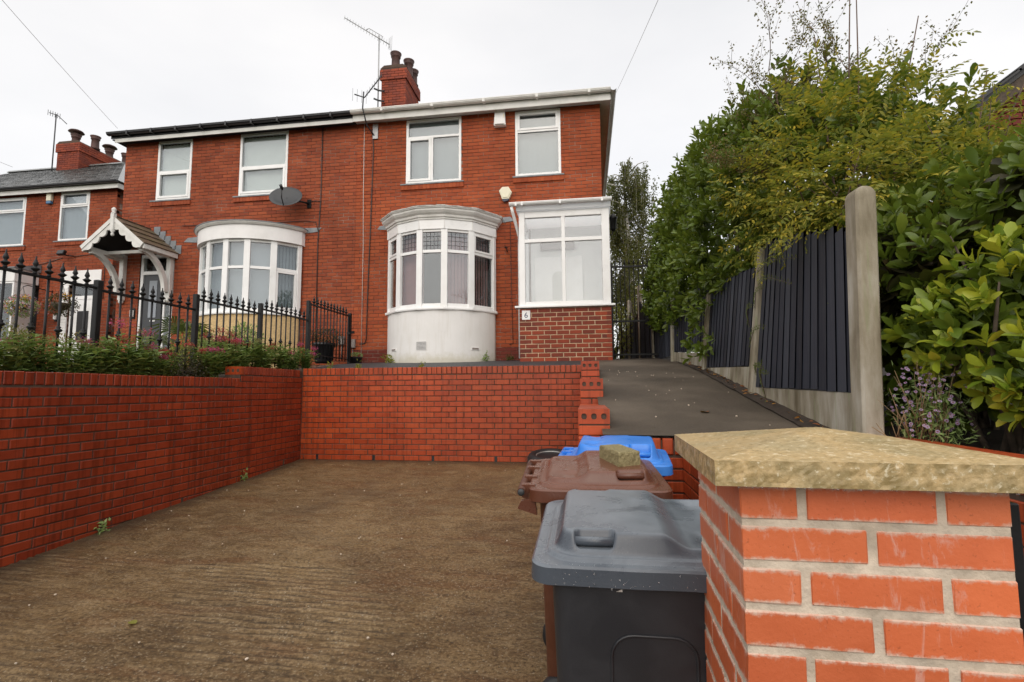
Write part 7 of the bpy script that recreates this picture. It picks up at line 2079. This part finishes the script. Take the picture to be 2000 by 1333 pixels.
bush('golden_shrub', 'golden-green shrub behind the railings in front of the cream bay base', [(-5.55, 6.7, 1.65, 0.35, 0.4, 0.36), (-5.3, 7.3, 1.6, 0.3, 0.35, 0.3)], 2200, 'leaf_yellow', 0.04, 'shrub', (-5.5, 6.9, 1.35))
bush('green_shrub', 'small green shrub behind the railings by the middle post', [(-5.35, 7.4, 1.85, 0.25, 0.3, 0.3)], 1200, 'leaf_valerian', 0.05, 'shrub', (-5.35, 7.4, 1.4))
bush('mottled_shrub', 'mottled seeding shrub behind the railings at the far left', [(-5.3, 3.9, 1.45, 0.3, 0.4, 0.25), (-5.2, 4.6, 1.42, 0.25, 0.4, 0.26)], 2000, 'leaf_seed', 0.035, 'shrub', (-5.3, 4.1, 1.15))

# ---- fan palm in the left garden
pal_ = thing('fan_palm', 'small fan palm with drooping fronds behind the railings in front of the dark door', 'palm', (-6.65, 7.6, 1.3))
b = MB(); b.lathe([(0.09, 0), (0.10, 0.25), (0.08, 0.5)], 10, m=Matrix.Translation((-6.65, 7.6, 1.25))); b.build('trunk', M['bark'], pal_)
for k in range(15):
    a = 2 * math.pi * k / 15 * 1.62 + 0.3; el = rnd.uniform(-0.1, 1.0)
    base = Vector((-6.65, 7.6, 1.72)); dv = Vector((math.cos(a) * math.cos(el), math.sin(a) * math.cos(el), math.sin(el)))
    hub = base + dv * rnd.uniform(.3, .5)
    g = MB(); g.tube([base, base.lerp(hub, .5) + Vector((0, 0, .03)), hub], [0.01, 0.008, 0.006], 4)
    side = dv.cross(Vector((0, 0, 1))).normalized(); upv = side.cross(dv)
    for j in range(19):
        an = RAD(-105 + 210 * j / 18); r_ = rnd.uniform(.34, .44)
        dd = (dv * math.cos(an) + side * math.sin(an)).normalized(); w_ = side * math.cos(an) - dv * math.sin(an)
        e = hub + dd * r_ + Vector((0, 0, -0.10 - 0.08 * rnd.random())); mid = hub + dd * r_ * 0.55 + upv * 0.02
        g.add([hub, mid + w_ * 0.017, e, mid - w_ * 0.017], [(0, 1, 2, 3)], rnd.random())
    g.build('frond', M['leaf_palm'], pal_)

# ---- hanging baskets of the third house
for (x, y, z, lb, m1) in ((-14.55, 11.25, 3.35, 'hanging basket of pink, white and orange flowers beside the far left bay', 'petal_mixed'), (-13.05, 11.0, 3.30, 'hanging basket of green trailing plants in front of the far left door', 'leaf_valerian')):
    t = thing('hanging_basket', lb, 'basket', (x, y, z))
    b = MB(); b.lathe([(0.03, -0.17), (0.13, -0.13), (0.19, -0.03), (0.20, 0.02)], 14, m=Matrix.Translation((x, y, z))); b.build('bowl', M['bark'], t)
    b = MB()
    for k in range(3):
        a = 2 * math.pi * k / 3; b.tube([(x + .19 * math.cos(a), y + .19 * math.sin(a), z), (x, y, z + .5)], 0.004, 4)
    b.tube([(x, y, z + .5), (x, y + 0.1, z + .56), (x, TY - 0.02, z + .50)], 0.012, 5); b.tube([(x, TY - 0.015, z + .55), (x, TY - 0.015, z + .15)], 0.012, 5); b.build('bracket', M['black_metal'], t)
    P, O = shell_points([(x, y, z - 0.02, 0.34, 0.32, 0.27)], 900, .5, 1.05); P[:, 2] -= 0.0
    foliage(t, P, unit(O + .6 * nrg.normal(size=P.shape)), rnd_unit(len(P)), nrg.uniform(.03, .06, len(P)), nrg.uniform(.02, .035, len(P)), M['leaf_valerian' if m1 == 'petal_mixed' else 'leaf_dark'], simple=True)
    k_ = 420 if m1 == 'petal_mixed' else 60
    P, O = shell_points([(x, y, z, 0.36, 0.34, 0.29)], k_, .85, 1.08)
    foliage(t, P, unit(rnd_unit(len(P))), O, nrg.uniform(.03, .06, len(P)), nrg.uniform(.03, .06, len(P)), M['petal_mixed'], simple=True, name='blooms')
    P, O = shell_points([(x + .1, y, z + .2, 0.14, 0.12, 0.07)], 60, .6, 1.05)
    foliage(t, P, unit(rnd_unit(len(P))), O, nrg.uniform(.03, .05, len(P)), nrg.uniform(.03, .05, len(P)), M['petal_orange'], simple=True, name='orange_blooms')

# ---- potted plant behind the garden gate
pt = thing('plant_pot', 'black ribbed plant pot with a dark red shrub behind the garden gate', 'plant pot', (-5.15, 9.5, 1.62))
b = MB(); b.lathe([(0.15, 0), (0.17, 0.05), (0.205, 0.34), (0.225, 0.35), (0.225, 0.40), (0.19, 0.40), (0.18, 0.36)], 20, m=Matrix.Translation((-5.15, 9.5, 1.62))); b.build('pot', M['black_plastic'], pt)
P, O = shell_points([(-5.12, 9.5, 2.12, 0.34, 0.25, 0.2)], 1300, .3, 1.05); foliage(pt, P, unit(O + .6 * nrg.normal(size=P.shape)), rnd_unit(len(P)), nrg.uniform(.025, .05, len(P)), nrg.uniform(.012, .022, len(P)), M['leaf_dark'], simple=True)
P, O = shell_points([(-5.2, 9.45, 2.2, 0.3, 0.25, 0.2)], 50, .8, 1.05); foliage(pt, P, rnd_unit(len(P)), O, nrg.uniform(.03, .05, len(P)), nrg.uniform(.03, .05, len(P)), M['petal_red'], simple=True, name='blooms')
pt = thing('plant_pot', 'small low pot of green leaves at the foot of the wall by the gate post', 'plant pot', (-4.72, 9.85, 1.62))
b = MB(); b.lathe([(0.10, 0), (0.13, 0.13), (0.14, 0.14), (0.12, 0.14)], 14, m=Matrix.Translation((-4.66, 9.9, 1.62))); b.build('pot', M['black_plastic'], pt)
P, O = shell_points([(-4.66, 9.9, 1.78, 0.14, 0.12, 0.06)], 200, .4, 1.05); foliage(pt, P, unit(O + .6 * nrg.normal(size=P.shape)), rnd_unit(len(P)), nrg.uniform(.03, .05, len(P)), nrg.uniform(.015, .02, len(P)), M['leaf_valerian'], simple=True)

# ---- ferny bramble sprays on the fence, weeds, fallen leaves
frn = thing('bramble_sprays', 'thin ferny sprays dangling down the navy fence panels', 'plant', (1.4, 4.2, 1.4))
b = MB(); LP, LD = [], []
for (y_, z_, dy, dz) in [(4.55, 2.05, -0.9, -0.10), (4.5, 1.95, -0.75, -0.16), (4.6, 1.75, -0.35, 0.12), (4.72, 1.45, -0.5, 0.10), (4.4, 1.1, -0.25, 0.08), (4.75, 1.62, -0.2, 0.15), (4.3, 0.98, -0.05, 0.3), (4.55, 1.2, -0.28, 0.02)]:
    x_ = 1.40; p0 = Vector((x_ + 0.06 * (z_ - 1), y_, z_)); p1 = p0 + Vector((-0.03, dy, dz))
    pts = [p0, p0.lerp(p1, .5) + Vector((-0.03, 0, 0.05)), p1]; b.tube(pts, [0.003, 0.0025, 0.0015], 4, cap=False)
    for k in range(34):
        t_ = k / 33; q = p0.lerp(p1, t_) + Vector((-0.12 * t_ * (1 - t_), 0, .2 * t_ * (1 - t_))); LP.append(tuple(q)); LD.append((rnd.uniform(-.5, .1), rnd.uniform(-.4, .4), 1 if k % 2 else -1))
b.build('stalks', M['twig'], frn); n_ = len(LP)
foliage(frn, np.array(LP), np.array(LD, float), np.tile(np.array([[-1.0, -.3, .2]]), (n_, 1)), nrg.uniform(.015, .035, n_), nrg.uniform(.008, .014, n_), M['leaf_fern'], simple=True)

def weed(label, x, y, z, s=1.0, mat='leaf_valerian', n_=40):
    t = thing('weed', label, 'weed', (x, y, z))
    P = np.array([(x, y, z)]) + np.abs(nrg.normal(size=(n_, 3))) * np.array([0.0, 0.0, 0.05]) * s + nrg.normal(size=(n_, 3)) * np.array([.025, .03, 0.0]) * s
    D = unit(nrg.normal(size=(n_, 3)) + np.array([0, -0.2, .8]))
    foliage(t, P, D, rnd_unit(n_), nrg.uniform(.03, .07, n_) * s, nrg.uniform(.012, .025, n_) * s, M[mat], simple=True)
weed('small weed growing from the weep hole nearest the viewer in the left wall', WX0 + 0.03, 4.10, drive_z(4.1), 0.9)
weed('small weed at the foot of the left wall further back', WX0 + 0.03, 6.0, drive_z(6.0), 0.9)
weed('sprig of weed at the left foot of the white bay', -3.80, 9.55, 1.60, 1.6, 'leaf_yellow', 60)
weed('sprig of weed at the right foot of the white bay', -1.93, 9.75, 1.63, 1.3)
weed('low tuft of weed between the bay and the porch', -1.50, 10.05, 1.65, 1.2, 'leaf_fern')
for i, (x, y) in enumerate([(-4.0, 7.6), (-3.55, 7.62), (-2.5, 7.6)]):
    weed(['first tuft of pale weed behind the back wall coping from the left', 'second tuft of pale weed behind the back wall coping from the left', 'third tuft of pale weed behind the back wall coping from the left'][i], x, y, ramp_z(y) + 0.01, 1.0, 'leaf_yellow', 30)

# fallen leaves and chips
lf = leaf_unit(M['dead_leaf'])
for i, (x, y, lb) in enumerate([(0.92, 4.15, 'single orange fallen leaf lying on the tarmac ramp')]):
    o = inst('fallen_leaf', lf, None, Matrix.Translation((x, y, ramp_z(y) + 0.012)) @ Matrix.Rotation(1.9, 4, 'Z') @ Matrix.Scale(0.075, 4)); tag(o, lb, 'leaf')
n_ = 90; P = np.stack([1.40 + 0.08 * nrg.random(n_), nrg.uniform(3.2, 7.5, n_), np.zeros(n_)], 1); P[:, 2] = [ramp_z(v) + 0.03 + 0.02 * rnd.random() for v in P[:, 1]]
lit = put(bpy.data.objects.new('leaf_litter', leaf_mesh('leaf_litter', P, rnd_unit(n_) * np.array([1, 1, .2]), unit(np.array([[0, 0, 1.0]]) + .4 * nrg.normal(size=(n_, 3))), nrg.uniform(.025, .05, n_), nrg.uniform(.015, .03, n_), nrg.random(n_), M['dead_leaf'])))
tag(lit, 'brown fallen leaves gathered along the foot of the navy fence', 'leaf litter', kind='stuff')
b = MB()
for k in range(130):
    x, y = rnd.uniform(-4.2, 0.0), rnd.uniform(1.3, 7.2); s = rnd.uniform(.003, .009)
    z = drive_z(y) + 0.006
    if k % 4 == 0: x, y = rnd.uniform(0.2, 1.35), rnd.uniform(3.6, 7.0); z = ramp_z(y) + 0.006
    b.lathe([(s * .6, -s), (s, 0), (s * .6, s * .5), (.0005, s * .7)], 5, m=Matrix.Translation((x, y, z)) @ Matrix.Diagonal((1, rnd.uniform(.6, 1.4), .8, 1)), tint=rnd.random(), smooth=False)
tag(b.build('stone_chips', M['mortar_buff']), 'tiny pale stone chips scattered on the concrete driveway', 'chips', kind='stuff')
yl = inst('fallen_leaf', leaf_unit(M['leaf_yellow']), None, Matrix.Translation((-2.62, 2.72, drive_z(2.72) + 0.012)) @ Matrix.Scale(0.05, 4)); tag(yl, 'tiny yellow leaf lying on the left of the concrete driveway', 'leaf')
